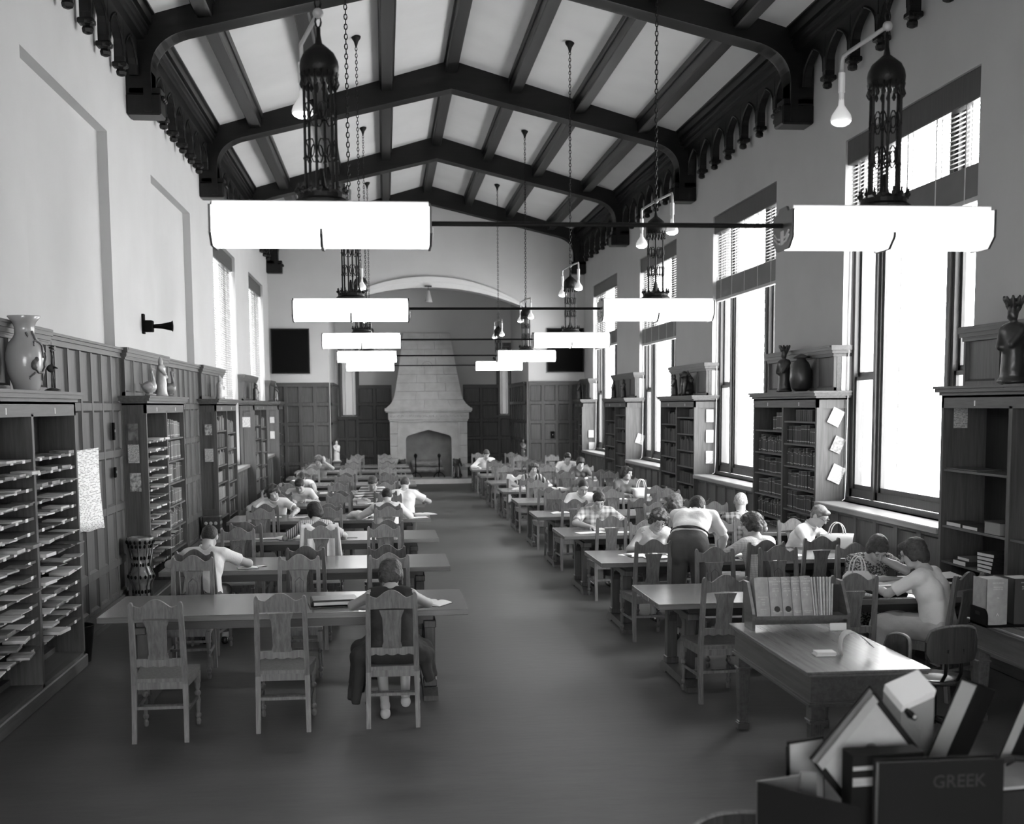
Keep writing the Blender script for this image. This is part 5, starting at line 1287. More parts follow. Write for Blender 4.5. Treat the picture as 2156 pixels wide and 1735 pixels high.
person('man in white shirt, grey trousers and belt standing bent over the table', 3.06, 11.98, -.42, lean=.98, nod=.1, stand=.99, pely=-.04, side=.0, yaw=-.2, hands=((-.06,.62,.82),(.24,.60,.82)), top=('c_white', .95), bottom=('trousers', 'c_trous'), hair=('short', 'h_dark'), h=hN, wide=1.12, poles=((-1,-.3,-.2),(1,-.2,-.1)), waist_tie='shoe', legs=(((-.11,.03,.50),(-.12,-.05,.09)),((.11,.03,.50),(.13,-.02,.09))))
person('curly-haired woman in a pale checked blouse turned left, beside the standing man', 3.78, 11.95, .35, lean=.22, nod=.2, yaw=.55, hands=((-.25,.46,.80),(.16,.46,.79)), top=('c_check', .9), bottom=('skirt', 'c_mid'), hair=('curly', 'h_brown'), h=hN, female=True)
person('person with wavy hair and dark top seated behind the standing man', 3.62, 14.72, .1, lean=.25, nod=.15, yaw=.1, hands=((-.12,.22,1.02,(.5,-.3,0),(0,.2,1)),(.2,.46,.79)), top=('c_black', .9), hair=('curly', 'h_fair'), h=hM, poles=((-1,.4,-.6),(1,0,-.4)))
person('dark-skinned man with spectacles and plaid shirt, fist at his chin', 3.88, 16.2, PI-.1, lean=.45, nod=.5, yaw=.25, tilt=.1, hands=((-.05,.28,.98,(0,-1,.2),(.1,.2,1)),(.22,.46,.79)), top=('c_dplaid', .9), hair=('crop', 'h_dark'), skin='skind', h=hM, glasses=True, poles=((-1,.2,-.6),(1,0,-.4)), curl=1.1)
person('grey-haired man in a plaid shirt seen from behind near the window wall', 4.42, 14.66, -.12, lean=.20, nod=.25, hands=((-.2,.44,.79),(.2,.44,.79)), top=('c_dplaid', .9), hair=('crop', 'h_grey'), h=hM, wide=1.08)
person('fair-haired person with spectacles, white shirt and tie, in profile by window', 4.76, 13.5, -2.35, lean=.38, nod=.4, yaw=-.15, hands=((-.2,.40,.80),(.10,.42,.80)), top=('c_white', 1), hair=('short', 'h_fair'), h=hN, glasses=True)
person('woman in a dark floral dress with head bowed and hand at her face', 4.50, 10.98, PI, lean=.52, nod=.62, hands=((-.02,.30,.98,(0,-1,.2),(.1,.1,1)),(-.18,.42,.79)), top=('c_floral', .95), bottom=('skirt', 'c_floral'), hair=('bob', 'h_brown'), h=hN, female=True, wide=1.12, poles=((-1,.3,-.5),(1,0,-.3)), arm_r=1.1)
person('woman with spectacles, pale blouse and light pleated skirt, seated side-on at right', 4.45, 9.47, .75, lean=.24, nod=.35, yaw=.15, hands=((-.02,.46,.84,(0,0,1)),(.28,.44,.80)), top=('c_pale', .9), bottom=('skirt', 'c_skirt'), hair=('bob', 'h_brown'), h=hN, female=True, glasses=True, poles=((-1,0,-.6),(1,0,-.3)))
person('woman in a dark blouse with pale piping looking at the camera', 2.92, 24.15, PI+.1, lean=.36, nod=.1, hands=((-.2,.4,.79),(.3,.36,.79)), top=('c_dstripe', .9), bottom=('skirt', 'c_dark'), hair=('curly', 'h_brown'), h=hF, female=True)
person('person in white shirt at the aisle end of the ninth right-hand table', 2.66, 31.95, PI, lean=.35, nod=.45, hands=((-.32,.44,.79),(.22,.42,.79)), top=('c_white', 1), hair=('short', 'h_brown'), h=hF)
person('man in white short sleeves writing at the far end near the window wall', 4.42, 29.35, PI, lean=.36, nod=.45, top=('c_white', .8), hair=('short', 'h_dark'), h=hF, wide=1.08)
person('woman in a dark jacket reading in front of the man in white', 4.30, 26.65, PI, lean=.36, nod=.45, top=('c_grey', 1), hair=('bob', 'h_dark'), h=hF, female=True)
person('woman in a dark blouse looking right beside a white basket', 4.28, 21.5, PI+.35, lean=.18, nod=.15, yaw=.5, top=('c_grey', .9), bottom=('skirt', 'c_dark'), hair=('bob', 'h_dark'), h=hM, female=True)

# ================================================================== THINGS ON THE TABLES
TZ = .7605
def sheet_mat():
    m_ = bpy.data.materials.new('thin_paper'); m_.use_nodes = True; nt = m_.node_tree; nt.nodes.clear()
    o = nt.nodes.new('ShaderNodeOutputMaterial'); mix = nt.nodes.new('ShaderNodeMixShader'); tr = nt.nodes.new('ShaderNodeBsdfTranslucent'); df = nt.nodes.new('ShaderNodeBsdfDiffuse')
    tr.inputs['Color'].default_value = g(.9); df.inputs['Color'].default_value = g(.85); mix.inputs[0].default_value = .5
    nt.links.new(df.outputs[0], mix.inputs[1]); nt.links.new(tr.outputs[0], mix.inputs[2]); nt.links.new(mix.outputs[0], o.inputs[0]); return m_
M['sheet'] = sheet_mat()
def sheet(x, y, rz, label, w=.21, d=.28, group='loose papers', z=TZ, mat='paper', bend=.006):
    b = MB(); n_ = 5; vs = []; fs = []
    for i in range(n_+1):
        for j in (0, 1): u = -w/2+w*i/n_; vs.append((u, (-d/2, d/2)[j], .001+bend*(1-math.cos(i/n_*PI*.9+rz))*.5))
    for i in range(n_): fs.append((i*2, i*2+2, i*2+3, i*2+1))
    b.add(vs, fs); b.add([(p[0], p[1], p[2]-.0008) for p in vs], [f[::-1] for f in fs])
    o = b.obj('paper_sheet', M[mat]); o.location = (x, y, z); o.rotation_euler = (0,0,rz); return tag(o, label, 'paper', group)
def open_book(x, y, rz, label, w=.17, d=.24, th=.018, z=TZ, cov='books'):
    t = thing('open_book', label, 'book', (x, y, z), rz)
    for s in (-1, 1):
        b = MB(); n_ = 6; T = []; Bm = []
        for i in range(n_+1):
            u = i/n_; T.append((s*w*u, .004+th*(1-u**3)*.95*(1-.75*(1-min(1, u*5)))+.001)); Bm.append((s*w*u, .003))
        b.strip(T, Bm, 'y', -d/2, d/2); b.obj('page_block', M['paper'], t, False)
    b = MB(); b.box(-w-.005, w+.005, -d/2-.004, d/2+.004, 0, .003); b.obj('cover', M['books'][1], t)
    return t
def closed_book(x, y, rz, label, w=.15, d=.22, th=.03, z=TZ, mi=1, group=None, name='book', tilt=None):
    t = thing(name, label, 'book', (x, y, z), rz, group)
    if tilt: t.rotation_euler = tilt
    b = MB(); b.box(-w/2, w/2, -d/2, d/2, 0, .003); b.box(-w/2, w/2, -d/2, d/2, th-.003, th); b.box(-w/2-.002, -w/2+.002, -d/2, d/2, 0, th)
    b.obj('cover', M['books'][mi] if isinstance(mi, int) else M[mi], t); b = MB(); b.box(-w/2+.002, w/2-.004, -d/2+.004, d/2-.004, .003, th-.003); b.obj('page_block', M['pages'], t); return t
open_book(.37, 9.98, -.55, 'open white book or pad beside the woman in the dark dress', .13, .22)
# leather binder on the nearest left table
t = thing('leather_binder', 'dark leather zip binder lying on the nearest left-hand table', 'binder', (-.44, 10.05, TZ), .12)
b = MB(); b.cbox(-.19,.19,-.14,.14,.012,.06,.01); b.obj('wallet', M['bronze'] if False else plain('black_leather', .03, .3, .6, bump=.2, bscale=40, var=.3, vscale=8), t)
b = MB(); b.cbox(-.21,.21,-.16,.16,0,.009,.003); b.obj('under_cover', M['shoe'], t); b = MB(); b.box(-.175,.17,-.142,-.139,.02,.045); b.obj('page_edges', M['pages'], t)
open_book(-1.42, 12.50, .2, 'open notebook in front of man at the second left-hand table', .10, .15, .01)
sheet(-1.30, 12.62, .7, 'small torn slip beside the notebook of the man in white', .12, .08)
open_book(-1.18, 15.30, .35, 'large open book at left of the woman in stripes', .19, .27, .02)
sheet(-1.52, 15.28, .05, 'long paper sheet left of the open book on third left table', .35, .16)
b = MB(); b.tube([(-.07,0,.008),(.06,.01,.008)], .004, 6); b.obj('barrel', M['shoe']); o = bpy.data.objects['barrel']; o.name = 'fountain_pen'; o.location = (-.42, 15.15, TZ); tag(o, 'dark pen lying right of the woman in stripes', 'pen')
sheet(-1.75, 18.25, .1, 'paper under the arms of the young man with curly hair', .4, .26); sheet(-1.30, 18.20, -.25, 'slanted sheet right of the young man with curly hair', .25, .22)
b = Field(.012); b.el((0,0,.05),(.13,.09,.055),.02); b.el((.14,.02,.03),(.12,.08,.035),.03); b.el((-.1,-.02,.03),(.07,.06,.03),.03)
o = b.obj('scarf', M['c_white'], None, (.008, 40)); o.location = (-.42, 18.0, TZ); tag(o, 'crumpled white scarf or wrapping on fourth left-hand table', 'scarf')
open_book(.60, 18.35, .4, 'open book on the aisle end of the fourth left-hand table', .15, .22); closed_book(.52, 18.10, .3, 'thin pale book with papers beside the man in loose white', .2, .26, .012, TZ, 4); sheet(.42, 17.82, .15, 'wide white sheet at the front aisle corner, fourth left table', .38, .24)
closed_book(-.40, 20.65, .1, 'short stack top book on the fifth left-hand table', .18, .24, .05, TZ, 3); sheet(-.25, 20.6, .5, 'loose sheet leaning off the stack on fifth left table', .25, .2)
sheet(-1.10, 23.3, 0, 'sheet under the hand of man reaching across sixth left table', .3, .2)
open_book(2.86, 15.62, .0, 'open book read by the man in plaid', .15, .21); sheet(2.62, 15.30, .2, 'white paper at the front edge before the man in plaid', .36, .22); sheet(3.12, 15.3, -.1, 'second paper right of the open book of the plaid man', .3, .2); closed_book(3.36, 15.4, .1, 'pale book at right end before the plaid man', .2, .26, .03, TZ, 4)
open_book(2.66, 18.15, .1, 'open book before the man in open-necked white shirt', .15, .2)
for i, (x, y, r_, lb) in enumerate(((2.68,12.95,.5,'tilted sheet atop the pile at aisle end of second right table'),(2.78,12.83,-.2,'lower sheet of the pile on second right-hand table'),(2.88,12.62,.1,'sheet near table edge before the spectacled woman in white'),(3.16,12.78,.0,'sheet under the pen hand of the spectacled woman'))): sheet(x, y, r_, lb, .26, .2, z=TZ+.004*i)
closed_book(2.72, 12.86, .15, 'dark folder under the pile of sheets, second right table', .24, .28, .004, TZ-.0, 0)
open_book(3.55, 12.62, -.2, 'bright open book under the hands of the standing man', .16, .22); sheet(3.92, 12.75, .3, 'crumpled newspaper at right of the standing man', .3, .26, bend=.04); sheet(4.30, 12.85, -.2, 'sheet before the fair-haired person in spectacles', .3, .24)
sheet(4.35, 12.6, .2, 'white sheet at the front edge, right half of second right table', .25, .2)
open_book(2.66, 23.4, .1, 'thick open book at the aisle end of sixth right table', .2, .25, .04); open_book(3.35, 23.4, .1, 'open book further right on the sixth right table', .2, .25, .03)
sheet(3.6, 28.4, 0, 'sheet before man in white at the far end', .3, .2); open_book(4.2, 25.9, 0, 'open book before the woman in the dark jacket', .18, .25); closed_book(4.45, 25.75, .2, 'dark book propped beside the woman in dark jacket', .15, .22, .04, TZ, 0)
sheet(4.0, 20.7, 0, 'sheet left of the white basket', .35, .25)
# the window end of the nearest right table: maps, rolls, bags
sheet(4.70, 10.35, .35, 'big light map sheet spread on the window end, nearest right table', .60, .45, bend=.03); sheet(4.95, 10.55, -.1, 'upper map sheet curling on the nearest right table', .5, .35, z=TZ+.03, bend=.04); sheet(4.30, 10.55, .1, 'flat paper beyond the light handbag', .4, .2)
b = MB(); n_ = 18; b.tube([(-.2,0,0),(.2,0,0)], .033, n_, False); b.tube([(-.2,0,0),(.2,0,0)], .029, n_, False); o = b.obj('paper_roll', M['paper'], None, True); o.location = (4.68, 10.22, TZ+.034); o.rotation_euler = (0,0,.45); tag(o, 'rolled paper tube on map sheets before seated woman at right', 'paper roll')
open_book(4.62, 9.93, .3, 'open book at the table edge under hands of woman at right', .14, .2)
b = MB(); b.tube([(-.1,0,0),(.1,0,0)], .004, 5); 
t = thing('woven_case', 'small woven light clutch at front edge of the nearest right table', 'purse', (3.98, 9.80, TZ), .1)
b = MB()
for i in range(10):
    for j in range(6): b.ball((-.09+i*.02, -.05+j*.02, .02+.012*math.sin(i*.4)), .0125, 6, 4)
o = b.obj('weave', M['c_pale'], t); o['kind'] = 'stuff'
b = MB(); b.cbox(-.1,.1,-.06,.06,0,.016,.004); b.obj('case_body', M['c_mid'], t)
t = thing('typewriter', 'low dark portable machine with ribbed keys behind the near chair', 'typewriter', (4.25, 9.88, TZ), .05)
b = MB(); b.cbox(-.14,.14,-.12,.13,0,.03,.008); b.obj('case_body', M['black'], t)
b = MB(); [b.cbox(-.11+.22*i/9-.005, -.11+.22*i/9+.005, -.10, .04, .03, .045, .002) for i in range(10)]; o = b.obj('keys', M['metal_l'], t); o['kind'] = 'stuff'
b = MB(); b.tube([(-.13,.09,.05),(.13,.09,.05)], .02, 10); b.obj('roller', M['metal_l'], t)
def bag(x, y, rz, w, d, h_, label, mat, handle_h, z=TZ, spread=.0, name='handbag'):
    t = thing(name, label, 'bag', (x, y, z), rz); b = MB(); n_ = 6; vs = []
    rings = [(0,.86),(.3,.96),(.7,1.0),(1.0,1.0+spread)]; N = 20
    for u, s_ in rings:
        for k in range(N):
            a = 2*PI*k/N; cx, cy = math.copysign(abs(math.cos(a))**.45, math.cos(a)), math.copysign(abs(math.sin(a))**.45, math.sin(a)); vs.append((w/2*s_*cx, d/2*s_*cy*(1-.35*u), h_*u))
    fs = [tuple(range(N))[::-1]]+[(i*N+k, i*N+(k+1)%N, (i+1)*N+(k+1)%N, (i+1)*N+k) for i in range(3) for k in range(N)]; b.add(vs, fs); o = b.obj('bag_body', mat, t, True)
    m_ = o.modifiers.new('solid', 'SOLIDIFY'); m_.thickness = .004
    for s in (-1, 1):
        b = MB(); hw = w*.24; b.tube([(hw*math.cos(a)*(1 if abs(math.cos(a)) > .2 else 1), s*d*.3*(1-.2*math.sin(a)), h_*.96+handle_h*math.sin(a)) for a in [PI*i/14 for i in range(15)]], .006, 6); b.obj('handle', M['c_pale'], t, True)
    return t
M['vinyl'] = plain('white_vinyl', .62, .3, .5)
bag(4.16, 10.30, .05, .26, .12, .15, 'pale trapezoid handbag with two loop handles in front of floral dress', M['c_pale'], .14, spread=-.3)
bag(4.96, 12.88, -.1, .34, .16, .20, 'white vinyl tote bag with tall handles beside the fair-haired reader', M['vinyl'], .13, spread=.08, name='tote_bag')
bag(4.50, 21.0, .1, .30, .2, .17, 'white basket bag with two handles on the fifth right-hand table', M['vinyl'], .16, spread=.25, name='basket_bag')
# coat over the chair of the woman in stripes
def coat(x, y, rz, label):
    b = MB(); N, K = 26, 22; vs = []
    for i in range(N+1):
        u = -1+2*i/N
        for k in range(K+1):
            v = k/K; prof = 1.025-.06*max(0, 1-(abs(u)/.55)**2)*1.0
            if v < .2: yy = -.30+.05*(1-v/.2); zz = prof-.10*(1-v/.2)
            else: yy = -.33-.02*math.sin(u*9)*(v-.2)-.03*(v-.2); zz = prof-(v-.2)*(.62+.12*abs(u))
            xx = u*(.21+.05*(v)+(.03 if u > 0 else 0)*v); yy += .010*math.sin(u*16+v*2)*v
            vs.append((xx, yy, zz))
    fs = [(i*(K+1)+k, (i+1)*(K+1)+k, (i+1)*(K+1)+k+1, i*(K+1)+k+1) for i in range(N) for k in range(K)]; b.add(vs, fs)
    o = b.obj('coat', M['c_pale'], None, True); m_ = o.modifiers.new('s', 'SOLIDIFY'); m_.thickness = .008; o.location = (x, y, 0); o.rotation_euler = (0,0,rz); return tag(o, label, 'coat')
coat(-.80, 14.78, .03, 'pale jacket draped over the chair back of the woman in stripes')
coat(2.35, 23.9, 2.2, 'pale jacket hung on a chair at the aisle, far right rows')

# ================================================================== DESKS IN THE RIGHT FOREGROUND
def desk(x0, x1, y0, y1, label):
    t = thing('index_table', label, 'table', ((x0+x1)/2, (y0+y1)/2, 0)); hx, hy = (x1-x0)/2, (y1-y0)/2
    b = MB(); b.cbox(-hx, hx, -hy, hy, .762, .78, .004); b.cbox(-hx+.01, hx-.01, -hy+.01, hy-.01, .742, .762, .006); b.obj('tabletop', M['desk'], t)
    b = MB(); i_ = .035; b.box(-hx+i_, hx-i_, -hy+i_, -hy+i_+.03, .575, .742); b.box(-hx+i_, hx-i_, hy-i_-.03, hy-i_, .575, .742); b.box(-hx+i_, -hx+i_+.03, -hy+i_+.03, hy-i_-.03, .575, .742); b.box(hx-i_-.03, hx-i_, -hy+i_+.03, hy-i_-.03, .575, .742); b.obj('apron', M['deskd'], t)
    b = MB()
    for o_, z0, z1 in ((.028,.572,.585),(.018,.558,.572)):
        b.box(-hx+o_, hx-o_, -hy+o_, -hy+o_+.05, z0, z1); b.box(-hx+o_, hx-o_, hy-o_-.05, hy-o_, z0, z1); b.box(-hx+o_, -hx+o_+.05, -hy+o_+.05, hy-o_-.05, z0, z1); b.box(hx-o_-.05, hx-o_, -hy+o_+.05, hy-o_-.05, z0, z1)
    b.obj('lower_moulding', M['deskd'], t)
    for sx_ in (-1, 1):
        for sy_ in (-1, 1):
            b = MB(); cx, cy = sx_*(hx-.085), sy_*(hy-.085); r = .045
            b.cbox(cx-r, cx+r, cy-r, cy+r, .47, .572, .004); b.cbox(cx-r-.008, cx+r+.008, cy-r-.008, cy+r+.008, .455, .47, .004)
            a0, a1 = .043, .031; vs = [(cx+q*a0, cy+w*a0, .455) for q, w in ((-1,-1),(1,-1),(1,1),(-1,1))]+[(cx+q*a1, cy+w*a1, .06) for q, w in ((-1,-1),(1,-1),(1,1),(-1,1))]
            b.add(vs, [(0,1,5,4)[::-1],(1,2,6,5)[::-1],(2,3,7,6)[::-1],(3,0,4,7)[::-1]])
            for k in range(5):        # flutes as fine raised reeds
                for (ux, uy) in ((1,0),(0,1)):
                    for s in (-1, 1):
                        q = (k-2)*.013
                        p0 = (cx+(q if ux else s*.0435), cy+(q if uy else s*.0435), .44); p1 = (cx+(q*.8 if ux else s*.0335), cy+(q*.8 if uy else s*.0335), .12); b.tube([p0, p1], .0035, 4)
            b.cbox(cx-.042, cx+.042, cy-.042, cy+.042, 0, .05, .004); b.cbox(cx-.036, cx+.036, cy-.036, cy+.036, .05, .065, .004)
            b.obj('leg', M['deskd'], t)
    return t
desk(2.52, 3.30, 6.98, 8.66, 'square-legged oak table with moulded apron in the right foreground')
desk(4.36, 5.16, 6.9, 8.66, 'dark oak table at the right edge holding a row of thick volumes')
# sloping book rest with the index volumes
M['idx'] = plain('index_cloth', .32, .45, .5, bump=.2, bscale=120, var=.12, vscale=20); M['idx2'] = plain('pamphlet_cloth', .42, .5, .4, var=.2, vscale=30)
t = thing('book_trough', 'oak sloping book rest standing at the far end of the foreground table', 'book rest', (2.95, 8.40, .7805), -.04)
for s in (-1, 1):
    b = MB(); P_ = [(-.10,0),(.12,0),(.17,.33),(.06,.33),(-.10,.12)]; x = s*.345; b.prism(P_, 'x', x-.011, x+.011); b.obj('end_board', M['deskd'], t)
b = MB(); Mx = Matrix.Rotation(-.30, 4, 'X'); b.box(-.334,.334,-.08,.10,.085,.097); b.obj('book_shelf', M['deskd'], t)
b = MB(); b.box(-.334,.334,-.105,-.09,.075,.105); b.box(-.334,.334,-.02,-.01,.03,.085); b.obj('front_lip', M['deskd'], t)
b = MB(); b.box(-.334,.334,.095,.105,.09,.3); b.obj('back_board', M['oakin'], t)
def text(body, size, loc, rot, mat, parent, name='lettering', align='CENTER', ext=.0004, sx=1.0):
    c = bpy.data.curves.new(name, 'FONT'); c.body = body; c.size = size; c.align_x = align; c.extrude = ext; c.space_line = .95; c.resolution_u = 2
    o = bpy.data.objects.new(name, c); COL.objects.link(o); dg = bpy.context.evaluated_depsgraph_get(); me = bpy.data.meshes.new_from_object(o.evaluated_get(dg)); me.name = name; me.materials.clear(); me.materials.append(mat)
    bpy.data.objects.remove(o); bpy.data.curves.remove(c)
    o = bpy.data.objects.new(name, me); COL.objects.link(o); o.location = loc; o.rotation_euler = rot; o.scale = (sx, 1, 1); o.parent = parent; return o
M['gold'] = plain('gilt_lettering', .62, .5)
def volume(px, py, pz, w, hgt, d, rx, ry, rz, mat, lines, label, group=None, stamp=None):
    v = thing('bound_volume', label, 'book', (px, py, pz), 0, group); v.rotation_euler = (rx, ry, rz)
    b = MB(); n_ = 6; L = [(-w/2, .012)]+[(-w/2+w*i/n_, .012-.012*math.sin(PI*i/n_)) for i in range(n_+1)]+[(w/2, .012)]
    b.prism([(x, y) for x, y in L]+[(w/2, .02), (-w/2, .02)], 'z', 0, hgt); b.box(-w/2, -w/2+.004, .012, d, 0, hgt); b.box(w/2-.004, w/2, .012, d, 0, hgt); b.obj('cover', mat, v)
    b = MB(); b.box(-w/2+.004, w/2-.004, .014, d-.005, .004, hgt-.005); b.obj('page_block', M['pages'], v)
    for (s_, z, sz) in lines: text(s_, sz, (0, -.0008, z), (PI/2, 0, 0), M['gold'], v, sx=min(1, w*.9/(len(s_)*sz*.62)))
    if stamp:
        b = MB(); b.lathe([(.0005,0),(stamp, 0)], 14, cap=False); b.xf(Matrix.Translation((.0,-.0012,.055)) @ Matrix.Rotation(PI/2, 4, 'X')); b.obj('stamped_seal', M['books'][1], v)
    return v
vx = -.325; ws = [.105,.092,.072,.068,.082]; vol = ['1','2','3','9','10']; yrs = [('JAN 1929','JUNE 1932'),('JULY 1932','JUNE 1935'),('JULY 1935','JUNE 1938'),('JULY 1953','JUNE 1955'),('JUNE 1955','MAY 1957')]
tr = (2.95, 8.40, .7805)
for i, w in enumerate(ws):
    lines = [('THE', .268, .012), ('EDUCATION', .250, .017), ('INDEX', .232, .014), (yrs[i][0], .200, .011), (yrs[i][1], .183, .011), (vol[i], .150, .018), ('THE H.W. WILSON', .035, .008), ('COMPANY', .025, .008)]
    if i == 0: lines = [('EDUCATION', .14, .012), ('INDEX', .125, .012), ('1929', .10, .012), ('1932', .085, .012), ('VOLUME 1', .05, .010)]
    volume(tr[0]+vx+w/2+(-.0), tr[1]-.088, tr[2]+.10, w-.004, .29+(.004 if i == 4 else 0), .17, -.33, 0, -.02, M['idx'], lines, ['first and widest', 'second', 'third', 'fourth', 'fifth'][i]+' thick index volume from the left in the sloping book rest', 'index volumes', (.022 if i in (1,2) else None)); vx += w
for i in range(8):
    w = (.013,.020,.013,.017,.022,.016,.014,.016)[i]; hgt = .285 if i < 7 else .235
    volume(tr[0]+vx+w/2+.002, tr[1]-.088, tr[2]+.10, w-.002, hgt, .16, -.33, .00+.02*i, 0, M['idx2'] if i % 3 else M['pages'], [], ORD[i]+' thin pamphlet after the thick volumes in the sloping book rest', 'pamphlet supplements'); vx += w+.001
b = MB(); b.box(-.06,.06,-.0,.003,0,.055); b.box(-.06,.06,.0,.04,0,.002); o = b.obj('label_card', M['paper']); o.location = (3.20, 8.25, .781); o.rotation_euler = (-.1,0,-.03); tag(o, 'small white card standing before the sloping book rest', 'card')
# the curled sheet and slip pad
b = MB(); A = [(0,0),(-.006,.04),(-.006,.08),(.0,.115),(.018,.142),(.045,.155),(.075,.152),(.11,.135),(.145,.108),(.175,.08),(.20,.055)]; n_ = len(A)-1
vs = [(x, yy*(.55+2.2*x if x < .12 else .8-1.5*(x-.12)), z) for x, z in A for yy in (-.07, .10)]; b.add(vs, [(i*2, i*2+2, i*2+3, i*2+1) for i in range(n_)])
o = b.obj('curled_sheet', M['sheet'], None, True); m_ = o.modifiers.new('s', 'SOLIDIFY'); m_.thickness = .0012; o.location = (2.90, 7.42, .783); o.rotation_euler = (0,0,-.1); tag(o, 'white sheet curling up and over on the foreground table', 'paper')
b = MB(); b.cbox(-.07,.06,-.05,.05,0,.008,.001); b.cbox(-.06,.065,-.045,.05,.008,.026,.001); o = b.obj('slip_pad', M['paper']); o.location = (2.80, 7.45, .7805); o.rotation_euler = (0,0,-.06); tag(o, 'small pad of white slips beside the curling sheet', 'pad')
# thick dark volumes on the right-hand table, dark end rack
t = thing('book_end_rack', 'black book rack with rounded end plate on the right edge table', 'book rack', (4.62, 8.32, .7805), 0)
b = MB(); P_ = [(-.11,0),(.13,0),(.13,.13)]+[(-.11+.06*(1-math.sin(a)), .13-.06*(1-math.cos(a))) for a in [PI/2*i/6 for i in range(7)]]; b.prism(P_, 'x', -.34, -.325); b.obj('end_plate', M['black'], t)
b = MB(); b.box(-.34,.4,-.12,.13,0,.014); b.obj('rack_base', M['black'], t); b = MB(); b.box(-.343,-.338,-.02,.05,.075,.10); b.obj('grip_slot', M['shoe'], t)
for i in range(3):
    volume(4.30+.075+i*.215, 8.23, .7955, .155 if i == 0 else .17, .33, .22, 0, 0, 0, M['idx'] if i != 1 else M['books'][1], [('FACTS INDEX', .30, .014), ('PERIODICAL', .27, .013), ('LITERATURE', .255, .013), (['14','15','16'][i], .19, .018), ('^', .05, .05)], ['first', 'second', 'third'][i]+' thick dark volume from the left on the right edge table', 'thick volumes at right edge')
b = MB(); b.box(-.045,.045,0,.002,0,.012); o = b.obj('label_card', M['paper']); o.location = (4.62, 8.19, .782); tag(o, 'tiny white label under the second thick volume at right', 'card')

# swivel chairs
M['dkwood'] = wood('swivel_chair_wood', .04, .25, 'Z', 1.2, .4, .6, coat=.4)
def swivel(x, y, rz, label):
    c = thing('swivel_chair', label, 'chair', (x, y, 0), rz, 'swivel chairs')
    b = MB(); n_ = 14; A = []; 
    for i in range(n_+1):
        u = -1+2*i/n_; zt = .86-.05*abs(u)**3-(.06 if abs(u) > .99 else 0); A.append((u*.20, -.25+.05*u*u, zt, .60+.02*abs(u)**3+(.05 if abs(u) > .99 else 0)))
    for i in range(n_):
        (x0,y0,t0,b0),(x1,y1,t1,b1) = A[i], A[i+1]; b.add([(x0,y0,b0),(x1,y1,b1),(x1,y1,t1),(x0,y0,t0),(x0,y0+.022,b0),(x1,y1+.022,b1),(x1,y1+.022,t1),(x0,y0+.022,t0)], [(0,1,2,3),(7,6,5,4),(3,2,6,7),(4,5,1,0)]+([(0,3,7,4)] if i == 0 else [])+([(1,5,6,2)] if i == n_-1 else []))
    b.obj('backrest', M['dkwood'], c)
    b = MB(); b.tube([(a[0], a[1]+.01, a[2]) for a in A], .012, 6); b.obj('back_rim', M['chair'], c, True)
    for s in (-1, 1): b = MB(); b.tube([(s*.06,-.17,.45),(s*.06,-.22,.52),(s*.06,-.235,.70)], .014, 6); b.obj('back_support', M['iron'], c, True)
    b = MB(); b.lathe([(.01,.43),(.20,.43),(.215,.445),(.21,.465),(.12,.455),(.01,.452)], 20, (0,.0,0)); b.obj('seat', M['dkwood'], c, True)
    b = MB(); b.tube([(0,0,.12),(0,0,.43)], .022, 10); b.obj('column', M['iron'], c, True)
    for k in range(4): a = k*PI/2+.5; b = MB(); b.tube([(0,0,.16),(.15*math.cos(a),.15*math.sin(a),.12),(.27*math.cos(a),.27*math.sin(a),.055)], [.024,.02,.016], 6); b.ball((.27*math.cos(a),.27*math.sin(a),.028), .028, 8, 6); b.obj('leg', M['dkwood'], c, True)
    return c
swivel(3.86, 8.12, .15, 'dark wooden swivel chair between the two foreground tables')
swivel(3.17, 7.62, PI/2, 'swivel chair tucked behind the foreground table, only its rim showing')
swivel(1.30, 4.10, PI, 'chair at the bottom edge whose pale rim just shows')

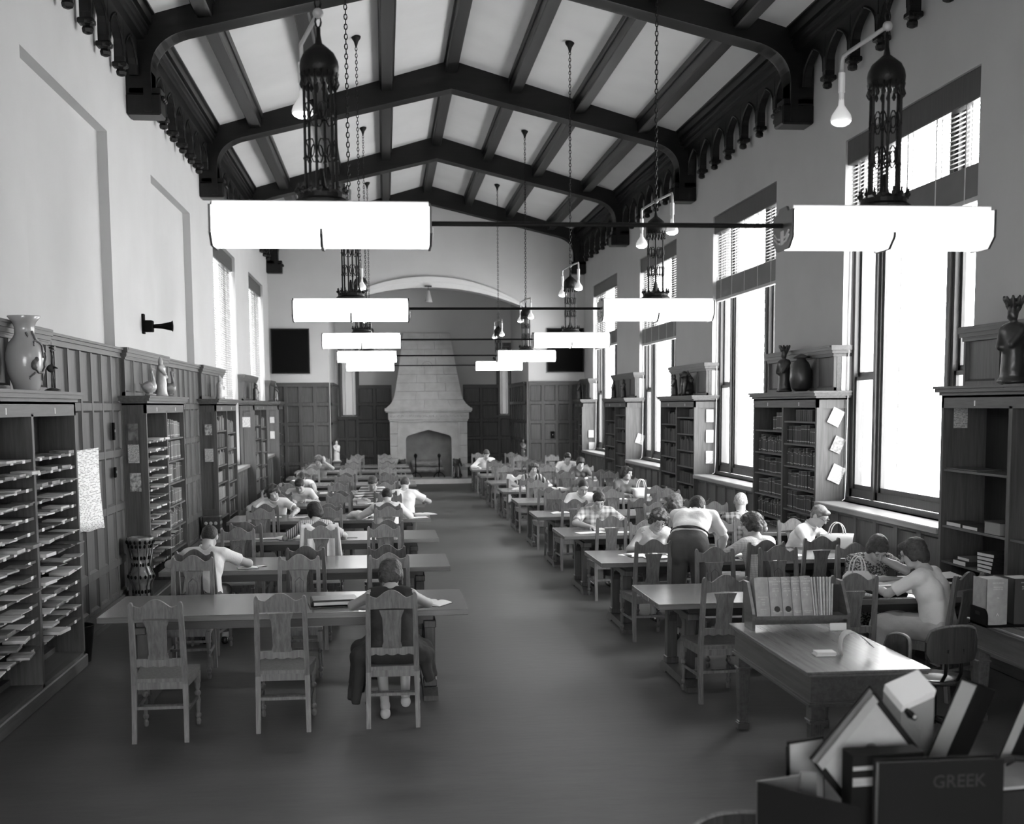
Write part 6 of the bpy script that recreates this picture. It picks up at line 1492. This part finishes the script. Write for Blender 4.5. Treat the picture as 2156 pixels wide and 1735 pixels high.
# ================================================================== ORNAMENTS
def statuette(name, label, x, y, z, h_, mat, kind='robed', rz=0, res=.010, cat='statuette', group=None):
    F = Field(max(res, h_*.022)); s = h_
    if kind == 'robed':
        F.rc((0,0,.04*s),(0,0,.30*s), .15*s,.13*s, k=.05*s); F.rc((0,0,.30*s),(0,.01*s,.70*s), .13*s,.105*s, k=.05*s); F.rc((-.09*s,0,.72*s),(.09*s,0,.72*s), .055*s, k=.05*s)
        F.rc((-.13*s,0,.70*s),(-.10*s,.11*s,.48*s), .045*s,.05*s, k=.03*s); F.rc((.13*s,0,.70*s),(.08*s,.12*s,.56*s), .045*s,.04*s, k=.03*s)
        F.el((0,.0,.86*s), (.062*s,.066*s,.078*s), .02*s); F.rc((0,0,.93*s),(0,-.01*s,.98*s), .05*s,.02*s, k=.02*s); F.el((0,0,.02*s),(.2*s,.18*s,.035*s),.02*s)
    elif kind == 'crowned':
        F.rc((0,0,.04*s),(0,0,.55*s), .13*s,.11*s, k=.05*s); F.rc((-.08*s,0,.60*s),(.08*s,0,.60*s), .06*s, k=.05*s); F.el((0,.02*s,.74*s),(.06*s,.065*s,.075*s),.02*s)
        F.rc((-.12*s,.02*s,.58*s),(-.07*s,.12*s,.42*s), .05*s,.04*s, k=.03*s); F.rc((.12*s,.02*s,.58*s),(.07*s,.12*s,.40*s), .05*s,.045*s, k=.03*s)
        for a in range(9): t = a*2*PI/9; F.rc((.055*s*math.cos(t),.055*s*math.sin(t),.80*s),(.10*s*math.cos(t),.10*s*math.sin(t),.93*s), .018*s,.024*s, k=.012*s)
        F.el((0,0,.03*s),(.17*s,.15*s,.045*s),.02*s)
    elif kind == 'goose':
        F.el((0,-.03*s,.30*s),(.17*s,.25*s,.21*s),.05*s); F.rc((0,.12*s,.40*s),(0,.10*s,.68*s), .08*s,.045*s, k=.05*s); F.rc((0,.10*s,.68*s),(0,.05*s,.88*s), .045*s,.04*s, k=.03*s); F.el((0,.08*s,.92*s),(.05*s,.08*s,.055*s),.03*s); F.rc((0,.14*s,.92*s),(0,.22*s,.89*s), .025*s,.015*s, k=.01*s)
        F.rc((0,-.22*s,.32*s),(0,-.34*s,.42*s), .08*s,.03*s, k=.05*s); F.el((0,0,.04*s),(.16*s,.2*s,.05*s),.04*s)
        for q in (-1, 1): F.el((q*.15*s,-.05*s,.32*s),(.05*s,.19*s,.12*s),.02*s)
    elif kind == 'guardian':     # seated guardian lion
        F.el((0,-.08*s,.28*s),(.17*s,.22*s,.26*s),.06*s); F.rc((0,.02*s,.32*s),(0,.08*s,.62*s), .15*s,.13*s, k=.06*s); F.el((0,.10*s,.78*s),(.16*s,.16*s,.15*s),.05*s); F.el((0,.24*s,.74*s),(.09*s,.08*s,.07*s),.03*s)
        for q in (-1, 1):
            F.rc((q*.10*s,.12*s,.50*s),(q*.11*s,.20*s,.06*s), .065*s,.05*s, k=.03*s); F.el((q*.11*s,.24*s,.04*s),(.06*s,.08*s,.045*s),.02*s); F.el((q*.13*s,-.05*s,.12*s),(.10*s,.2*s,.12*s),.04*s); F.el((q*.14*s,.05*s,.90*s),(.05*s,.03*s,.06*s),.02*s)
            F.el((q*.06*s,.22*s,.82*s),(.035*s,.03*s,.035*s),.01*s)
            for a in range(4): F.el((q*(.13+.02*a)*s,(.02-.05*a)*s,(.84-.08*a)*s),(.055*s,.055*s,.055*s),.015*s)
        F.rc((0,-.25*s,.3*s),(0,-.28*s,.66*s), .06*s,.05*s, k=.04*s)
    elif kind == 'pair':
        for q in (-1, 1):
            F.rc((q*.16*s,0,.05*s),(q*.14*s,0,.55*s), .13*s,.12*s, k=.05*s); F.el((q*.14*s,.02*s,.74*s),(.08*s,.085*s,.10*s),.03*s); F.rc((q*.22*s,0,.6*s),(q*.12*s,.14*s,.42*s), .05*s,.045*s, k=.03*s); F.rc((q*.14*s,0,.82*s),(q*.14*s,-.02*s,.9*s), .05*s,.03*s, k=.02*s)
        F.el((0,0,.04*s),(.32*s,.18*s,.05*s),.03*s)
    o = F.obj(name, mat, None, (.012*s*.5, 38/max(.3, s))); o.location = (x, y, z); o.rotation_euler = (0,0,rz); return tag(o, label, cat, group)
ZC = 2.552
statuette('goose_figure', 'glazed goose figure left of the robed statuette on the second left case', -2.89, 15.50, ZC, .36, M['ceramic'], 'goose', -PI/2)
statuette('robed_figure', 'pale robed standing statuette between two geese on second left case', -2.89, 16.25, ZC, .52, M['ceramic'], 'robed', -PI/2)
statuette('goose_figure', 'darker glazed goose figure right of the robed statuette', -2.89, 16.92, ZC, .36, plain('brown_glaze', .22, .25, .6, var=.5, vscale=9), 'goose', -PI/2+.4)
statuette('figure_group', 'two pale ceramic figures side by side on the third left case', -2.89, 22.0, ZC, .46, M['ceramic'], 'pair', -PI/2)
statuette('figure_group', 'pair of glazed figures on the fourth left case before the window blind', -2.89, 28.0, ZC, .44, M['ceramd'], 'pair', -PI/2)
statuette('robed_figure', 'slender dark statuette in the far left corner', -2.89, 33.2, ZC, .50, M['ceramd'], 'robed', -PI/2)
statuette('crowned_bust', 'dark carved figure with spiky crown on the second window bookcase', 5.52, 16.4, ZC, .68, M['bronze'], 'crowned', PI/2+.5)
t = thing('bronze_jar', 'squat dark jar with flared lid beside the crowned figure', 'jar', (5.53, 15.75, ZC)); b = MB(); b.lathe([(.07,0),(.13,.05),(.15,.16),(.14,.28),(.10,.38),(.06,.42),(.06,.44)], 20); b.obj('jar_body', M['bronze'], t, True); b = MB(); b.lathe([(.10,.44),(.11,.46),(.05,.48),(.02,.50)], 16); b.obj('lid', M['bronze'], t, True)
statuette('robed_figure', 'dark cloaked figure at left on the third window bookcase', 5.55, 22.9, ZC, .42, M['bronze'], 'robed', PI/2)
statuette('seated_figure', 'dark broad seated figure on the third window bookcase', 5.55, 21.95, ZC, .48, M['bronze'], 'guardian', PI/2+.3)
statuette('robed_figure', 'dark hatted figure, farther of two on the fourth window bookcase', 5.55, 29.1, ZC, .44, M['bronze'], 'robed', PI/2)
statuette('robed_figure', 'dark stout figure, nearer of two on the fourth window bookcase', 5.55, 27.9, ZC, .44, M['bronze'], 'robed', PI/2+.5)
statuette('robed_figure', 'tall dark statuette in the far right corner', 5.5, 34.0, ZC, .55, M['bronze'], 'robed', PI/2)
statuette('robed_warrior', 'tall dark carved warrior figure at the right edge above nearest bookcase', 5.46, 10.15, ZC, .80, M['bronze'], 'crowned', PI/2+.4)
statuette('guardian_lion', 'glossy dark guardian lion right of the fire opening', XF+.86, YP-.30, .14, .66, M['ceramd'], 'guardian', PI-.3)
statuette('guardian_lion', 'glossy dark guardian lion left of the fire opening, half hidden', XF-.86, YP-.30, .14, .66, M['ceramd'], 'guardian', PI+.3)
# stands with figures before the far piers
for x, mt, lab in ((-1.34, 'ceramic', 'left'), (3.92, 'bronze', 'right')):
    t = thing('pedestal', 'slim dark pedestal standing against the far wall, '+lab+' of the alcove', 'pedestal', (x, 34.25, 0)); b = MB(); b.cbox(-.13,.13,-.13,.13,.0,.08,.01); b.cbox(-.09,.09,-.09,.09,.08,.84,.01); b.cbox(-.13,.13,-.13,.13,.84,.88,.008); b.obj('column', M['deskd'], t)
    statuette('standing_figure', ('pale glazed' if mt == 'ceramic' else 'dark')+' standing figure on the pedestal '+lab+' of the alcove', x, 34.25, .882, .58, M[mt], 'robed', PI)
# celadon dragon vase
t = thing('dragon_vase', 'large pale celadon vase with applied dark dragon on nearest left case', 'vase', (-2.90, 10.27, ZC), .0)
t.scale = (.92, .92, 1.02)
prof = [(.105,0),(.112,.012),(.118,.04),(.155,.14),(.168,.24),(.165,.30),(.145,.37),(.10,.42),(.085,.45),(.085,.50),(.10,.54),(.14,.585),(.136,.59),(.09,.54),(.075,.47)]
b = MB(); b.lathe(prof, 40, cap=False); b.obj('vase_body', M['celadon'], t, True)
def vr(z):
    for (r0,z0),(r1,z1) in zip(prof[1:11], prof[2:12]):
        if z0 <= z <= z1: return r0+(r1-r0)*(z-z0)/(z1-z0)
    return .16
def vp(a, z, o=.006): r = vr(z)+o; return (r*math.cos(a), r*math.sin(a), z)
M['dragon'] = plain('dragon_relief', .10, .3, .6, bump=.3, bscale=120)
paths = [([(-.55,.47),(-.45,.43),(-.55,.39),(-.35,.375),(-.2,.35),(-.3,.31),(-.25,.27)], .009), ([(-.1,.30),(0,.26),(-.15,.22),(-.1,.18),(-.35,.14),(-.6,.14),(-.8,.17),(-.72,.20),(-.8,.22)], .011), ([(-.8,.14),(-1.0,.115),(-1.1,.10)], .008), ([(-.55,.39),(-.75,.385),(-.8,.36)], .007), ([(-1.15,.46),(-1.05,.43)], .012), ([(-.3,.14),(-.1,.09)], .008)]
for pt, r_ in paths:
    b = MB(); q = [vp(a, z) for a, z in pt]; fine = []
    for i in range(len(pt)-1):
        for k in range(4): u = k/4; fine.append(vp(pt[i][0]*(1-u)+pt[i+1][0]*u, pt[i][1]*(1-u)+pt[i+1][1]*u))
    fine.append(q[-1]); b.tube(fine, [r_*(1.15-.5*i/len(fine)) for i in range(len(fine))], 7)
    e = fine[-1]; [b.tube([e, tuple(Vector(e)+Vector((0, .018*math.cos(a), .018*math.sin(a))))], [.006, .002], 5) for a in (0, 1.3, 2.6, 3.9, 5.2)]
    b.obj('dragon_relief', M['dragon'], t, True)
F = Field(.006); c = vp(-.85,.20,.0); F.el(c,(.03,.03,.042),.01); F.el(vp(-.72,.245,0),(.02,.02,.02),.01); o = F.obj('dragon_head', M['dragon'], t, (.002, 120))
# crane candlestick
t = thing('crane_candlestick', 'thin dark bronze crane candlestick beside the dragon vase', 'candlestick', (-2.88, 10.98, ZC), -.6)
b = MB(); b.lathe([(.075,0),(.07,.015),(.03,.03),(.01,.035)], 16); b.obj('base', M['bronze'], t, True)
b = MB(); b.tube([(-.012,0,.03),(-.01,0,.17),(0,0,.2)], .005, 5); b.tube([(.022,0,.03),(.012,0,.17),(0,0,.2)], .005, 5); b.obj('legs', M['bronze'], t, True)
F = Field(.006); F.el((0,-.01,.20),(.024,.045,.036),.01); F.rc((0,.0,.22),(0,.01,.30), .011,.007, k=.01); F.rc((0,.01,.30),(0,.0,.35), .007,.008, k=.01); F.rc((0,0,.355),(0,.045,.36), .012,.004, k=.01); F.rc((-.01,0,.215),(-.07,0,.20), .014,.005, k=.01); F.rc((.01,0,.215),(.07,0,.20), .014,.005, k=.01); F.obj('crane', M['bronze'], t)
b = MB(); b.lathe([(.018,.372),(.022,.38),(.02,.385),(.003,.387),(.002,.43)], 10); b.obj('candle_spike', M['bronze'], t, True)
# pierced garden seat stands
t = thing('pierced_stand', 'pierced glazed ceramic flower stand beside second left case', 'plant stand', (-2.90, 14.58, 0))
pf = [(.135,0),(.15,.02),(.12,.05),(.10,.12),(.095,.30),(.11,.36),(.145,.40),(.15,.44),(.12,.48),(.095,.55),(.095,.68),(.125,.78),(.155,.84),(.16,.87),(.15,.89),(.13,.885),(.12,.86)]
b = MB(); b.lathe(pf, 16, cap=False); b.obj('stand_body', plain('brown_glazed', .15, .2, .7, var=.5, vscale=10), t, True)
b = MB()
for z in (.16,.24,.42,.56,.64,.78,.83):
    for k in range(16): a = k*PI/8+(z*20 % 1)*.3; r = .118 if z in (.16,.24,.56,.64) else .15; r = {.16:.098,.24:.096,.42:.148,.56:.096,.64:.097,.78:.128,.83:.153}[z]; b.ball((r*math.cos(a), r*math.sin(a), z), .016, 6, 4, 0, (1,1,1.5))
o = b.obj('pierced_openings', M['black'], t); o['kind'] = 'stuff'
b = MB()
for k in range(8): a = k*PI/4; b.tube([(.11*math.cos(a), .11*math.sin(a), .05),(.103*math.cos(a), .103*math.sin(a), .30),(.158*math.cos(a), .158*math.sin(a), .42),(.102*math.cos(a), .102*math.sin(a), .55),(.15*math.cos(a), .15*math.sin(a), .82)], .009, 6)
b.obj('ribs', M['ceramd'], t, True)
t = thing('garden_stool', 'squarish dark pierced ceramic garden stool beside the third left case', 'stool', (-2.91, 20.62, 0)); b = MB(); b.cbox(-.15,.15,-.15,.15,0,.60,.02); b.obj('stool_body', M['ceramd'], t)
b = MB()
for z in (.12,.24,.36,.48):
    for q in (-.08, 0, .08): b.ball((q, -.152, z), .03, 7, 5, 0, (1,.3,1)); b.ball((.152, q, z), .03, 7, 5, 0, (.3,1,1))
b.obj('relief_flowers', M['ceramic'], t)
# horn, switches on the left wall
t = thing('wall_horn', 'black horn loudspeaker projecting from the left wall between the niches', 'horn', (XL, 16.55, 3.48)); b = MB(); b.cbox(0,.03,-.05,.05,-.10,.16,.004); b.obj('wall_plate_bracket', M['black'], t)
b = MB(); b.cbox(.03,.14,-.07,.07,-.075,.075,.01); b.obj('driver_box', M['black'], t)
b = MB(); b.lathe([(.025,0),(.035,.12),(.06,.24),(.075,.25)][::1], 16, cap=False); b.lathe([(.075,.25),(.06,.24),(.03,.1),(.0,.1)], 16, cap=False); b.xf(Matrix.Translation((.14,0,0)) @ Matrix.Rotation(PI/2, 4, 'Y')); b.obj('horn', M['black'], t, True)
for y, z, hh, lab in ((14.25,2.14,.2,'upper'),(14.25,1.67,.12,'lower')):
    t = thing('wall_switch', lab+' small dark wall switch on the panelling before second left case', 'switch', (XL+.062, y, z)); b = MB(); b.cbox(0,.025,-.03,.03,-hh/2,hh/2,.004); b.obj('plate', M['black'], t); b = MB(); b.box(.025,.035,-.006,.006,-.01,.02); b.obj('toggle', M['brass'], t)
t = thing('wall_switch', 'small dark switch plate on the far right wall panelling', 'switch', (4.80, YF-.065, 1.55)); b = MB(); b.cbox(-.05,.05,-.02,0,-.1,.1,.004); b.obj('plate', M['black'], t); b = MB(); b.box(-.008,.008,-.03,-.02,-.01,.02); b.obj('toggle', M['brass'], t)

# ================================================================== NOTICES, CHARTS, CORDS
def notice(x, y, z, w, h_, rot, label, mat, name='notice', t_=.004, facing='y'):
    b = MB(); b.box(-w/2, w/2, -t_, 0, -h_/2, h_/2); o = b.obj(name, mat if not isinstance(mat, str) else M[mat]); o.location = (x, y, z); o.rotation_euler = (0, rot, 0 if facing == 'y' else (PI/2 if facing == 'x' else 0)); return tag(o, label, 'notice', None)
M['photo1'] = plain('dim_photo', .12, .4, .4, var=.8, vscale=12); M['photo2'] = plain('contrasty_clipping', .35, .5, .3, var=.9, vscale=22)
def nt(x, y, z, w, h_, rot, label, mat='print2', pins=True): 
    o = notice(x, y, z, w, h_, rot, label, mat); return o
y2 = YA[3]-BRH-.002; y3 = YA[4]-BRH-.002; y4 = YA[5]-BRH-.002
o = nt(5.68, y2, 2.22, .16, .21, .45, 'tilted pamphlet with white disc, top notice on second window bookcase end')
b = MB(); b.lathe([(.0005,0),(.05,0)], 20, cap=False); b.xf(Matrix.Translation((0,-.0055,.0)) @ Matrix.Rotation(PI/2, 4, 'X')); b.obj('white_disc', M['paper'], o)
nt(5.71, y2, 1.87, .14, .20, .42, 'grey tilted folded leaflet, middle notice on second window bookcase end', plain('grey_leaflet', .22, .6, var=.4, vscale=30)); nt(5.70, y2, 1.50, .17, .22, .42, 'tilted printed booklet, lowest notice on second window bookcase end')
for z, q in ((2.19,'top'),(1.83,'middle'),(1.46,'bottom')): nt(5.71, y3, z, .13, .22, 0, q+' of three upright sheets on the third window bookcase end', 'print2' if q != 'middle' else 'paper')
nt(5.76, y4, 1.62, .18, .22, .35, 'tilted striped card on the fourth window bookcase end'); nt(5.68, 33.1, 1.60, .14, .2, 0, 'upper sheet on the far right bookcase end'); nt(5.70, 33.1, 1.27, .16, .2, 0, 'lower sheet on the far right bookcase end')
yl2 = YA[3]-BH-.0; yl3 = YA[4]-BH; yl4 = YA[5]-BH
nt(-2.98, yl2, 2.12, .12, .2, 0, 'dim mounted photograph, top picture on second left case end', 'photo1'); nt(-2.98, yl2, 1.86, .13, .22, 0, 'white typed sheets, middle of second left case end'); nt(-2.97, yl2, 1.52, .13, .22, 0, 'high-contrast clipping, lowest on second left case end', 'photo2')
nt(-2.96, yl3, 2.03, .12, .18, 0, 'clipping at top of the third left case end', 'photo2'); nt(-2.96, yl3, 1.60, .14, .22, 0, 'white folded leaflets low on third left case end')
nt(-3.0, yl4, 2.08, .17, .22, 0, 'pale printed sheet on the fourth left case end'); nt(-3.0, 33.08, 2.06, .12, .16, 0, 'upper small sheet, far left case end'); nt(-3.0, 33.08, 1.66, .12, .2, 0, 'lower small sheet, far left case end')
# newspaper chart on the left panelling and the hanging strip
M['news'] = printed('newspaper', .85, .25, 60, 10, .5)
b = MB(); n_ = 10; vs = []
for i in range(n_+1):
    u = i/n_
    for k in range(9): v = k/8; vs.append((.006+.02*math.sin(u*5+v*2)*v+.02*v*v, u*1.15, -v*.82-.06*u*v+.01*math.sin(u*9)*v))
b.add(vs, [(i*9+k, i*9+k+1, (i+1)*9+k+1, (i+1)*9+k) for i in range(n_) for k in range(8)]); o = b.obj('newspaper_sheet', M['news'], None, True); o.location = (XL+.065, 12.35, 1.98); m_ = o.modifiers.new('s', 'SOLIDIFY'); m_.thickness = .002; tag(o, 'white newspaper pages pinned to the left panelling beyond the nearest case', 'newspaper')
b = MB(); b.box(0,.006,-.14,.14,-.85,0); b.box(-.004,.02,-.2,.2,0,.03); o = b.obj('paper_scroll', M['print2']); o.location = (XL+.065, 18.35, 2.40); tag(o, 'long narrow hanging strip beyond the second left case', 'chart')
# nearest right-hand case: notes and books on its shelves
xi = XR+.12
nt(5.60, YA[2]+BRH-.056, 2.25, .14, .21, 0, 'typed notice on the far inner side of the nearest window bookcase')
o = nt(5.868, 10.42, 2.12, .30, .26, 0, 'long printed leaflet high on the back board, nearest window bookcase'); o.rotation_euler = (0,0,-PI/2); 
o = nt(5.868, 10.42, 1.5, .30, .26, 0, 'long printed leaflet low on the back board, nearest window bookcase'); o.rotation_euler = (0,0,-PI/2)
b = MB(); b.cbox(-.12,.16,-.32,.3,0,.012,.002); o = b.obj('wooden_board', M['oaky']); o.location = (5.58, 11.05, 1.752); tag(o, 'thin pale board lying on the upper shelf, nearest window bookcase', 'board')
closed_book(5.57, 11.15, PI/2, 'flat book, farthest on the middle shelf of nearest window bookcase', .3, .24, .04, 1.202, 1, 'flat books'); closed_book(5.56, 10.82, PI/2, 'flat book second along the middle shelf, nearest window bookcase', .3, .22, .035, 1.202, 1, 'flat books'); 
t = thing('filing_box', 'grey upright box at the near end of middle shelf, nearest window bookcase', 'box', (5.56, 10.40, 1.202)); b = MB(); b.cbox(-.11,.12,-.14,.14,0,.11,.004); b.obj('box_body', M['c_mid'], t); b = MB(); b.cbox(-.115,.12,-.143,.143,.11,.118,.002); b.obj('lid', M['books'][1], t)
for i in range(5): closed_book(5.56, 10.45, PI/2+.03*i, ['bottom', 'second', 'middle', 'fourth', 'top'][i]+' volume of the leaning pile on lower shelf, nearest window bookcase', .26, .30, .033, .852+.036*i, 0, 'pile of flat volumes')
closed_book(5.55, 10.95, PI/2, 'lower book of the flat pair on the lower shelf, nearest window bookcase', .26, .26, .045, .852, 1); closed_book(5.56, 10.93, PI/2, 'upper book of the flat pair on the lower shelf, nearest window bookcase', .24, .22, .03, .898, 2)
# blind cords at the windows
for i, y in enumerate(YW[2:]):
    b = MB(); x = XR+.07; yy = y+HW-.03; q = [(x+.02, yy, 4.6), (x+.01, yy+.0, 3.2), (x, yy, 1.9), (x-.01, yy-.01, 1.35), (x-.03, yy-.04, 1.19), (x-.09, yy-.12, 1.172)]
    f = []; 
    for k in range(len(q)-1):
        for e in range(4): u = e/4; f.append(tuple(q[k][c]*(1-u)+q[k+1][c]*u+(.006*math.sin(k+e) if c == 1 else 0) for c in range(3)))
    f.append(q[-1]); b.tube(f, .006, 5); o = b.obj('blind_cord', M['cord'], None, True); tag(o, 'pale blind cord hanging at the far side of the %s window on the right' % ['nearest tall', 'second', 'third', 'fourth'][i], 'cord', 'blind cords')

# ================================================================== THE DISPLAY OF PROPPED BOOKS, BOTTOM RIGHT
t = thing('display_case_top', 'low dark case carrying the propped books at the bottom right corner', 'display case', (2.1, 3.95, 0)); b = MB(); b.cbox(-.90,1.3,-.9,.46,.0,.68,.01); b.obj('case_body', M['oakin'], t); b = MB(); b.cbox(-.93,1.33,-.93,.49,.68,.72,.008); b.obj('case_top', M['deskd'], t)
DZ = .721
def board(pts, th, mat, parent, name):      # quad slab from three corners: origin, u corner, v corner
    O, U, Vv = (Vector(p) for p in pts); n_ = (U-O).cross(Vv-O).normalized()*th; b = MB()
    a = [O, U, U+Vv-O, Vv]; vs = [tuple(p) for p in a]+[tuple(p+n_) for p in a]
    b.add(vs, [(3,2,1,0),(4,5,6,7),(0,1,5,4),(1,2,6,5),(2,3,7,6),(3,0,4,7)]); return b.obj(name, mat, parent)
M['endpaper'] = plain('endpaper', .30, .6, .3, var=.08, vscale=10); M['dkcloth'] = plain('near_black_cloth', .008, .7, .15); M['pages_d'] = plain('dim_page_block', .26, .8, .2, bump=.2, bscale=200); M['tan'] = plain('tan_leather', .10, .35, .6, var=.25, vscale=7)

def box3(O, U, Vv, Wv, mat, parent, name):
    O, U, Vv, Wv = Vector(O), Vector(U), Vector(Vv), Vector(Wv); b = MB()
    vs = [O, O+U, O+U+Vv, O+Vv, O+Wv, O+U+Wv, O+U+Vv+Wv, O+Vv+Wv]; b.add([tuple(p) for p in vs], [(3,2,1,0),(4,5,6,7),(0,1,5,4),(1,2,6,5),(2,3,7,6),(3,0,4,7)]); return b.obj(name, mat, parent)
def prop_book(O, U, Vv, Wv, label, cov, group=None):
    """closed book: U = thickness, V = height along the spine, W = width away from the fore-edge"""
    t = thing('propped_book', label, 'book', tuple(O), 0, group); z = Vector((0,0,0)); U, Vv, Wv = Vector(U), Vector(Vv), Vector(Wv)
    u = U.normalized()*.006
    box3(z, u, Vv, Wv, cov, t, 'cover_board'); box3(U-u, u, Vv, Wv, cov, t, 'cover_board')
    box3(Wv*.97+u*.5, U-u, Vv, Wv*.03, cov, t, 'spine'); e = .02
    box3(u+Vv*e+Wv*e, U-u*2, Vv*(1-2*e), Wv*(1-2*e), M['pages_d'], t, 'page_block'); return t
# large dark book across the front, lettered on its cover
bk = prop_book((1.604, 3.75, .722), (0, .055, 0), (0, 0, .495), (.43, 0, 0), 'large dark upright book with faint lettering, foremost of propped books', M['dkcloth'])
bk.rotation_euler = (.0, 0, 0)
M['faint'] = plain('faint_lettering', .018, .6)
text('GREEK', .062, (.275, -.001, .405), (PI/2, 0, 0), M['faint'], bk)
# leaning thick book
L_ = Vector((.125, 0, .297)); W_ = Vector((.175, .12, .045)); W_ = W_-L_*(W_.dot(L_)/L_.dot(L_)); T_ = L_.cross(W_).normalized()
T_ = T_*(.072 if T_.x > 0 else -.072)
prop_book((1.99, 4.30, .985), T_, L_*1.28, W_, 'thick dark book leaning to the right, its pale fore-edge to the camera', M['dkcloth'])
prop_book((2.255, 4.30, .93), Vector(T_)*.62, L_*1.5, W_*1.1, 'second dark leaning book at the right edge of the picture', M['dkcloth'])
# open book standing on its corner with pale endpaper
t = thing('propped_book', 'open book propped on its corner with pale endpaper and bookplate', 'book', (1.689, 4.06, .95))
A_, B_, C_ = Vector((.004, 0, .455)), Vector((.191, -.018, .215)), Vector((-.219, -.027, .205))
U_, V_ = B_-A_, C_-A_; n_ = U_.cross(V_).normalized(); n_ = n_ if n_.y > 0 else -n_
box3(A_, U_, V_, n_*.008, M['dkcloth'], t, 'cover_board')
box3(A_+U_*.09+V_*.07-n_*.002, U_*.83, V_*.86, n_*.002, M['endpaper'], t, 'endpaper')
box3(A_+U_*.08+V_*.05-n_*.022, U_*.10, V_*.93, n_*.02, M['pages_d'], t, 'page_block'); box3(A_+U_*.02+V_*.03-n_*.010, U_*.05, V_*.97, n_*.010, M['tan'], t, 'cloth_turn_in')
b = MB(); b.lathe([(.0005,0),(.022,0)], 16, cap=False); Mq = Matrix.Rotation(PI/2, 4, 'X'); b.xf(Matrix.Translation(A_+U_*.5+V_*.42-n_*.0035) @ Mq); b.obj('bookplate', M['photo1'], t)
# open book behind, at left
t = thing('propped_book', 'open book with pale endpapers standing behind at the left of display', 'book', (1.445, 4.17, .722))
box3((0,0,0), (.145,.02,.01), (-.012,0,.455), (0,.008,0), M['dkcloth'], t, 'cover_board'); box3((.010,-.003,.008), (.13,.018,.01), (-.012,0,.438), (0,.003,0), M['endpaper'], t, 'endpaper'); box3((-.012,-.02,0), (.012,.02,0), (-.012,0,.445), (.01,0,0), M['dkcloth'], t, 'spine')
# black slip-case in the middle with pale bands
t = thing('slip_case', 'black box volume with pale bands behind the foremost book', 'box', (1.555, 3.86, .722)); box3((0,0,0), (.26,.02,0), (0,0,.49), (0,.09,0), M['dkcloth'], t, 'case_body')
for z in (.45,.41,.395): box3((.002,-.003,z-.012), (.085,.008,0), (0,0,.014), (0,.004,0), M['endpaper'], t, 'spine_band')
# leather folder at left
t = thing('leather_folder', 'tan leather folder standing half open at the left of the display', 'folder', (1.24, 3.9, .722))
box3((0,0,0), (.24,-.30,0), (0,0,.40), (.004,.006,0), M['dkcloth'], t, 'front_flap'); box3((0,0,0), (.20,.06,0), (-.0,.0,.40), (0,.012,0), M['tan'], t, 'back_flap'); box3((.165,.04,0), (.05,-.02,0), (0,0,.415), (0,.01,0), M['tan'], t, 'strap')
b = Field(.012); b.rc((0,0,.0),(.05,.0,.16),.055,.03,k=.03); b.rc((.03,0,.04),(.12,.03,.02),.05,.04,k=.03); o = b.obj('crumpled_wrapper', M['endpaper'], None, (.008, 40)); o.location = (1.47, 3.95, .80); tag(o, 'crumpled pale wrapper beside the tan leather folder', 'wrapper')
# white filing box with label clip, shade put into its grey body colour
t = thing('pamphlet_box', 'white pamphlet box with black label holder behind the propped books', 'box', (1.945, 4.36, .722)); box3((0,0,.50), (.14,.02,.05), (-.03,.10,.06), (.0,-.015,.03), M['paper'], t, 'box_top'); box3((0,0,0), (.14,.02,.05), (-.03,.10,.06), (0,0,.50), M['c_mid'], t, 'box_body')
b = MB(); b.tube([(.015,-.012,.51),(.035,-.008,.49),(.055,-.004,.475)], [.010,.015,.010], 8); b.obj('label_holder', M['iron'], t); b = MB(); b.ball((.045,-.02,.485), .008, 8, 6); b.obj('ring_pull', M['brass'], t)
# leaves and further volumes at right
t = thing('open_ledger', 'open pale ledger lying flat between the leaning books', 'book', (2.27, 4.16, 1.0)); box3((-.1,-.1,-.278), (.30,.04,0), (0,.26,0), (0,0,.27), M['books'][0], t, 'support_volume'); box3((-.1,-.1,0), (.30,.04,0), (0,.28,.02), (0,0,.012), M['endpaper'], t, 'page_block')
b = MB(); b.tube([(-.05,.1,.03),(.05,.06,.07),(.14,.10,.05)], .014, 6); b.obj('ribbon', M['shoe'], t)
prop_book((2.22, 4.1, .722), (0,.06,0), (0,0,.26), (.4,.02,0), 'dark volume with lettered band lying behind, at the right corner', M['dkcloth'])
for o_ in list(bpy.data.objects):
    if o_.name.startswith('display_case_top'): o_.name = 'display_case'

t = thing('wastebasket', 'dark metal wastebasket standing past the end of the nearest left case', 'wastebasket', (-2.93, 11.72, 0)); b = MB(); b.lathe([(.10,0),(.14,.34),(.145,.345),(.14,.35),(.135,.34),(.095,.01)], 20, cap=False); b.obj('bin_body', M['iron'], t, True); b = MB(); b.lathe([(.001,0),(.10,.005)], 20, cap=False); b.obj('bin_floor', M['iron'], t)
